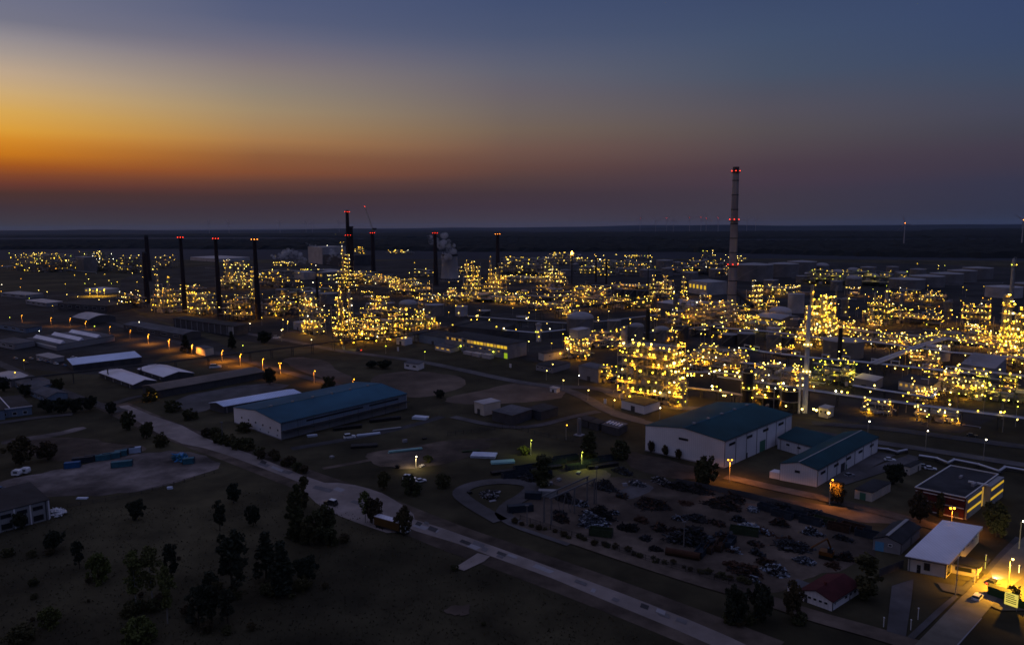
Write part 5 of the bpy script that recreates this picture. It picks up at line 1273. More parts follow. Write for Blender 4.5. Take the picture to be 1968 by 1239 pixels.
# ---------------------------------------------------------------- pipe racks
def rack(label, pts, z, wd, npipe, rp, m='insulated_pipe', post=12.0, lamps=0, pal='w', up=(), frame='dark_steel', name='pipe_rack'):
    P = [G(x, y, z) for x, y in pts]; B = Vector((P[0].x, P[0].y, 0))
    t = thing(name, label, 'pipe rack', B)
    fr = MB(B); side = []
    for i, p in enumerate(P):
        d = (P[min(i + 1, len(P) - 1)] - P[max(i - 1, 0)]).normalized(); side.append(Vector((-d.y, d.x, 0)))
    segs = []
    for i in range(len(P) - 1):
        a, c = P[i], P[i + 1]; d = (c - a); Ls = d.length; d.normalize(); n = Vector((-d.y, d.x, 0)); k = max(1, int(Ls / post))
        for e in range(k + (1 if i == len(P) - 2 else 0)):
            q = a + d * (Ls * e / k); q = Vector((q.x, q.y, 0))
            for sg in (-1, 1): fr.obox(q + n * sg * wd / 2, d, n, -.18, .18, -.18, .18, -.3, z - .2)
            fr.obox(q, d, n, -.2, .2, -wd / 2 - .4, wd / 2 + .4, z - .55, z - .2)
            if z > 5: fr.obox(q, d, n, -.15, .15, -wd / 2, wd / 2, z * .55, z * .55 + .3)
        for sg in (-1, 1): fr.bar(a + n * sg * wd / 2 - Vector((0, 0, .4)), c + n * sg * wd / 2 - Vector((0, 0, .4)), .2)
        segs.append((a, d, Ls, n))
    fr.build('support_frame', frame, t)
    for k in range(npipe):
        off = (k - (npipe - 1) / 2) * wd / max(1, npipe) * (1 if npipe > 1 else 0)
        r = rp * R.uniform(.6, 1.1) if npipe > 1 else rp
        pp = [p + side[i] * off + Vector((0, 0, r + .02)) for i, p in enumerate(P)]
        out = []
        for i in range(len(pp) - 1):
            out.append(pp[i])
            if k in up:          # expansion loops standing up from the rack
                d = (pp[i + 1] - pp[i]).normalized(); Ls = (pp[i + 1] - pp[i]).length; n = Vector((-d.y, d.x, 0))
                for f in (.3, .7):
                    c = pp[i] + d * Ls * f; e = 2.4
                    out += [c - d * e, c - d * e + Vector((0, 0, 3)), c + d * e + Vector((0, 0, 3)), c + d * e]
        out.append(pp[-1])
        b = MB(B); b.tube(out, r, 8)
        for q in out[1:-1]: b.box(q, (r * 1.9,) * 3)
        b.build('pipe', m if k % 3 != 2 or m == 'dark_steel' else 'pipe', t, True)
    for k in range(int(lamps * 1.6)):
        a, d, Ls, n = segs[k % len(segs)]; p = a + d * R.uniform(.05, .95) * Ls + n * R.choice((-1, 1)) * (wd / 2 + .3)
        p.z = z + R.choice((1.5, 2.2, -1.2)); s = S(p); lamp(t, p - B, max(.42, .52 / s) * R.uniform(.8, 1.2), lampcol(pal))
    return t
rack('front pipe rack with one white pipe running along the plant edge at lower right', [(1380, 724), (1480, 738), (1554, 750), (1668, 766), (1850, 790), (1990, 807)], 7, 3, 3, .42, lamps=14)
rack('bright silver pipe on posts ending at the slender stack', [(1424, 698), (1470, 703), (1524, 711)], 9, 3, 2, .75, lamps=8)
rack('silver pipe rack with standing expansion loops across the right side of the plant', [(1425, 669), (1470, 677), (1560, 688), (1656, 696), (1750, 706), (1862, 718), (1900, 722)], 8, 4, 4, .45, lamps=12, pal='g', up=(0,))
rack('diagonal pipe bridge climbing away to the right behind the tapered tank', [(1676, 700), (1730, 680), (1775, 663), (1822, 650)], 9, 6, 5, .5)
rack('second pipe rack behind the big round grey tank', [(1376, 630), (1472, 637), (1560, 648), (1680, 658), (1830, 678), (1990, 690)], 8, 4, 4, .45, lamps=14)
rack('white pipe line on low posts left of the dark low hall with dim windows', [(1640, 742), (1700, 752), (1790, 765), (1800, 752)], 6, 2, 2, .5, lamps=4)
rack('long dark pipe bridge crossing the left yards from the street to the yellow units', [(-40, 738), (60, 725), (140, 716), (270, 702), (400, 686), (480, 677), (600, 662), (680, 652)], 7, 3, 3, .35, 'dark_steel', 16, name='pipe_bridge')
rack('dark pipe bridge along the feet of the yellow units', [(660, 656), (740, 650), (800, 642), (850, 632), (940, 612)], 7, 4, 4, .4, 'dark_steel', 14, 10, 'y', name='pipe_bridge')
rack('dark conveyor like pipe bridge across the centre of the plant', [(1010, 600), (1100, 592), (1180, 583), (1290, 570), (1320, 562)], 10, 5, 4, .5, 'dark_steel', 18, 10, 'y', name='pipe_bridge')
rack('grey pipes running along the dark middle ground in the centre', [(900, 608), (1000, 616), (1090, 622), (1160, 618), (1262, 606)], 7, 4, 4, .45, 'pipe', 16, 6, 'w')
rack('pipe line left of the broad domed tank in the centre', [(880, 622), (960, 634), (1030, 640), (1086, 634)], 6, 3, 3, .4, 'insulated_pipe', 16, 6, 'w')
rack('far pipe rack between lamp fields right of the centre', [(990, 566), (1060, 572), (1130, 566)], 9, 5, 3, .5, 'pipe', 22, 8, 'y')
rack('far dark rack across the left lamp fields', [(500, 536), (590, 544), (700, 552), (800, 562), (880, 574)], 10, 5, 4, .5, 'dark_steel', 22, 14, 'y')
rack('rack with lamps running left of the tallest chimney foot', [(1240, 640), (1310, 634), (1400, 622)], 8, 4, 3, .45, 'pipe', 14, 10, 'w')
rack('pipe rack joining the brightest unit and the dark column', [(1316, 716), (1370, 716), (1428, 722)], 9, 5, 5, .4, 'pipe', 10, 14, 'w')
rack('lower dark rack with lamps behind the dark columns near the tall hall', [(1318, 745), (1380, 752), (1440, 762), (1520, 768)], 5, 4, 4, .35, 'pipe', 9, 8, 'w')
rack('rack through the lamp field in the middle of the right side', [(1600, 628), (1680, 640), (1800, 650), (1930, 668)], 9, 5, 4, .45, 'pipe', 16, 16, 'y')
rack('rack in front of the right edge works', [(1830, 706), (1900, 716), (1990, 726)], 9, 4, 3, .5, 'insulated_pipe', 14, 8, 'y')
rack('white insulated pipe with square loops along the road behind the brick office', [(1766, 876), (1800, 881), (1822, 890), (1834, 884), (1880, 893), (1920, 906), (1932, 898), (1990, 908)], 1.2, 1.2, 2, .45, 'insulated_pipe', 9)
rack('short white insulated pipe beside the lower blue roofed hall', [(1686, 862), (1706, 864), (1724, 869), (1742, 865)], 1.0, 1.0, 2, .4, 'insulated_pipe', 8)
# dark inclined duct at the tallest chimney
B = G(1434, 592); s = S(B); A = G(1411, 586); zt = HT(A, 556)
t = thing('flue_duct', 'thick dark flue duct sloping down from the right side of the tallest chimney', 'duct', B)
b = MB(B); b.cyl(A + Vector((0, 0, zt)), B + Vector((6, -4, 3)), 2.6, n=12); b.build('duct', 'dark_vessel', t, True)
b = MB(B); 
for f in (.35, .7):
    q = (A + Vector((0, 0, zt))).lerp(B + Vector((6, -4, 3)), f); b.obox(Vector((q.x, q.y, 0)), UA, UB, -.5, .5, -.5, .5, 0, q.z - 2)
b.build('support', 'dark_steel', t)
# ---------------------------------------------------------------- lamps on posts
def post(label, px, py, hgt=9, col='yellow', r=None, group=None, arm=0.0, cat='street lamp', name='street_lamp', watts=0, double=False, base=False):
    """px, py: the lit head in the photograph (or the foot when base=True)"""
    B = G(px, py) if base else G(px, py, hgt); B = Vector((B.x, B.y, 0)); s = S(B)
    t = thing(name, label, cat, B, group)
    b = MB(B); b.cyl(B, B + Vector((0, 0, hgt)), .14, .09, 6); b.cyl(B, B + Vector((0, 0, .8)), .2, .2, 6)
    for sg in ((-1, 1) if double else (1,)):
        if arm: b.bar(B + Vector((0, 0, hgt - .1)), B + Vector((arm * sg, 0, hgt + .25)), .1)
    b.build('pole', 'steel', t)
    rr = r * .75 if r else max(.30, .42 / s)
    for sg in ((-1, 1) if double else (1,)):
        lamp(t, Vector((arm * sg, -.05, hgt + rr * .4)), rr, col, 'lamp_head')
    if watts:
        l = bpy.data.lights.new('lamp_light', 'SPOT'); l.spot_size = math.radians(158); l.spot_blend = .6; l.energy = watts * 7; l.shadow_soft_size = .4
        l.color = {'orange': (1, .34, .03), 'yellow': (1, .52, .03), 'warm': (1, .46, .018), 'lime': (.75, .9, .15), 'white': (1, .8, .45)}[col]
        o = bpy.data.objects.new('lamp_light', l); C.objects.link(o); o.parent = t; o.location = (arm, -1.2, hgt - .3)
    return t
ordn = ['first', 'second', 'third', 'fourth', 'fifth', 'sixth', 'seventh', 'eighth', 'ninth', 'tenth', 'eleventh', 'twelfth', 'thirteenth', 'fourteenth', 'fifteenth']
for i, (x, y) in enumerate([(41, 606), (97, 611), (134, 612), (164, 618), (210, 628), (249, 635), (284, 643), (324, 653), (368, 663), (426, 674), (461, 681), (504, 690), (538, 698), (603, 713), (678, 729)]):
    post('orange street lamp, %s from the left of the long row crossing the left yards' % ordn[i], x, y, 8, 'orange', None, 'orange street lamps across the left yards', .8, watts=(2300 if 6 <= i <= 12 else 700), double=(i == 12))
post('orange street lamp in front of the right corner of the tall white hall', 1403, 884, 9, 'orange', .4, None, .7, watts=1100, double=True)
post('orange lamp beside the tree right of the lower blue roofed hall', 1596.5, 922.5, 9, 'orange', .4, None, .7, watts=900)
post('orange street lamp in front of the brick office wall', 1830.5, 977, 6.5, 'orange', .5, None, .6, watts=850, double=True)
post('bright white street lamp beside the cars on the lit street', 1942, 1075, 8.5, 'warm', .42, None, .6, watts=11500)
post('white street lamp at the right edge behind the gatehouse', 1963, 1002, 9, 'white', .4, None, .6)
for i, (x, y) in enumerate([(1669, 810), (1781, 828), (1893, 845)]):
    post('white lamp on tall pole, %s of three along the road behind the halls' % ('left', 'middle', 'right')[i], x, y, 9, 'white', .42, None, .5)
for lb, x, y, c in [('lamp right of the low dark canteen roof', 1061.5, 700, 'warm'), ('lamp in front of the low dark canteen', 1050, 712.6, 'warm'), ('lamp on the road corner below the canteen', 1082, 731, 'warm'), ('lamp at the left corner of the grey slab building', 1112, 722, 'white'), ('lamp on the lit paving left of the brightest unit', 1130, 750, 'warm'), ('lamp beside the small white sign under the brightest unit', 1180, 769, 'warm'), ('lamp at the right end of the long white cabin', 1268, 784, 'white'),
        ('lamp on the lawn in front of the long office', 741, 665, 'lime'), ('lamp on the lawn left of the white guard hut', 816, 676, 'lime'), ('lamp before the corner of the long dark hall', 822, 645, 'lime'), ('white lamp beside the pale hut left of the yellow units', 598, 653, 'white'), ('bright lamp by the third slim chimney foot', 543, 633, 'warm')]:
    post(lb, x, y, 6, c, None, None, .3)
post('orange lamp beside the slim grey mast', 1088, 817, 7, 'orange', .35, None, .4)
post('green glowing lamp pole left in the dark scrub', 1020, 846, 7, 'lime', .28, None, .3, watts=200)
post('green glowing lamp pole beside the stacked rails', 1118, 869, 7, 'lime', .28, None, .3, watts=330)
post('small white floodlight lighting a patch of rough ground', 799, 877.5, 5, 'white', .34, None, .3, watts=380)
for lb, x, y, c in [('white yard lamp at left below the rounded hangar', 75, 636, 'white'), ('yellow lamp near the works hall at left', 181, 627, 'lime'), ('white lamp before the loading hall', 267, 619, 'white'), ('yellow lamp beside the far left parked cars', 45, 692, 'yellow'), ('yellow lamp on the pale gable roof at far left', 28, 716, 'yellow'), ('green lamp before the dark loading hall', 466, 664, 'lime'), ('green lamp above the left edge offices', 18, 610, 'lime'), ('small lamp right of the left edge depot roofs', 101, 588, 'yellow'), ('small lamp over the pale flat roof at left', 56, 573, 'lime'), ('white lamp right of the loading hall pillars', 480, 622, 'white')]:
    post(lb, x, y, 7, c, None, None, .3)
for x, y, c in [(143, 529, 'yellow'), (170, 536, 'warm'), (125, 546, 'yellow'), (163, 545, 'lime'), (182, 546, 'yellow'), (209, 539, 'warm'), (214, 545, 'lime'), (225, 542, 'yellow'), (263, 542, 'yellow'), (254, 525, 'warm'), (274, 532, 'yellow'), (298, 527, 'yellow'), (201, 527, 'yellow'), (165, 527, 'yellow'), (74, 558, 'warm'), (90, 561, 'warm'), (128, 566, 'warm'), (149, 570, 'warm'), (190, 576, 'warm'), (210, 579, 'warm'), (225, 584, 'warm'), (236, 583, 'yellow')]:
    post('small lamp on a post in the dark yards of the upper left', x, y, 8, c, None, 'yard lamps of the upper left', .3, 'lamp post', 'lamp_post')
for x, y in [(40, 536), (3, 547), (39, 552), (4, 511), (28, 514), (2, 560)]:
    post('pinkish lamp on a post at the far left edge', x, y, 8, 'orange' if y != 547 else 'white', None, 'lamps at the far left edge', .3, 'lamp post', 'lamp_post')
# floodlit yard at left
for x in (172, 186, 200):
    p = post('floodlight over the glowing yellow depot yard', x, 556, 10, 'yellow', .8, 'floodlights of the glowing depot yard', .5, 'floodlight', 'floodlight', watts=9000)
RS = random.Random(5)
fields = [('lamp post in the left lamp field between the slim chimneys and the yellow units', 'lamp posts of the left field', 500, 640, 500, 640, 26, 'y'),
          ('lamp post in the field around the cooling tower', 'lamp posts around the cooling tower', 760, 985, 500, 600, 34, 'y'),
          ('lamp post among the pipes in the centre of the plant', 'lamp posts of the plant centre', 985, 1260, 545, 660, 36, 'y'),
          ('lamp post between the brightest unit and the tallest chimney', 'lamp posts before the tallest chimney', 1255, 1440, 600, 700, 30, 'w'),
          ('lamp post in the broad lamp field right of the tallest chimney', 'lamp posts of the right field', 1600, 1900, 560, 690, 60, 'y'),
          ('lamp post among the far tank rows', 'lamp posts of the far tanks', 1020, 1420, 488, 520, 36, 'y'),
          ('lamp post among the far tanks at right', 'lamp posts of the far right tanks', 1590, 1900, 505, 560, 28, 'g'),
          ('lamp post in the dark lower right of the plant', 'lamp posts of the lower right plant', 1660, 1960, 700, 800, 24, 'g')]
for lb, gp, x0, x1, y0, y1, n, pal in fields:
    for k in range(n):
        post(lb, RS.uniform(x0, x1), RS.uniform(y0, y1), RS.choice((6, 8, 10)), lampcol(pal), None, gp, .3, 'lamp post', 'lamp_post')
mat('steel_grey', (0.13, 0.125, 0.125), 0.7, 0.1, 0.15, 0.5)
# ---------------------------------------------------------------- trees (a unit tree is 10 m high)
def tree_meshes(kind, seed):
    rr = random.Random(seed); tb = MB(); cb = MB()
    def rv():
        while True:
            v = Vector((rr.uniform(-1, 1), rr.uniform(-1, 1), rr.uniform(-1, 1)))
            if 0 < v.length < 1: return v
    clumps = []
    def leaf(c, s):
        n = rv().normalized(); x = n.cross(rv()).normalized(); y = n.cross(x); k = s * rr.uniform(.6, 1.3)
        cb.add([c - x * k - y * k * .5, c + x * k * .3 - y * k * .8, c + x * k + y * k * .4, c - x * k * .2 + y * k * .8], [(0, 1, 2, 3)])
    if kind == 'pine':
        tb.cyl((0, 0, -.3), (.1, .05, 9.2), .2, .05, 7)
        for k in range(46):
            z = rr.uniform(2.2, 9.8); rad = 2.3 * (1 - ((z - 5.0) / 5.4) ** 2) ** .5 * rr.uniform(.35, 1.0) if abs(z - 5) < 5.3 else .2
            a = rr.uniform(0, 6.28); c = Vector((math.cos(a) * rad, math.sin(a) * rad, z)); clumps.append((c, rr.uniform(.45, .95)))
            if k % 2: tb.cyl((0, 0, z - .9), c, .06, .02, 4)
        ln, ls = 46, .30
    elif kind == 'conifer':
        tb.cyl((0, 0, -.3), (0, 0, 9.6), .2, .03, 7)
        for k in range(60):
            z = 1.0 + 8.8 * rr.random() ** 1.2; rad = 2.0 * (1 - z / 10.4) * rr.uniform(.55, 1.1)
            a = rr.uniform(0, 6.28); clumps.append((Vector((math.cos(a) * rad, math.sin(a) * rad, z)), rr.uniform(.35, .7)))
        ln, ls = 40, .28
    elif kind == 'round':
        tb.cyl((0, 0, -.3), (0, 0, 6), .3, .12, 7)
        for k in range(60):
            v = rv(); v = v * (.6 + .4 * rr.random()); c = Vector((v.x * 4.6, v.y * 4.6, 5.0 + v.z * 4.7)); clumps.append((c, rr.uniform(.7, 1.3)))
            if k % 3 == 0: tb.cyl((0, 0, 2.2), c, .09, .02, 4)
        ln, ls = 50, .40
    elif kind == 'birch':
        tb.cyl((0, 0, -.3), (.2, .1, 5), .14, .09, 7); tb.cyl((.2, .1, 5), (.1, .2, 9.4), .09, .02, 6)
        for k in range(44):
            z = rr.uniform(3.0, 9.9); rad = 1.7 * math.sin(math.pi * min(1, max(0, (z - 2.4) / 7.9))) ** .7 * rr.uniform(.2, 1.1)
            a = rr.uniform(0, 6.28); c = Vector((math.cos(a) * rad, math.sin(a) * rad, z)); clumps.append((c, rr.uniform(.4, .8)))
            tb.cyl((.15, .1, min(9, z - .2)), c, .045, .015, 4)
        ln, ls = 34, .22
    elif kind == 'column':
        tb.cyl((0, 0, -.3), (0, 0, 9), .16, .03, 6)
        for k in range(50):
            z = rr.uniform(.6, 9.9); rad = 1.5 * math.sin(math.pi * min(1, z / 10.4)) ** .55 * rr.uniform(.2, 1.05)
            a = rr.uniform(0, 6.28); clumps.append((Vector((math.cos(a) * rad, math.sin(a) * rad, z)), rr.uniform(.4, .75)))
        ln, ls = 42, .28
    else:   # bush
        for k in range(5): tb.cyl((0, 0, -.3), (rr.uniform(-2.5, 2.5), rr.uniform(-2.5, 2.5), 6), .14, .04, 5)
        for k in range(44):
            v = rv(); c = Vector((v.x * 5.6, v.y * 5.6, 4.2 + v.z * 4.6)); clumps.append((c, rr.uniform(.9, 1.6)))
        ln, ls = 44, .5
    for c, r in clumps:
        for k in range(ln): leaf(c + rv() * r, ls)
    return tb, cb
TK = {}
KM = {'pine': ('bark', 'needles'), 'conifer': ('bark', 'needles'), 'round': ('bark', 'broad_leaves'), 'birch': ('birch_bark', 'spring_leaves'), 'column': ('bark', 'broad_leaves'), 'bush': ('bark', 'broad_leaves'), 'twig': ('bark', 'brown_twigs'), 'darkround': ('bark', 'needles'), 'spring': ('bark', 'spring_leaves')}
for k in KM:
    for v in range(2):
        base = {'twig': 'round', 'darkround': 'round', 'spring': 'bush'}.get(k, k)
        tb, cb = tree_meshes(base, hash_ := len(TK) * 7 + 3)
        a = tb.build('trunk', KM[k][0]); c = cb.build('crown', KM[k][1])
        TK[(k, v)] = (a.data, c.data); bpy.data.objects.remove(a); bpy.data.objects.remove(c)
TN = [0]
def tree(label, px, py, hpx, kind, wide=1.0, group=None, name=None):
    B = G(px, py); s = S(B); H = hpx / s * 1.03; TN[0] += 1
    nm = name or {'pine': 'pine_tree', 'conifer': 'conifer', 'birch': 'birch_tree', 'bush': 'shrub', 'spring': 'shrub'}.get(kind, 'tree')
    t = thing(nm, label, 'shrub' if nm == 'shrub' else 'tree', B, group)
    rz = R.uniform(0, 6.28); k = H / 10
    for nmn, me in zip(('trunk', 'crown'), TK[(kind, TN[0] % 2)]):
        o = bpy.data.objects.new(nmn, me); C.objects.link(o); o.parent = t; o.rotation_euler = (0, 0, rz); o.scale = (k * wide, k * wide, k)
    return t
for a in [('dense round dark tree standing alone on the grassland, centre left', 262, 998, 46, 'darkround', .75), ('dense round dark tree at the edge of the container yard', 449, 966, 42, 'darkround', .8), ('sparse upright pine below the round tree at the container yard edge', 423, 1020, 58, 'pine', .8), ('round dark tree right of the sparse upright pine', 487, 1010, 44, 'darkround', .75),
          ('broad dark tree below the row of white garages', 104, 1058, 48, 'darkround', .85), ('narrow dark pine right of the broad dark tree below the garages', 153, 1092, 54, 'pine', .85), ('dark tree standing in front of the white garages', 40, 1016, 38, 'darkround', .8),
          ('tall dark pine, highest of the grassland trees', 447, 1142, 122, 'pine', .95), ('tall dark tree at the left of the dense clump in the grassland', 512, 1110, 90, 'conifer', 1.3), ('nearest tall dark tree of the dense clump in the grassland', 543, 1140, 100, 'conifer', 1.25), ('round dark tree at the right of the dense clump in the grassland', 588, 1118, 60, 'darkround', .8),
          ('stout pine at left of the low pine group near the bottom', 383, 1206, 84, 'pine', .95), ('pine with flat top at the middle of the low pine group near the bottom', 408, 1200, 100, 'pine', .8), ('lower pine at right of the low pine group near the bottom', 438, 1200, 70, 'pine', 1.0),
          ('brownish leafless birch, left of the birch grove near the bottom left', 262, 1170, 112, 'birch', .9), ('brownish birch in the middle of the birch grove near the bottom left', 294, 1160, 112, 'birch', .9), ('light green young birch with white trunk in the birch grove', 322, 1198, 112, 'birch', .75), ('dark crooked pine behind the light green birch', 330, 1122, 80, 'pine', .7),
          ('yellow green shrub at the bottom edge, left', 270, 1236, 54, 'spring', 1.0), ('low dark green shrub left of the yellow green one at the bottom', 95, 1206, 42, 'spring', .8), ('small dark bush alone in the lower left grass', 66, 1124, 16, 'bush', 1.1), ('dark low bush at the bottom left corner', 40, 1236, 40, 'bush', 1.2), ('low bush at the foot of the birch grove', 262, 1178, 30, 'bush', .9), ('young light shrub left of the birch grove', 190, 1120, 60, 'spring', .6),
          ('broad olive tree beside the concrete apron', 622, 1042, 80, 'round', .85), ('slim dark tree reaching over the road left of the broad olive tree', 572, 1040, 108, 'column', 1.0), ('slim olive tree touching the pale road above the broad olive tree', 585, 978, 64, 'column', .9), ('low olive tree at the left foot of the broad olive tree', 594, 1046, 54, 'round', .8),
          ('thin brown birch left of the parked lorry', 702, 1004, 60, 'birch', 1.0), ('brown birch in front of the lorry rear', 720, 1006, 56, 'twig', .7), ('bushy tree covering the lorry cab', 776, 1027, 58, 'twig', .65),
          ('olive shrub on the verge above the concrete apron', 738, 940, 36, 'round', .8), ('wide olive shrub on the verge near the ring road', 790, 950, 40, 'bush', .8), ('dark shrub at the bend of the ring road', 850, 936, 30, 'bush', .9),
          ('thick olive tree rounded like an egg beside the stacked rails', 1042, 937, 62, 'column', 1.9), ('tall dark tree by the green glowing lamp pole', 1134, 886, 56, 'column', 1.7), ('big olive tree in front of the tall white hall', 1354, 934, 64, 'round', .85), ('orange lit tree beside the lower blue roofed hall', 1610, 968, 48, 'twig', .75),
          ('dark round tree between the hall ramp and the cream hut', 1718, 930, 48, 'darkround', .8), ('thin green tree in front of the brick office wall', 1806, 994, 48, 'column', .9), ('dark bare tree left of the brick office wall', 1768, 1006, 66, 'twig', .7), ('large dark tree right of the brick office', 1914, 1030, 70, 'round', .8), ('tree covering the end of the red roofed house', 1664, 1152, 88, 'column', 1.5),
          ('dark tree left of the red roofed house, near pair, left', 1412, 1200, 84, 'darkround', .6), ('dark tree left of the red roofed house, near pair, right', 1462, 1192, 84, 'darkround', .65), ('bare dark tree at the left corner of the red roofed house', 1522, 1188, 80, 'twig', .55),
          ('brown bush mass at the left margin above the container yard', 40, 892, 56, 'twig', 1.0), ('brown shrubs beside the dirt track at left', 92, 884, 40, 'twig', 1.1), ('olive bush left of the end of the pale road', 246, 826, 40, 'round', .8), ('dark bush in the wedge beside the pale road', 282, 842, 34, 'round', .9), ('olive bush in the wedge, nearer the pale road', 312, 858, 28, 'bush', .9), ('small dark tree on the corner above the pale road', 215, 797, 28, 'darkround', .8),
          ('dark tree, left in the tree row behind the depot', 92, 792, 30, 'darkround', 1.1), ('dark tree, second in the tree row behind the depot', 118, 794, 32, 'darkround', 1.1), ('dark tree, third in the tree row behind the depot', 146, 792, 32, 'darkround', 1.0), ('dark tree, right end of the tree row behind the depot', 174, 788, 30, 'darkround', 1.0), ('round tree between the grey roofed houses and the street', 110, 754, 30, 'round', .9), ('dark tree left of the grey roofed houses', 48, 762, 26, 'darkround', 1.0), ('dark tree at the far left margin beside the gable roofed hall', 6, 752, 34, 'darkround', .8),
          ('dark tree at the end of the long grey brown shed', 519, 738, 34, 'darkround', .9), ('olive tree behind the blue roofed warehouse', 632, 755, 36, 'round', .8), ('dark conifer by the loading hall', 446, 670, 32, 'conifer', 1.4), ('dark conifer between two orange street lamps', 357, 678, 34, 'conifer', 1.5), ('dark hedge like tree by the pale hut in the fields', 740, 708, 18, 'darkround', 1.8), ('dark hedge like tree left of the pale hut in the fields', 715, 706, 16, 'darkround', 1.8), ('dark tree in the shadows below the yellow units', 508, 660, 26, 'darkround', 1.2), ('small tree at the edge of the sand lot', 845, 764, 18, 'darkround', 1.3),
          ('shrub under the left eave corner of the long warehouse', 470, 830, 22, 'bush', 1.2), ('shrub by the yellow doorway of the long shed', 288, 770, 26, 'bush', 1.0), ('shrub on the verge before the storage shed', 330, 790, 24, 'bush', 1.2), ('low shrub on the verge before the storage shed, nearer the road', 366, 806, 22, 'bush', 1.2), ('small bare shrub against the white hall wall, left', 1252, 870, 26, 'twig', .6), ('small bare shrub against the white hall wall, middle', 1278, 876, 22, 'twig', .7), ('small bare shrub against the white hall wall, right', 1304, 882, 22, 'twig', .7),
          ('dark clump of shrubs left of the tall white hall', 1190, 880, 36, 'bush', 1.0), ('green shrub lit by the small floodlight', 822, 888, 14, 'spring', 1.2), ('shrub lit green below the left glowing lamp pole', 1006, 872, 16, 'spring', 1.3), ('dark lawn tree by the sign at the right edge', 1950, 1150, 30, 'bush', .7)]:
    tree(*a)
for i in range(16):
    f = i / 15; x = 400 + 180 * f + R.uniform(-6, 6); y = 838 + 70 * f + R.uniform(-6, 4)
    tree('low olive verge shrub in the long strip between warehouse and pale road', x, y, R.uniform(14, 24), R.choice(('bush', 'bush', 'twig')), 1.2, 'verge shrubs along the pale road')
for i in range(30):
    f = i / 29; x = 985 + 450 * f + R.uniform(-7, 7); y = 1003 + 119 * f + R.uniform(-3, 4)
    tree('scrubby low bush along the scrapyard fence beside the track', x, y, R.uniform(6, 13), R.choice(('twig', 'bush')), 1.4, 'bushes along the scrapyard fence')
for i in range(12):
    tree('small dark tuft bush scattered in the lower grassland', R.uniform(30, 1000), R.uniform(1060, 1230), R.uniform(6, 13), R.choice(('bush', 'twig')), 1.2, 'tuft bushes in the grassland')
for cx, cy0, n in ((290, 1172, 9), (545, 1130, 6), (410, 1204, 5), (612, 1044, 6), (440, 1142, 4), (1440, 1194, 5), (104, 1066, 3)):
    for i in range(n):
        tree('low scrub filling in between the trees of the lower grassland groves', cx + R.gauss(0, 34), cy0 + R.gauss(0, 9), R.uniform(12, 26), R.choice(('bush', 'bush', 'twig')), 1.25, 'scrub in the grassland groves')
# grass tufts of the meadow
b = MB(); rr = random.Random(3)
for k in range(15000):
    x = rr.uniform(-50, 1500); y = rr.uniform(960, 1300) if rr.random() < .7 else rr.uniform(840, 1000)
    if y < 1000 and x > 1000: continue
    # keep the tufts off the pale road
    ry = 871 + (x - 480) * .375 if x > 480 else 0
    if x > 430 and y < 960 + max(0, x - 560) * .40 - 20: continue
    if x < 460 and y < 975: continue
    if x > 780 and y < 1074 + (x - 960) * .405: continue
    p = G(x, y, .05); h_ = rr.uniform(.15, .55); a = rr.uniform(0, 3.14); d = Vector((math.cos(a), math.sin(a), 0)) * rr.uniform(.1, .4)
    b.add([p - d, p + d, p + Vector((rr.uniform(-.2, .2), rr.uniform(-.2, .2), h_))], [(0, 1, 2)])
o = struct('grass', b, 'rough_grass', 'stuff')
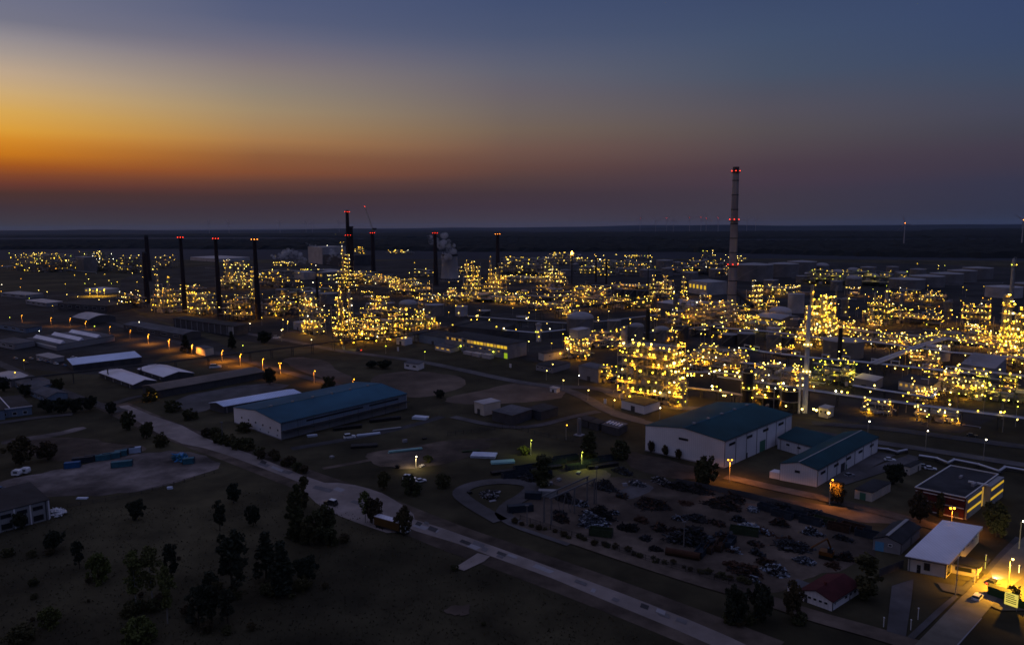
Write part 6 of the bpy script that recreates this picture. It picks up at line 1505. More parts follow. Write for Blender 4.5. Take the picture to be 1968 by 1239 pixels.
# ---------------------------------------------------------------- scrapyard
def heap(label, px, py, wpx, hpx, m, chunk=.8, n=320, ratio=.6, m2=None, name='scrap_heap', cat='scrap heap', rot=None):
    B = G(px, py); s = S(B); rx = wpx / 2 / s; ry = rx * ratio; Cc = B + away(B) * ry * .9; Cc.z = 0
    H = min(.75 * ry + .9, max(1.2, hpx / s - ry * .7 * CH / depth(B)))
    u, v = (UA, UB) if rot is None else (Vector((math.cos(rot), math.sin(rot), 0)), Vector((-math.sin(rot), math.cos(rot), 0)))
    b = MB(Cc); rr = random.Random(int(px * 7 + py)); K = 26; V = []; Fs = []
    lob = [rr.uniform(0, 6.28) for _ in range(4)]
    def edge(a): return .82 + .14 * math.sin(2 * a + lob[0]) + .10 * math.sin(3 * a + lob[1]) + .06 * math.sin(7 * a + lob[2])
    def top(a, q): return max(0, 1 - q ** 2.2) * (.62 + .22 * math.sin(3.1 * q * math.cos(a) + lob[3]) + .16 * math.sin(5 * q * math.sin(a) + lob[1]))
    for j in range(7):
        f = j / 6
        for k in range(K):
            a = 2 * math.pi * k / K; q = (1 - f) * rr.uniform(.92, 1.05)
            V.append(Cc + (u * math.cos(a) * rx + v * math.sin(a) * ry) * (q * edge(a)) + Vector((0, 0, H * top(a, q) * rr.uniform(.8, 1.1) - .15)))
    for j in range(6):
        for k in range(K): Fs.append((j * K + k, j * K + (k + 1) % K, (j + 1) * K + (k + 1) % K, (j + 1) * K + k))
    b.add(V, Fs)
    for k in range(int(n * 1.5)):
        a = rr.uniform(0, 6.28); q = rr.random() ** .55 * (1.25 if rr.random() < .15 else 1)
        c = Cc + (u * math.cos(a) * rx + v * math.sin(a) * ry) * (q * edge(a)) + Vector((0, 0, H * top(a, q) * rr.uniform(.9, 1.15) + .1))
        w1 = Vector((rr.gauss(0, 1), rr.gauss(0, 1), rr.gauss(0, .33))).normalized(); w2 = w1.cross(Vector((rr.gauss(0, 1), rr.gauss(0, 1), 1))).normalized(); w3 = w1.cross(w2)
        g_ = chunk * min(1.3, math.exp(rr.gauss(-.45, .5))); l1, l2, l3 = g_ * rr.uniform(.6, 3.0), g_ * rr.uniform(.15, .9), g_ * rr.uniform(.03, .4)
        b.cm = 1 if (m2 and rr.random() < .4) else 0
        P = [c + w1 * l1 / 2 * i + w2 * l2 / 2 * j + w3 * l3 / 2 * e for e in (-1, 1) for i, j in ((-1, -1), (1, -1), (1, 1), (-1, 1))]
        b.add(P, [(3, 2, 1, 0), (4, 5, 6, 7), (0, 1, 5, 4), (1, 2, 6, 5), (2, 3, 7, 6), (3, 0, 4, 7)])
    o = b.build(name, [m, m2] if m2 else m); tag(o, label, cat)
    return o
heap('large scrap heap with glinting silver scraps and a dark top, behind the green skip', 1140, 1016, 86, 44, 'scrap_mixed', .8, 460, .6, 'scrap_silver')
heap('dark peaked scrap heap rising behind the glinting silver heap', 1152, 1000, 70, 40, 'scrap_dark', .9, 260, .6)
heap('low black heap of scrap tyres right of the green skip', 1208, 1022, 44, 20, 'rubber', 1.0, 160)
heap('broad dark brown scrap mound alone in the middle of the yard', 1252, 981, 92, 34, 'scrap_dark', .6, 420, .55, 'scrap_rust')
heap('flat dark scrap mound at the upper right of the yard', 1387, 981, 82, 26, 'scrap_dark', .7, 300, .5, 'scrap_rust')
heap('low dark scrap bank along the upper fence of the yard', 1300, 942, 70, 20, 'scrap_dark', .9, 220, .4)
heap('bright silver scrap heap spilling over a dark bin', 1440, 1024, 58, 34, 'scrap_silver', .8, 300, .55)
heap('small silver heap of scrap by the skip row', 1447, 984, 30, 28, 'scrap_silver', .7, 200, .6, 'scrap_mixed')
heap('largest jumbled heap of dark machinery scrap in the right half of the yard', 1330, 1052, 108, 66, 'scrap_dark', 1.2, 520, .55, 'scrap_mixed')
heap('low oval heap of dark shavings near the front of the yard', 1260, 1060, 38, 13, 'scrap_dark', .4, 200, .6)
heap('long low heap of rusty scrap at the lower right of the yard', 1432, 1106, 74, 40, 'scrap_rust', 1.0, 320, .5, 'scrap_dark')
heap('mixed heap of scrap behind the excavator', 1520, 1060, 84, 32, 'scrap_dark', .9, 300, .45, 'scrap_mixed')
heap('pale glinting scrap strip left of the excavator', 1545, 1084, 54, 14, 'scrap_mixed', .7, 160, .4, 'scrap_silver')
heap('dark scrap heap in front of the excavator with silver bits', 1490, 1106, 60, 30, 'scrap_dark', .9, 240, .5, 'scrap_silver')
heap('heap of broken concrete on the ring road island', 940, 958, 56, 14, 'scrap_dark', .9, 140, .5, 'pale_slab')
heap('pale dusty rubble heap at the top of the yard', 1225, 935, 36, 14, 'scrap_mixed', .8, 120, .5, 'pale_slab')
heap('white bagged goods stacked at the end of the garage row', 112, 990, 34, 26, 'car_white', 1.1, 90, .6, None, 'bag_stack', 'bag stack')
heap('crumpled blue tarpaulin heap in the container yard', 350, 886, 42, 18, 'tarp_blue', 1.6, 120, .5, 'container_teal', 'tarpaulin_heap', 'tarpaulin')
for lb, x, y, w_, h_, m1, m2 in [('low strip of scrap along the lower edge of the machinery scrap, left', 1296, 1026, 34, 14, 'scrap_dark', 'scrap_rust'), ('knee high scrap spill between the broad mound and the machinery scrap', 1336, 1004, 60, 14, 'scrap_dark', 'scrap_mixed'),
        ('long dark scrap row behind the gantry frame, near part', 1090, 968, 70, 16, 'scrap_dark', 'scrap_mixed'), ('long dark scrap row behind the gantry frame, far part', 1160, 944, 70, 18, 'scrap_dark', 'scrap_mixed'), ('dark low scrap along the left gantry leg', 1078, 1004, 50, 14, 'scrap_dark', 'scrap_rust'),
        ('jumbled dark scrap row below the upper fence, left', 1345, 950, 64, 16, 'scrap_dark', 'scrap_rust'), ('jumbled dark scrap row below the upper fence, right', 1410, 966, 60, 16, 'scrap_dark', 'scrap_rust'), ('dark scrap behind the skip row, left', 1500, 978, 56, 18, 'scrap_dark', 'scrap_mixed'), ('dark scrap behind the skip row, right', 1560, 996, 60, 18, 'scrap_dark', 'scrap_mixed'),
        ('scrap spill in front of the skip row, left', 1498, 1012, 48, 14, 'scrap_dark', 'scrap_rust'), ('scrap spill in front of the skip row, right', 1560, 1030, 46, 13, 'scrap_dark', 'scrap_silver'), ('scrap pile between the silver heaps', 1420, 1004, 34, 14, 'scrap_dark', 'scrap_mixed'), ('rusty beams pile right of the long rusty heap', 1476, 1090, 50, 16, 'scrap_rust', 'scrap_dark'),
        ('dark heap of cable scrap right of the excavator', 1622, 1078, 44, 14, 'scrap_dark', 'scrap_rust'), ('dark scrap by the rail stacks, left', 1014, 926, 60, 13, 'scrap_dark', 'scrap_mixed'), ('dark scrap by the rail stacks, right', 1196, 912, 56, 12, 'scrap_dark', 'scrap_mixed'), ('low dark scrap by the pale dusty rubble', 1270, 930, 44, 12, 'scrap_dark', 'pale_slab')]:
    heap(lb, x, y, w_, h_ * 1.25, m1, .7, 170, .5, m2)
RH = random.Random(9)
for x, y in [(1075, 990), (1120, 975), (1196, 958), (1180, 990), (1232, 1004), (1268, 1022), (1240, 1040), (1300, 1000), (1318, 972), (1378, 1010), (1390, 1034), (1408, 1062), (1452, 1050), (1470, 1028), (1456, 1068), (1512, 1044), (1540, 1052), (1404, 1090), (1450, 1120), (1575, 1010), (1620, 1040), (1600, 1092)]:
    heap('low dark scrap heap lying between the bigger heaps of the yard', x, y, RH.uniform(22, 44), RH.uniform(9, 18), RH.choice(('scrap_dark', 'scrap_dark', 'scrap_rust')), RH.uniform(.5, 1.0), 110, RH.uniform(.4, .7), RH.choice(('scrap_rust', 'scrap_mixed', 'scrap_silver')))['group'] = 'low scrap heaps of the yard'
def gbox(name, label, cat, px, py, L_, W_, H_, m, ang=None, group=None, parts=None, z=0):
    B = G(px, py); a = GA if ang is None else math.radians(ang); u = Vector((math.cos(a), math.sin(a), 0)); v = Vector((-u.y, u.x, 0))
    B = B + away(B) * W_ * .5; B.z = z
    return B, u, v
def container(label, px, py, m, L_=6.1, ang=None, H_=2.6, name='container', open_=False, group=None, cat='container'):
    B, u, v = gbox(None, None, None, px, py, L_, 2.45, H_, m, ang)
    t = thing(name, label, cat, B, group); b = MB(B); W_ = 2.45
    if not open_:
        b.obox(B, u, v, -L_ / 2 + .08, L_ / 2 - .08, -W_ / 2 + .05, W_ / 2 - .05, .15, H_ - .05)
        n = int(L_ / .3)
        for k in range(n):
            a = -L_ / 2 + .15 + (L_ - .3) * k / n
            for sg in (-1, 1): b.obox(B, u, v, a, a + .15, sg * W_ / 2 - (.05 if sg > 0 else 0), sg * W_ / 2 + (.0 if sg > 0 else .05), .2, H_ - .15)
    else:
        for a0, a1, c0, c1 in ((-L_ / 2, L_ / 2, -W_ / 2, -W_ / 2 + .1), (-L_ / 2, L_ / 2, W_ / 2 - .1, W_ / 2), (-L_ / 2, -L_ / 2 + .1, -W_ / 2 + .1, W_ / 2 - .1), (L_ / 2 - .1, L_ / 2, -W_ / 2 + .1, W_ / 2 - .1)):
            b.obox(B, u, v, a0, a1, c0, c1, .1, H_)
        b.obox(B, u, v, -L_ / 2 + .1, L_ / 2 - .1, -W_ / 2 + .1, W_ / 2 - .1, .1, H_ * .45)
        for k in range(6):
            a = -L_ / 2 + L_ * (k + .5) / 6
            for sg in (-1, 1): b.obox(B, u, v, a - .06, a + .06, sg * (W_ / 2 + .05) - .05, sg * (W_ / 2 + .05) + .05, .1, H_)
    b.build('body', m, t)
    b = MB(B)
    for i in (-1, 1):
        for j in (-1, 1): b.obox(B, u, v, i * L_ / 2 - .09, i * L_ / 2 + .09, j * W_ / 2 - .09, j * W_ / 2 + .09, 0, H_ + .02)
    b.build('corner_post', 'trim_dark', t)
    if not open_:
        b = MB(B)
        for c in (-.5, .5): b.obox(B, u, v, -L_ / 2 - .12, -L_ / 2 + .05, c - .04, c + .04, .2, H_ - .2)
        b.obox(B, u, v, -L_ / 2 - .06, -L_ / 2 + .02, -1.1, 1.1, .2, H_ - .15); b.build('door', m, t)
    return t
for lb, x, y, m, L_, a in [('bright blue container with white top at the left end of the container row', 140, 900, 'container_blue', 6, 20), ('black low container second from left in the container row', 160, 890, 'container_dark', 8, 24), ('black container third from left in the container row', 178, 886, 'container_dark', 6, 24), ('teal container in the middle of the container row', 199, 885, 'container_teal', 6, 24), ('longer teal container right of the middle of the container row', 215, 882, 'container_teal', 7, 24), ('dim teal container near the right end of the container row', 233, 877, 'container_teal', 5, 24), ('dark container between the dim teal and the white blue one', 248, 872, 'container_dark', 5, 24), ('white and blue container at the right end of the container row', 260, 871, 'container_pale', 5, 24), ('teal container standing alone in front of the container row', 235, 898, 'container_teal', 8, 20), ('small teal container beside the blue tarpaulin heap', 363, 892, 'container_teal', 4.5, 15)]:
    container(lb, x, y, m, L_, a)
container('dark green open skip in front of the glinting scrap heap', 1155, 1032, 'skip_green', 7.5, -16, 2.6, 'skip', True, None, 'skip')
container('dark bin under the bright silver scrap heap', 1430, 1029, 'skip_green', 9, -22, 2.4, 'skip', True, None, 'skip')
container('pale box container left of the gantry frame in the scrapyard', 1053, 956, 'panel_grey', 7, -8, 2.6)
container('dark steel container left of the pale box container', 1025, 960, 'container_dark', 6, -8)
container('long dark container at the ring road corner of the yard', 1000, 985, 'container_dark', 9, 12)
for i, (x, y) in enumerate([(1012, 905), (1035, 918), (990, 918), (1064, 893), (1088, 886), (1112, 902), (1140, 890), (1170, 886)]):
    container(['long dark wagon left of the egg shaped tree', 'dark wagon just behind the egg shaped tree', 'leftmost dark wagon of the rail stacks', 'dark wagon right of the egg shaped tree', 'dark wagon at the back of the rail stacks', 'dark wagon beside the clearing edge', 'dark wagon under the right green lamp pole', 'rightmost dark wagon of the rail stacks'][i], x, y, 'container_dark', 11, 22, 2.2, 'wagon', True, None, 'wagon')
for i in range(8):
    f = i / 7; container(['dark skip at the left end of the long skip row', 'dark skip second from left in the long skip row', 'pale rimmed skip third from left in the long skip row', 'dark skip left of the middle of the long skip row', 'dark skip right of the middle of the long skip row', 'dark skip third from right in the long skip row', 'dark skip second from right in the long skip row', 'dark skip at the right end of the long skip row near the grey shed'][i], 1476 + 190 * f, 984 + 44 * f + (6 if i % 2 else 0), R.choice(('container_dark', 'skip_green', 'scrap_rust')), 7, -40 + R.uniform(-8, 8), 2.3, 'skip', True, None, 'skip')
for i, (x, y) in enumerate([(1348, 1058), (1366, 1050), (1384, 1046), (1402, 1040)]):
    container(['dark skip nearest the rusty pipe', 'rusty skip second from the rusty pipe', 'rust red skip third from the rusty pipe', 'dark skip farthest from the rusty pipe'][i], x, y + 10, ('container_dark', 'scrap_rust', 'scrap_rust', 'container_dark')[i], 6.5, 58, 2.2, 'skip', True, None, 'skip')
# rusty pipe with white cap
B = G(1312, 1070); a = math.radians(-24); d = Vector((math.cos(a), math.sin(a), 0)); B.z = 0
t = thing('steel_pipe', 'big rusty steel pipe lying at the front of the scrapyard', 'pipe', B)
b = MB(B); b.cyl(B - d * 5 + Vector((0, 0, 1.1)), B + d * 5 + Vector((0, 0, 1.1)), 1.1, n=16); b.build('pipe', 'rust_pipe', t, True)
b = MB(B); b.cyl(B - d * 5.15 + Vector((0, 0, 1.1)), B - d * 5 + Vector((0, 0, 1.1)), 1.2, n=16); b.cyl(B + d * 5 + Vector((0, 0, 1.1)), B + d * 5.15 + Vector((0, 0, 1.1)), 1.2, n=16); b.build('flange', 'rust_pipe', t)
B = G(1286, 1065); t = thing('bin', 'small white bin standing by the end of the rusty pipe', 'bin', B)
b = MB(B); b.lathe(B, [(.45, 0), (.5, 1.4), (.55, 1.4), (.55, 1.5)], 10); b.build('body', 'car_white', t); b = MB(B); b.lathe(B, [(.58, 1.51), (.3, 1.75)], 10, True, True); b.build('lid', 'car_white', t)
# gantry frame
B = G(1059.5, 1008); E_ = G(1142, 968); d = (E_ - B); Ls = d.length; d.normalize(); n = Vector((-d.y, d.x, 0)); hh = HT(B, 958)
t = thing('gantry', 'grey gantry crane frame with braced legs over the scrapyard track', 'gantry crane', B)
for f, o in ((0, 0), (0, 3.2), (.52, 0), (1.0, 0), (1.0, 3.2)):
    b = MB(B); b.obox(B + d * Ls * f, d, n, -.22, .22, o - .22, o + .22, 0, hh); b.build('leg', 'steel_grey', t)
b = MB(B)
for o in (0, 3.2): b.obox(B, d, n, -1, Ls + 1, o - .16, o + .16, hh + .01, hh + .45)
b.build('rail_beam', 'steel_grey', t)
b = MB(B)
for k in range(4): b.bar(B + d * Ls * (.12 + .1 * k) + Vector((0, 0, 1 if k % 2 else hh)), B + d * Ls * (.22 + .1 * k) + Vector((0, 0, hh if k % 2 else 1)), .2)
b.build('brace', 'steel_grey', t)
for lb, x, yb, yt in (('grey lamp mast left of the gantry frame', 1013, 1010, 972), ('thin grey lamp mast in the middle of the machinery scrap', 1314, 1052, 1004), ('thin grey pole right of the gantry frame', 1146, 968, 898), ('thin grey pole pair by the road verge', 428, 852, 812)):
    B = G(x, yb); t = thing('light_mast', lb, 'mast', B); hh = HT(B, yt)
    b = MB(B); b.cyl(B, B + Vector((0, 0, hh)), .22, .14, 7); b.build('pole', 'tank_shell', t); b = MB(B); b.box(B + Vector((0, 0, hh + .2)), (1.2, .6, .4)); b.build('lamp_housing', 'steel_grey', t)
# excavator
B = G(1590, 1072); u = UA; v = UB
t = thing('excavator', 'orange brown excavator with raised bent arm among the scrap heaps', 'excavator', B)
for sg in (-1, 1):
    b = MB(B); b.obox(B, u, v, -2.1, 2.1, sg * 1.3 - .35, sg * 1.3 + .35, .1, .95); b.build('track', 'rubber', t)
b = MB(B); b.obox(B, u, v, -2.2, 1.6, -1.4, 1.4, 1.1, 2.3); b.build('body', 'digger_orange', t)
b = MB(B); b.obox(B, u, v, .2, 1.6, -1.3, -.1, 2.31, 3.7); b.build('cab', 'window_dark', t)
b = MB(B); p0 = B + u * 1.2 + v * .4 + Vector((0, 0, 2.2)); p1 = p0 - u * 1.0 - v * 2.6 + Vector((0, 0, 4.8)); p2 = p1 - u * 4.2 - v * 1.2 + Vector((0, 0, -3.6)); b.bar(p0, p1, .5); b.build('boom', 'digger_orange', t)
b = MB(B); b.bar(p1, p2, .36); b.build('arm', 'digger_orange', t)
b = MB(B); b.box(p2 - Vector((0, 0, .4)), (1.2, 1.0, .9)); b.build('bucket', 'dark_steel', t)
# stacked sheets, beams, pallets in the middle yards
def stack(label, px, py, L_, W_, H_, m, ang, name='sheet_stack', layers=4):
    B = G(px, py); a = math.radians(ang); u = Vector((math.cos(a), math.sin(a), 0)); v = Vector((-u.y, u.x, 0))
    b = MB(B)
    for k in range(layers):
        j = [R.uniform(-.25, .25) for _ in range(3)]
        b.obox(B, u, v, -L_ / 2 + j[0], L_ / 2 + j[0], -W_ / 2 + j[1], W_ / 2 + j[1], H_ * k / layers, H_ * (k + .92) / layers)
    o = b.build(name, m); tag(o, label, name.replace('_', ' '))
    return o
stack('long teal stack of sheets in the dark yard right of the warehouse', 779, 867, 15, 1.4, 1.0, 'teal_sheet', 20, 'beam_stack')
stack('broad white sheet stack in the middle yard', 930, 876, 11, 6, 1.0, 'pale_sheet', -8)
stack('pale green sheet stack right of the broad white one', 966, 889, 10, 3.5, .8, 'teal_sheet', 10)
stack('thin white sheet strip beside the warehouse lorry', 708, 836, 11, 1.8, .9, 'pale_sheet', 22)
stack('grey white sheet strip farther along the warehouse side', 744, 826, 14, 1.6, .8, 'panel_grey', 24)
stack('tilted white sheets at the far corner of the warehouse side', 808, 804, 8, 4, 1.2, 'pale_sheet', -18)
stack('white flat box lying before the warehouse lower wall', 600, 838, 4.5, 1.6, .9, 'pale_sheet', 20, 'crate')
stack('row of dark steel beams along the warehouse side, near end', 668, 824, 14, 3, 1.6, 'scrap_dark', 24, 'beam_stack')
stack('row of dark steel beams along the warehouse side, far end', 740, 808, 16, 3, 1.6, 'scrap_dark', 24, 'beam_stack')
stack('dark beams in the rough ground below the warehouse', 700, 858, 12, 4, 1.0, 'scrap_dark', 10, 'beam_stack')
stack('pale boards lying on the ring road island', 948, 946, 5, 2, .6, 'pale_slab', -10, 'board_stack')
stack('yellowish planks behind the broad white sheet stack', 905, 868, 8, 1.2, .8, 'skip_green', 14, 'board_stack')
for i, (x, y) in enumerate([(1082, 884), (1122, 897), (1050, 902), (1158, 897), (975, 908)]):
    stack(['rail stack beyond the egg shaped tree', 'rail stack at the clearing edge', 'rail stack left of the clearing', 'rail stack under the right green lamp', 'rail stack at the far left of the wagons'][i], x, y, 14, 2.5, 1.3, 'scrap_dark', 22, 'rail_stack', 5)
# ---------------------------------------------------------------- vehicles
def vehicle(label, px, py, ang, m, L_=4.4, W_=1.8, H_=1.5, kind='car', lights=False, roof=None):
    B = G(px, py); a = math.radians(ang); u = Vector((math.cos(a), math.sin(a), 0)); v = Vector((-u.y, u.x, 0))
    t = thing({'car': 'parked_car', 'estate': 'estate_car', 'van': 'van'}[kind] if not lights else 'car', label, 'van' if kind == 'van' else 'car', B)
    b = MB(B); bl = H_ * .58
    prof = [(-L_ / 2, .35), (L_ / 2, .35), (L_ / 2, bl * .86), (L_ * .22, bl), (-L_ * .42, bl), (-L_ / 2, bl * .92)]
    def ext(mb, pr, w0, w1):
        k = len(pr); mx = max(z for _, z in pr); mn = min(z for _, z in pr)
        P = []
        for sg in (-1, 1):
            for x, z in pr:
                f = (z - mn) / max(.01, mx - mn); P.append(B + u * x + v * sg * (w0 + (w1 - w0) * f) / 2 + Vector((0, 0, z)))
        mb.add(P, [tuple(range(k - 1, -1, -1)), tuple(range(k, 2 * k))] + [(i, (i + 1) % k, k + (i + 1) % k, k + i) for i in range(k)])
    ext(b, prof, W_, W_ * .97); b.build('body', m, t)
    b = MB(B); rear = -L_ * .46 if kind != 'car' else -L_ * .36
    ext(b, [(L_ * .2, bl + .01), (L_ * .05, H_ - .06), (rear * .9, H_ - .06), (rear, bl + .01)], W_ * .94, W_ * .78); b.build('window_band', 'window_dark', t)
    b = MB(B); b.obox(B, u, v, rear * .9, L_ * .05, -W_ * .39, W_ * .39, H_ - .055, H_ + .02); b.build('roof', roof or m, t)
    for i in (-1, 1):
        for j in (-1, 1):
            c = B + u * i * L_ * .31 + v * j * (W_ / 2 - .1) + Vector((0, 0, .34)); w_ = MB(B); w_.cyl(c - v * .11, c + v * .11, .34, n=12); q = w_.build('wheel', 'rubber', t)
            w_ = MB(B); w_.cyl(c + v * j * .111, c + v * j * .13, .2, n=10); w_.build('rim', 'car_silver', q)
    for j in (-1, 1):
        b = MB(B); b.obox(B, u, v, -L_ / 2 - .03, -L_ / 2 + .03, j * W_ * .36 - .2, j * W_ * .36 + .2, bl * .66, bl * .86); b.build('tail_light', 'tail_lamp' if lights else 'red_roof', t)
        b = MB(B); b.obox(B, u, v, L_ / 2 - .03, L_ / 2 + .03, j * W_ * .36 - .2, j * W_ * .36 + .2, bl * .56, bl * .76); b.build('headlight', 'head_lamp' if lights else 'panel_grey', t)
    if lights:
        l = bpy.data.lights.new('head_beam', 'SPOT'); l.energy = 15000; l.spot_size = math.radians(64); l.spot_blend = .8; l.color = (1, .86, .5); l.shadow_soft_size = .15
        o = bpy.data.objects.new('head_beam', l); C.objects.link(o); o.parent = t; o.location = u * (L_ / 2 + .1) + Vector((0, 0, .75)); o.rotation_euler = (u * 1 + Vector((0, 0, -.09))).to_track_quat('-Z', 'Y').to_euler()
    return t
SA = math.degrees(math.atan2((G(1907, 1087) - G(1800, 1200)).y, (G(1907, 1087) - G(1800, 1200)).x))
vehicle('white estate car driving up the lit street', 1879, 1150, SA, 'car_white', 4.6, 1.8, 1.55, 'estate')
vehicle('dark car with red tail lights and glaring headlights on the lit street', 1906, 1121, SA, 'car_black', 4.5, 1.85, 1.5, 'car', True)
vehicle('white car beside the dark tree near the cream hut', 1710, 885, -10, 'car_white')
vehicle('white car parked behind the brick office', 1788, 902, -20, 'car_white')
vehicle('silver car parked left of the one behind the brick office', 1776, 898, -20, 'car_silver')
vehicle('dark car beside the lower blue roofed hall corner', 1632, 915, 20, 'car_silver')
vehicle('dark car on the road beyond the three tall white lamps', 1868, 838, -30, 'car_black')
vehicle('car with glowing red lights on the plant road', 690, 674, 150, 'car_black', 4.5, 1.8, 1.5, 'car', True)
vehicle('white roofed delivery van on the concrete apron', 636, 970, 150, 'car_black', 5.4, 2.0, 2.3, 'van', False, 'car_white')
vehicle('white van left of the ring road bush', 787, 922, -15, 'car_white', 5.2, 2.0, 2.2, 'van')
vehicle('white car right of the white van by the verge', 809, 926, 30, 'car_white', 4.2, 1.8, 1.6)
vehicle('dark blue car at the left edge of the container yard', 2, 942, 10, 'container_blue', 4.6)
vehicle('silver car parked in the far left yard, near the pale blue roofed shed', 142, 688, 10, 'car_white')
vehicle('white lorry like van beside the orange lit wall', 414, 707, 15, 'car_white', 8, 2.4, 3, 'van')
vehicle('pale van by the loading hall corner', 532, 650, 5, 'car_white', 6, 2.2, 2.6, 'van')
vehicle('white van beside the sheet stacks at the warehouse side', 672, 842, 24, 'car_white', 5.5, 2.1, 2.4, 'van')
for i, (x, y) in enumerate([(60, 690), (76, 693), (92, 696), (108, 700), (124, 703), (30, 690), (50, 698)]):
    vehicle('parked car in the dim car park below the workshop with roof lights', x, y, -30, R.choice(('car_silver', 'car_black', 'car_white', 'container_blue')))
for o in [o for o in C.objects if o.get('label', '').startswith('parked car in the dim')]: o['group'] = 'cars of the dim car park'
# parked lorry under the birches
B = G(750, 1018); a = math.radians(-33); u = Vector((math.cos(a), math.sin(a), 0)); v = Vector((-u.y, u.x, 0))
t = thing('lorry', 'long lorry with white roof and mustard side tarpaulin parked under birches', 'lorry', B)
b = MB(B); b.obox(B, u, v, -6, 5, -1.25, 1.25, 1.1, 3.85); b.build('trailer', 'tarp_mustard', t)
b = MB(B); b.obox(B, u, v, -6.02, 5.02, -1.28, 1.28, 3.86, 4.0); b.build('trailer_roof', 'white_roof', t)
b = MB(B); b.obox(B, u, v, -6, 7.6, -1.0, 1.0, .7, 1.08); b.build('chassis', 'trim_dark', t)
b = MB(B); b.obox(B, u, v, 5.5, 7.8, -1.2, 1.2, 1.09, 3.3); b.build('cab', 'car_white', t)
b = MB(B); b.obox(B, u, v, 7.8, 7.85, -1.05, 1.05, 2.0, 3.0); b.obox(B, u, v, 6.3, 7.4, -1.24, -1.2, 2.0, 2.9); b.build('windscreen', 'window_dark', t)
for x in (-5, -3.8, -2.6, 4.0, 6.8):
    for j in (-1, 1):
        c = B + u * x + v * j * 1.05 + Vector((0, 0, .5)); b = MB(B); b.cyl(c - v * .16, c + v * .16, .5, n=12); b.build('wheel', 'rubber', t)
# white round topped tanks (small caravans) at the left
for lb, x, y in (('small white round ended caravan, left of a pair at the container yard edge', 33, 914), ('small white round ended caravan, right of a pair at the container yard edge', 49, 910)):
    B = G(x, y); t = thing('caravan', lb, 'caravan', B); b = MB(B); P = [(-1.5, .5), (1.4, .5), (1.7, 1.2), (1.5, 2.4), (1.0, 2.7), (-1.1, 2.7), (-1.6, 2.2), (-1.7, 1.2)]
    k = len(P); V = [B + Vector((x_, sg * 1.1, z)) for sg in (-1, 1) for x_, z in P]
    b.add(V, [tuple(range(k - 1, -1, -1)), tuple(range(k, 2 * k))] + [(i, (i + 1) % k, k + (i + 1) % k, k + i) for i in range(k)]); b.build('body', 'car_white', t)
    b = MB(B); b.obox(B, Vector((1, 0, 0)), Vector((0, 1, 0)), -.8, .8, -1.13, -1.08, 1.4, 2.1); b.build('window', 'window_dark', t)
    for j in (-1, 1):
        b = MB(B); b.cyl(B + Vector((0, j * 1.0 - .1, .32)), B + Vector((0, j * 1.0 + .1, .32)), .32, n=10); b.build('wheel', 'rubber', t)
stack('white board on the ground right of the white bagged goods', 158, 958, 4, 1.2, .5, 'pale_sheet', 0, 'board_stack', 2)
stack('small white slab in the grass right of the container yard', 326, 939, 1.8, 1.2, .8, 'pale_sheet', 10, 'crate', 2)
# ---------------------------------------------------------------- signs, fence, small street furniture
B = G(1942, 1170); d = (G(1958, 1160) - G(1935, 1158)); d.z = 0; d.normalize()
t = thing('billboard', 'bright yellow lit notice board on posts at the right edge by the street', 'sign', B)
u = Vector((.62, -.78, 0)).normalized(); v = Vector((-u.y, u.x, 0))
b = MB(B); b.obox(B, u, v, -1.5, 1.5, -.08, .08, 1.0, 4.4); b.build('board', 'lamplit_glow', t)  # board emits by itself in place of lamp light falling on it
b = MB(B)
for z in (3.9, 3.4, 2.9, 2.3, 1.8): b.obox(B, u, v, -1.2, .7 if z > 3 else 1.2, -.1, -.085, z - .1, z + .1)
b.build('printed_lines', 'sign_green', t)
for x in (-1.3, 1.3):
    b = MB(B); b.obox(B, u, v, x - .08, x + .08, .09, .25, 0, 4.5); b.build('post', 'steel', t)
b = MB(B + v * 1.5); q = B + v * 2.2; b.obox(q, u, v, -2.4, 2.4, -.05, .05, 0, 2.4)
o = b.build('hedge_screen', 'sign_green'); tag(o, 'dark green screen panel behind the bright notice board', 'screen')
B = G(1918, 1150); t = thing('green_container', 'dark green box container left of the bright notice board', 'container', B)
b = MB(B); b.obox(B, u, v, -2.6, 2.6, 0, 2.2, .1, 2.5); b.build('body', 'sign_green', t); b = MB(B); b.obox(B, u, v, -2.7, 2.7, -.1, 2.3, 2.51, 2.65); b.build('roof', 'dark_roof', t)
for lb, x, y, hh in (('white road sign at the right end of the plant road island', 1163, 778, 3.5), ('small white sign on the lawn before the canteen', 981, 708, 3.5), ('white marker on the lawn left of the long office', 765, 676, 4)):
    B = G(x, y); t = thing('sign', lb, 'sign', B); b = MB(B); b.obox(B, UA, UB, -.9, .9, -.06, .06, .8, hh); b.build('panel', 'trim_white', t); b = MB(B); b.cyl(B, B + Vector((0, 0, .8)), .1, n=6); b.build('post', 'steel', t)
for lb, x, y, hh, m in (('tall thin flag pole before the gatehouse porch', 1836, 1146, 11, 'steel'), ('yellow lit pillar at the porch corner of the gatehouse', 1893, 1094, 4.4, 'lamplit_glow'), ('white bollard post on the green by the driveway, left', 1750, 1210, 2.6, 'trim_white'), ('white signal post on the green by the driveway, right', 1764, 1190, 3, 'trim_white'), ('white post left of the driveway mouth', 1698, 1204, 2.4, 'trim_white'), ('short white post on the plaza right of the street lamp', 1958, 1102, 2.4, 'trim_white')):  # the yellow pillar's light is its own emission, no lamp shines on it
    B = G(x, y); t = thing('post', lb, 'post', B); b = MB(B); b.cyl(B, B + Vector((0, 0, hh)), .13 if hh > 5 else .1, n=8); b.build('shaft', m, t); b = MB(B); b.box(B + Vector((0, 0, hh + .1)), (.3, .3, .2)); b.build('cap', 'trim_white', t)
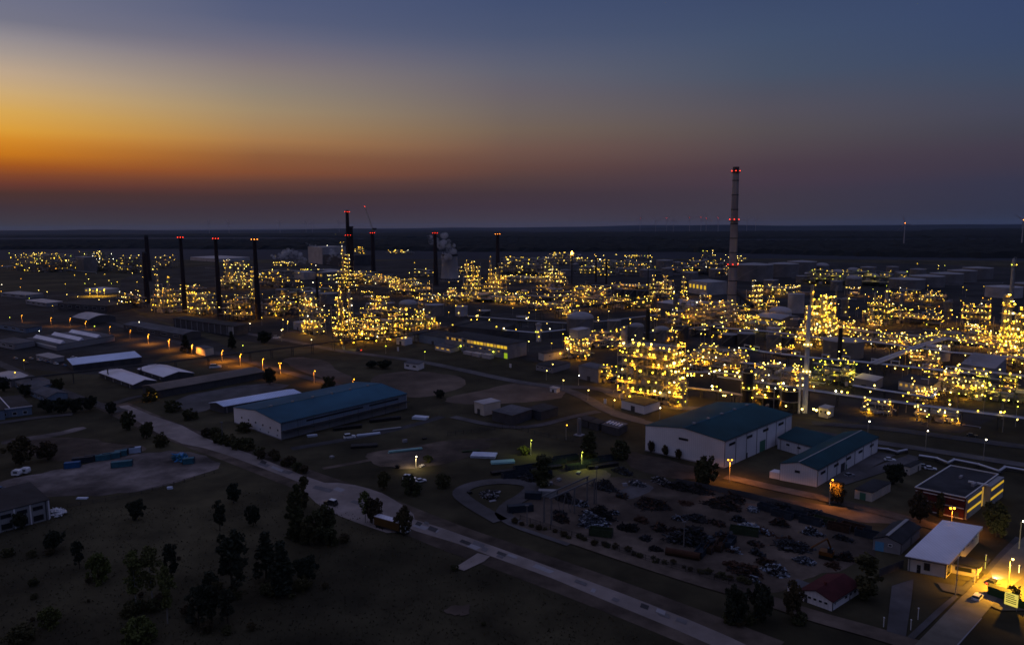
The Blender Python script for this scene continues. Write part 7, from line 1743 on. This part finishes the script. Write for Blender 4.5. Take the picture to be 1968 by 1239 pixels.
def fence(label, pts, hgt, m, post_d=4.0, solid=False, name='fence'):
    P = [G(x, y) for x, y in pts]; B = P[0]; t = thing(name, label, 'fence', B); b = MB(B); w_ = MB(B)
    for p, q in zip(P, P[1:]):
        d = q - p; Ls = d.length; d.normalize(); n = Vector((-d.y, d.x, 0)); k = max(1, int(Ls / post_d))
        for e in range(k): b.obox(p + d * Ls * e / k, d, n, -.07, .07, -.07, .07, 0, hgt + .1)
        if solid: w_.obox(p, d, n, .1, Ls - .1, -.03, .03, .1, hgt)
        else:
            for z in (.15, .5, .85, 1.0): w_.obox(p, d, n, 0, Ls, -.025, .025, hgt * z - .03, hgt * z + .03)
            for e in range(int(Ls / .5)): w_.obox(p, d, n, e * .5, e * .5 + .04, -.015, .015, .1, hgt)
    b.build('fence_post', m, t); w_.build('wire_panel' if not solid else 'board_panel', m, t)
    return t
fence('thin wire fence between the scrapyard and its track', [(1000, 1000), (1120, 1038), (1240, 1077), (1430, 1132)], 2.0, 'dark_steel')
fence('dark board fence between the skip row and the lane', [(1300, 930), (1440, 958), (1560, 990), (1676, 1024)], 2.4, 'dark_wall', 4, True)
fence('wire fence along the upper side of the rough yard', [(860, 838), (980, 822), (1040, 838), (1150, 858)], 2.0, 'dark_steel')
fence('dark wall between the grey shed and the gatehouse', [(1690, 1108), (1736, 1090)], 2.4, 'dark_wall', 3, True)
fence('low fence around the garage block yard', [(130, 975), (250, 955), (430, 905)], 1.4, 'dark_steel')
# scattered yard furniture: small crates and drums
for i in range(14):
    x = R.uniform(880, 960) if i < 4 else R.uniform(1050, 1240) if i < 9 else R.uniform(600, 820); y = R.uniform(938, 952) if i < 4 else R.uniform(905, 935) if i < 9 else R.uniform(842, 905)
    o = stack('small dark crate lying about in the rough middle yards', x, y, R.uniform(1.2, 2.6), R.uniform(1, 1.6), R.uniform(.7, 1.4), R.choice(('scrap_dark', 'grey_wall', 'panel_grey')), R.uniform(0, 90), 'crate', 3); o['group'] = 'crates in the middle yards'
# ---------------------------------------------------------------- the evening air
HAZE = 0.00001
if HAZE:
    m = bpy.data.materials.new('haze_air'); m.use_nodes = True; nt = m.node_tree; nt.nodes.clear()
    o = nt.nodes.new('ShaderNodeOutputMaterial'); v = nt.nodes.new('ShaderNodeVolumePrincipled'); nt.links.new(v.outputs[0], o.inputs['Volume'])
    v.inputs['Color'].default_value = (.5, .7, 1, 1); v.inputs['Density'].default_value = HAZE; v.inputs['Anisotropy'].default_value = .2
    M['haze_air'] = m
    b = MB(); b.obox((0, 0, 0), Vector((1, 0, 0)), Vector((0, 1, 0)), -45100, 45100, -500, 45100, -3, 240)
    o = b.build('haze', 'haze_air'); o['kind'] = 'stuff'
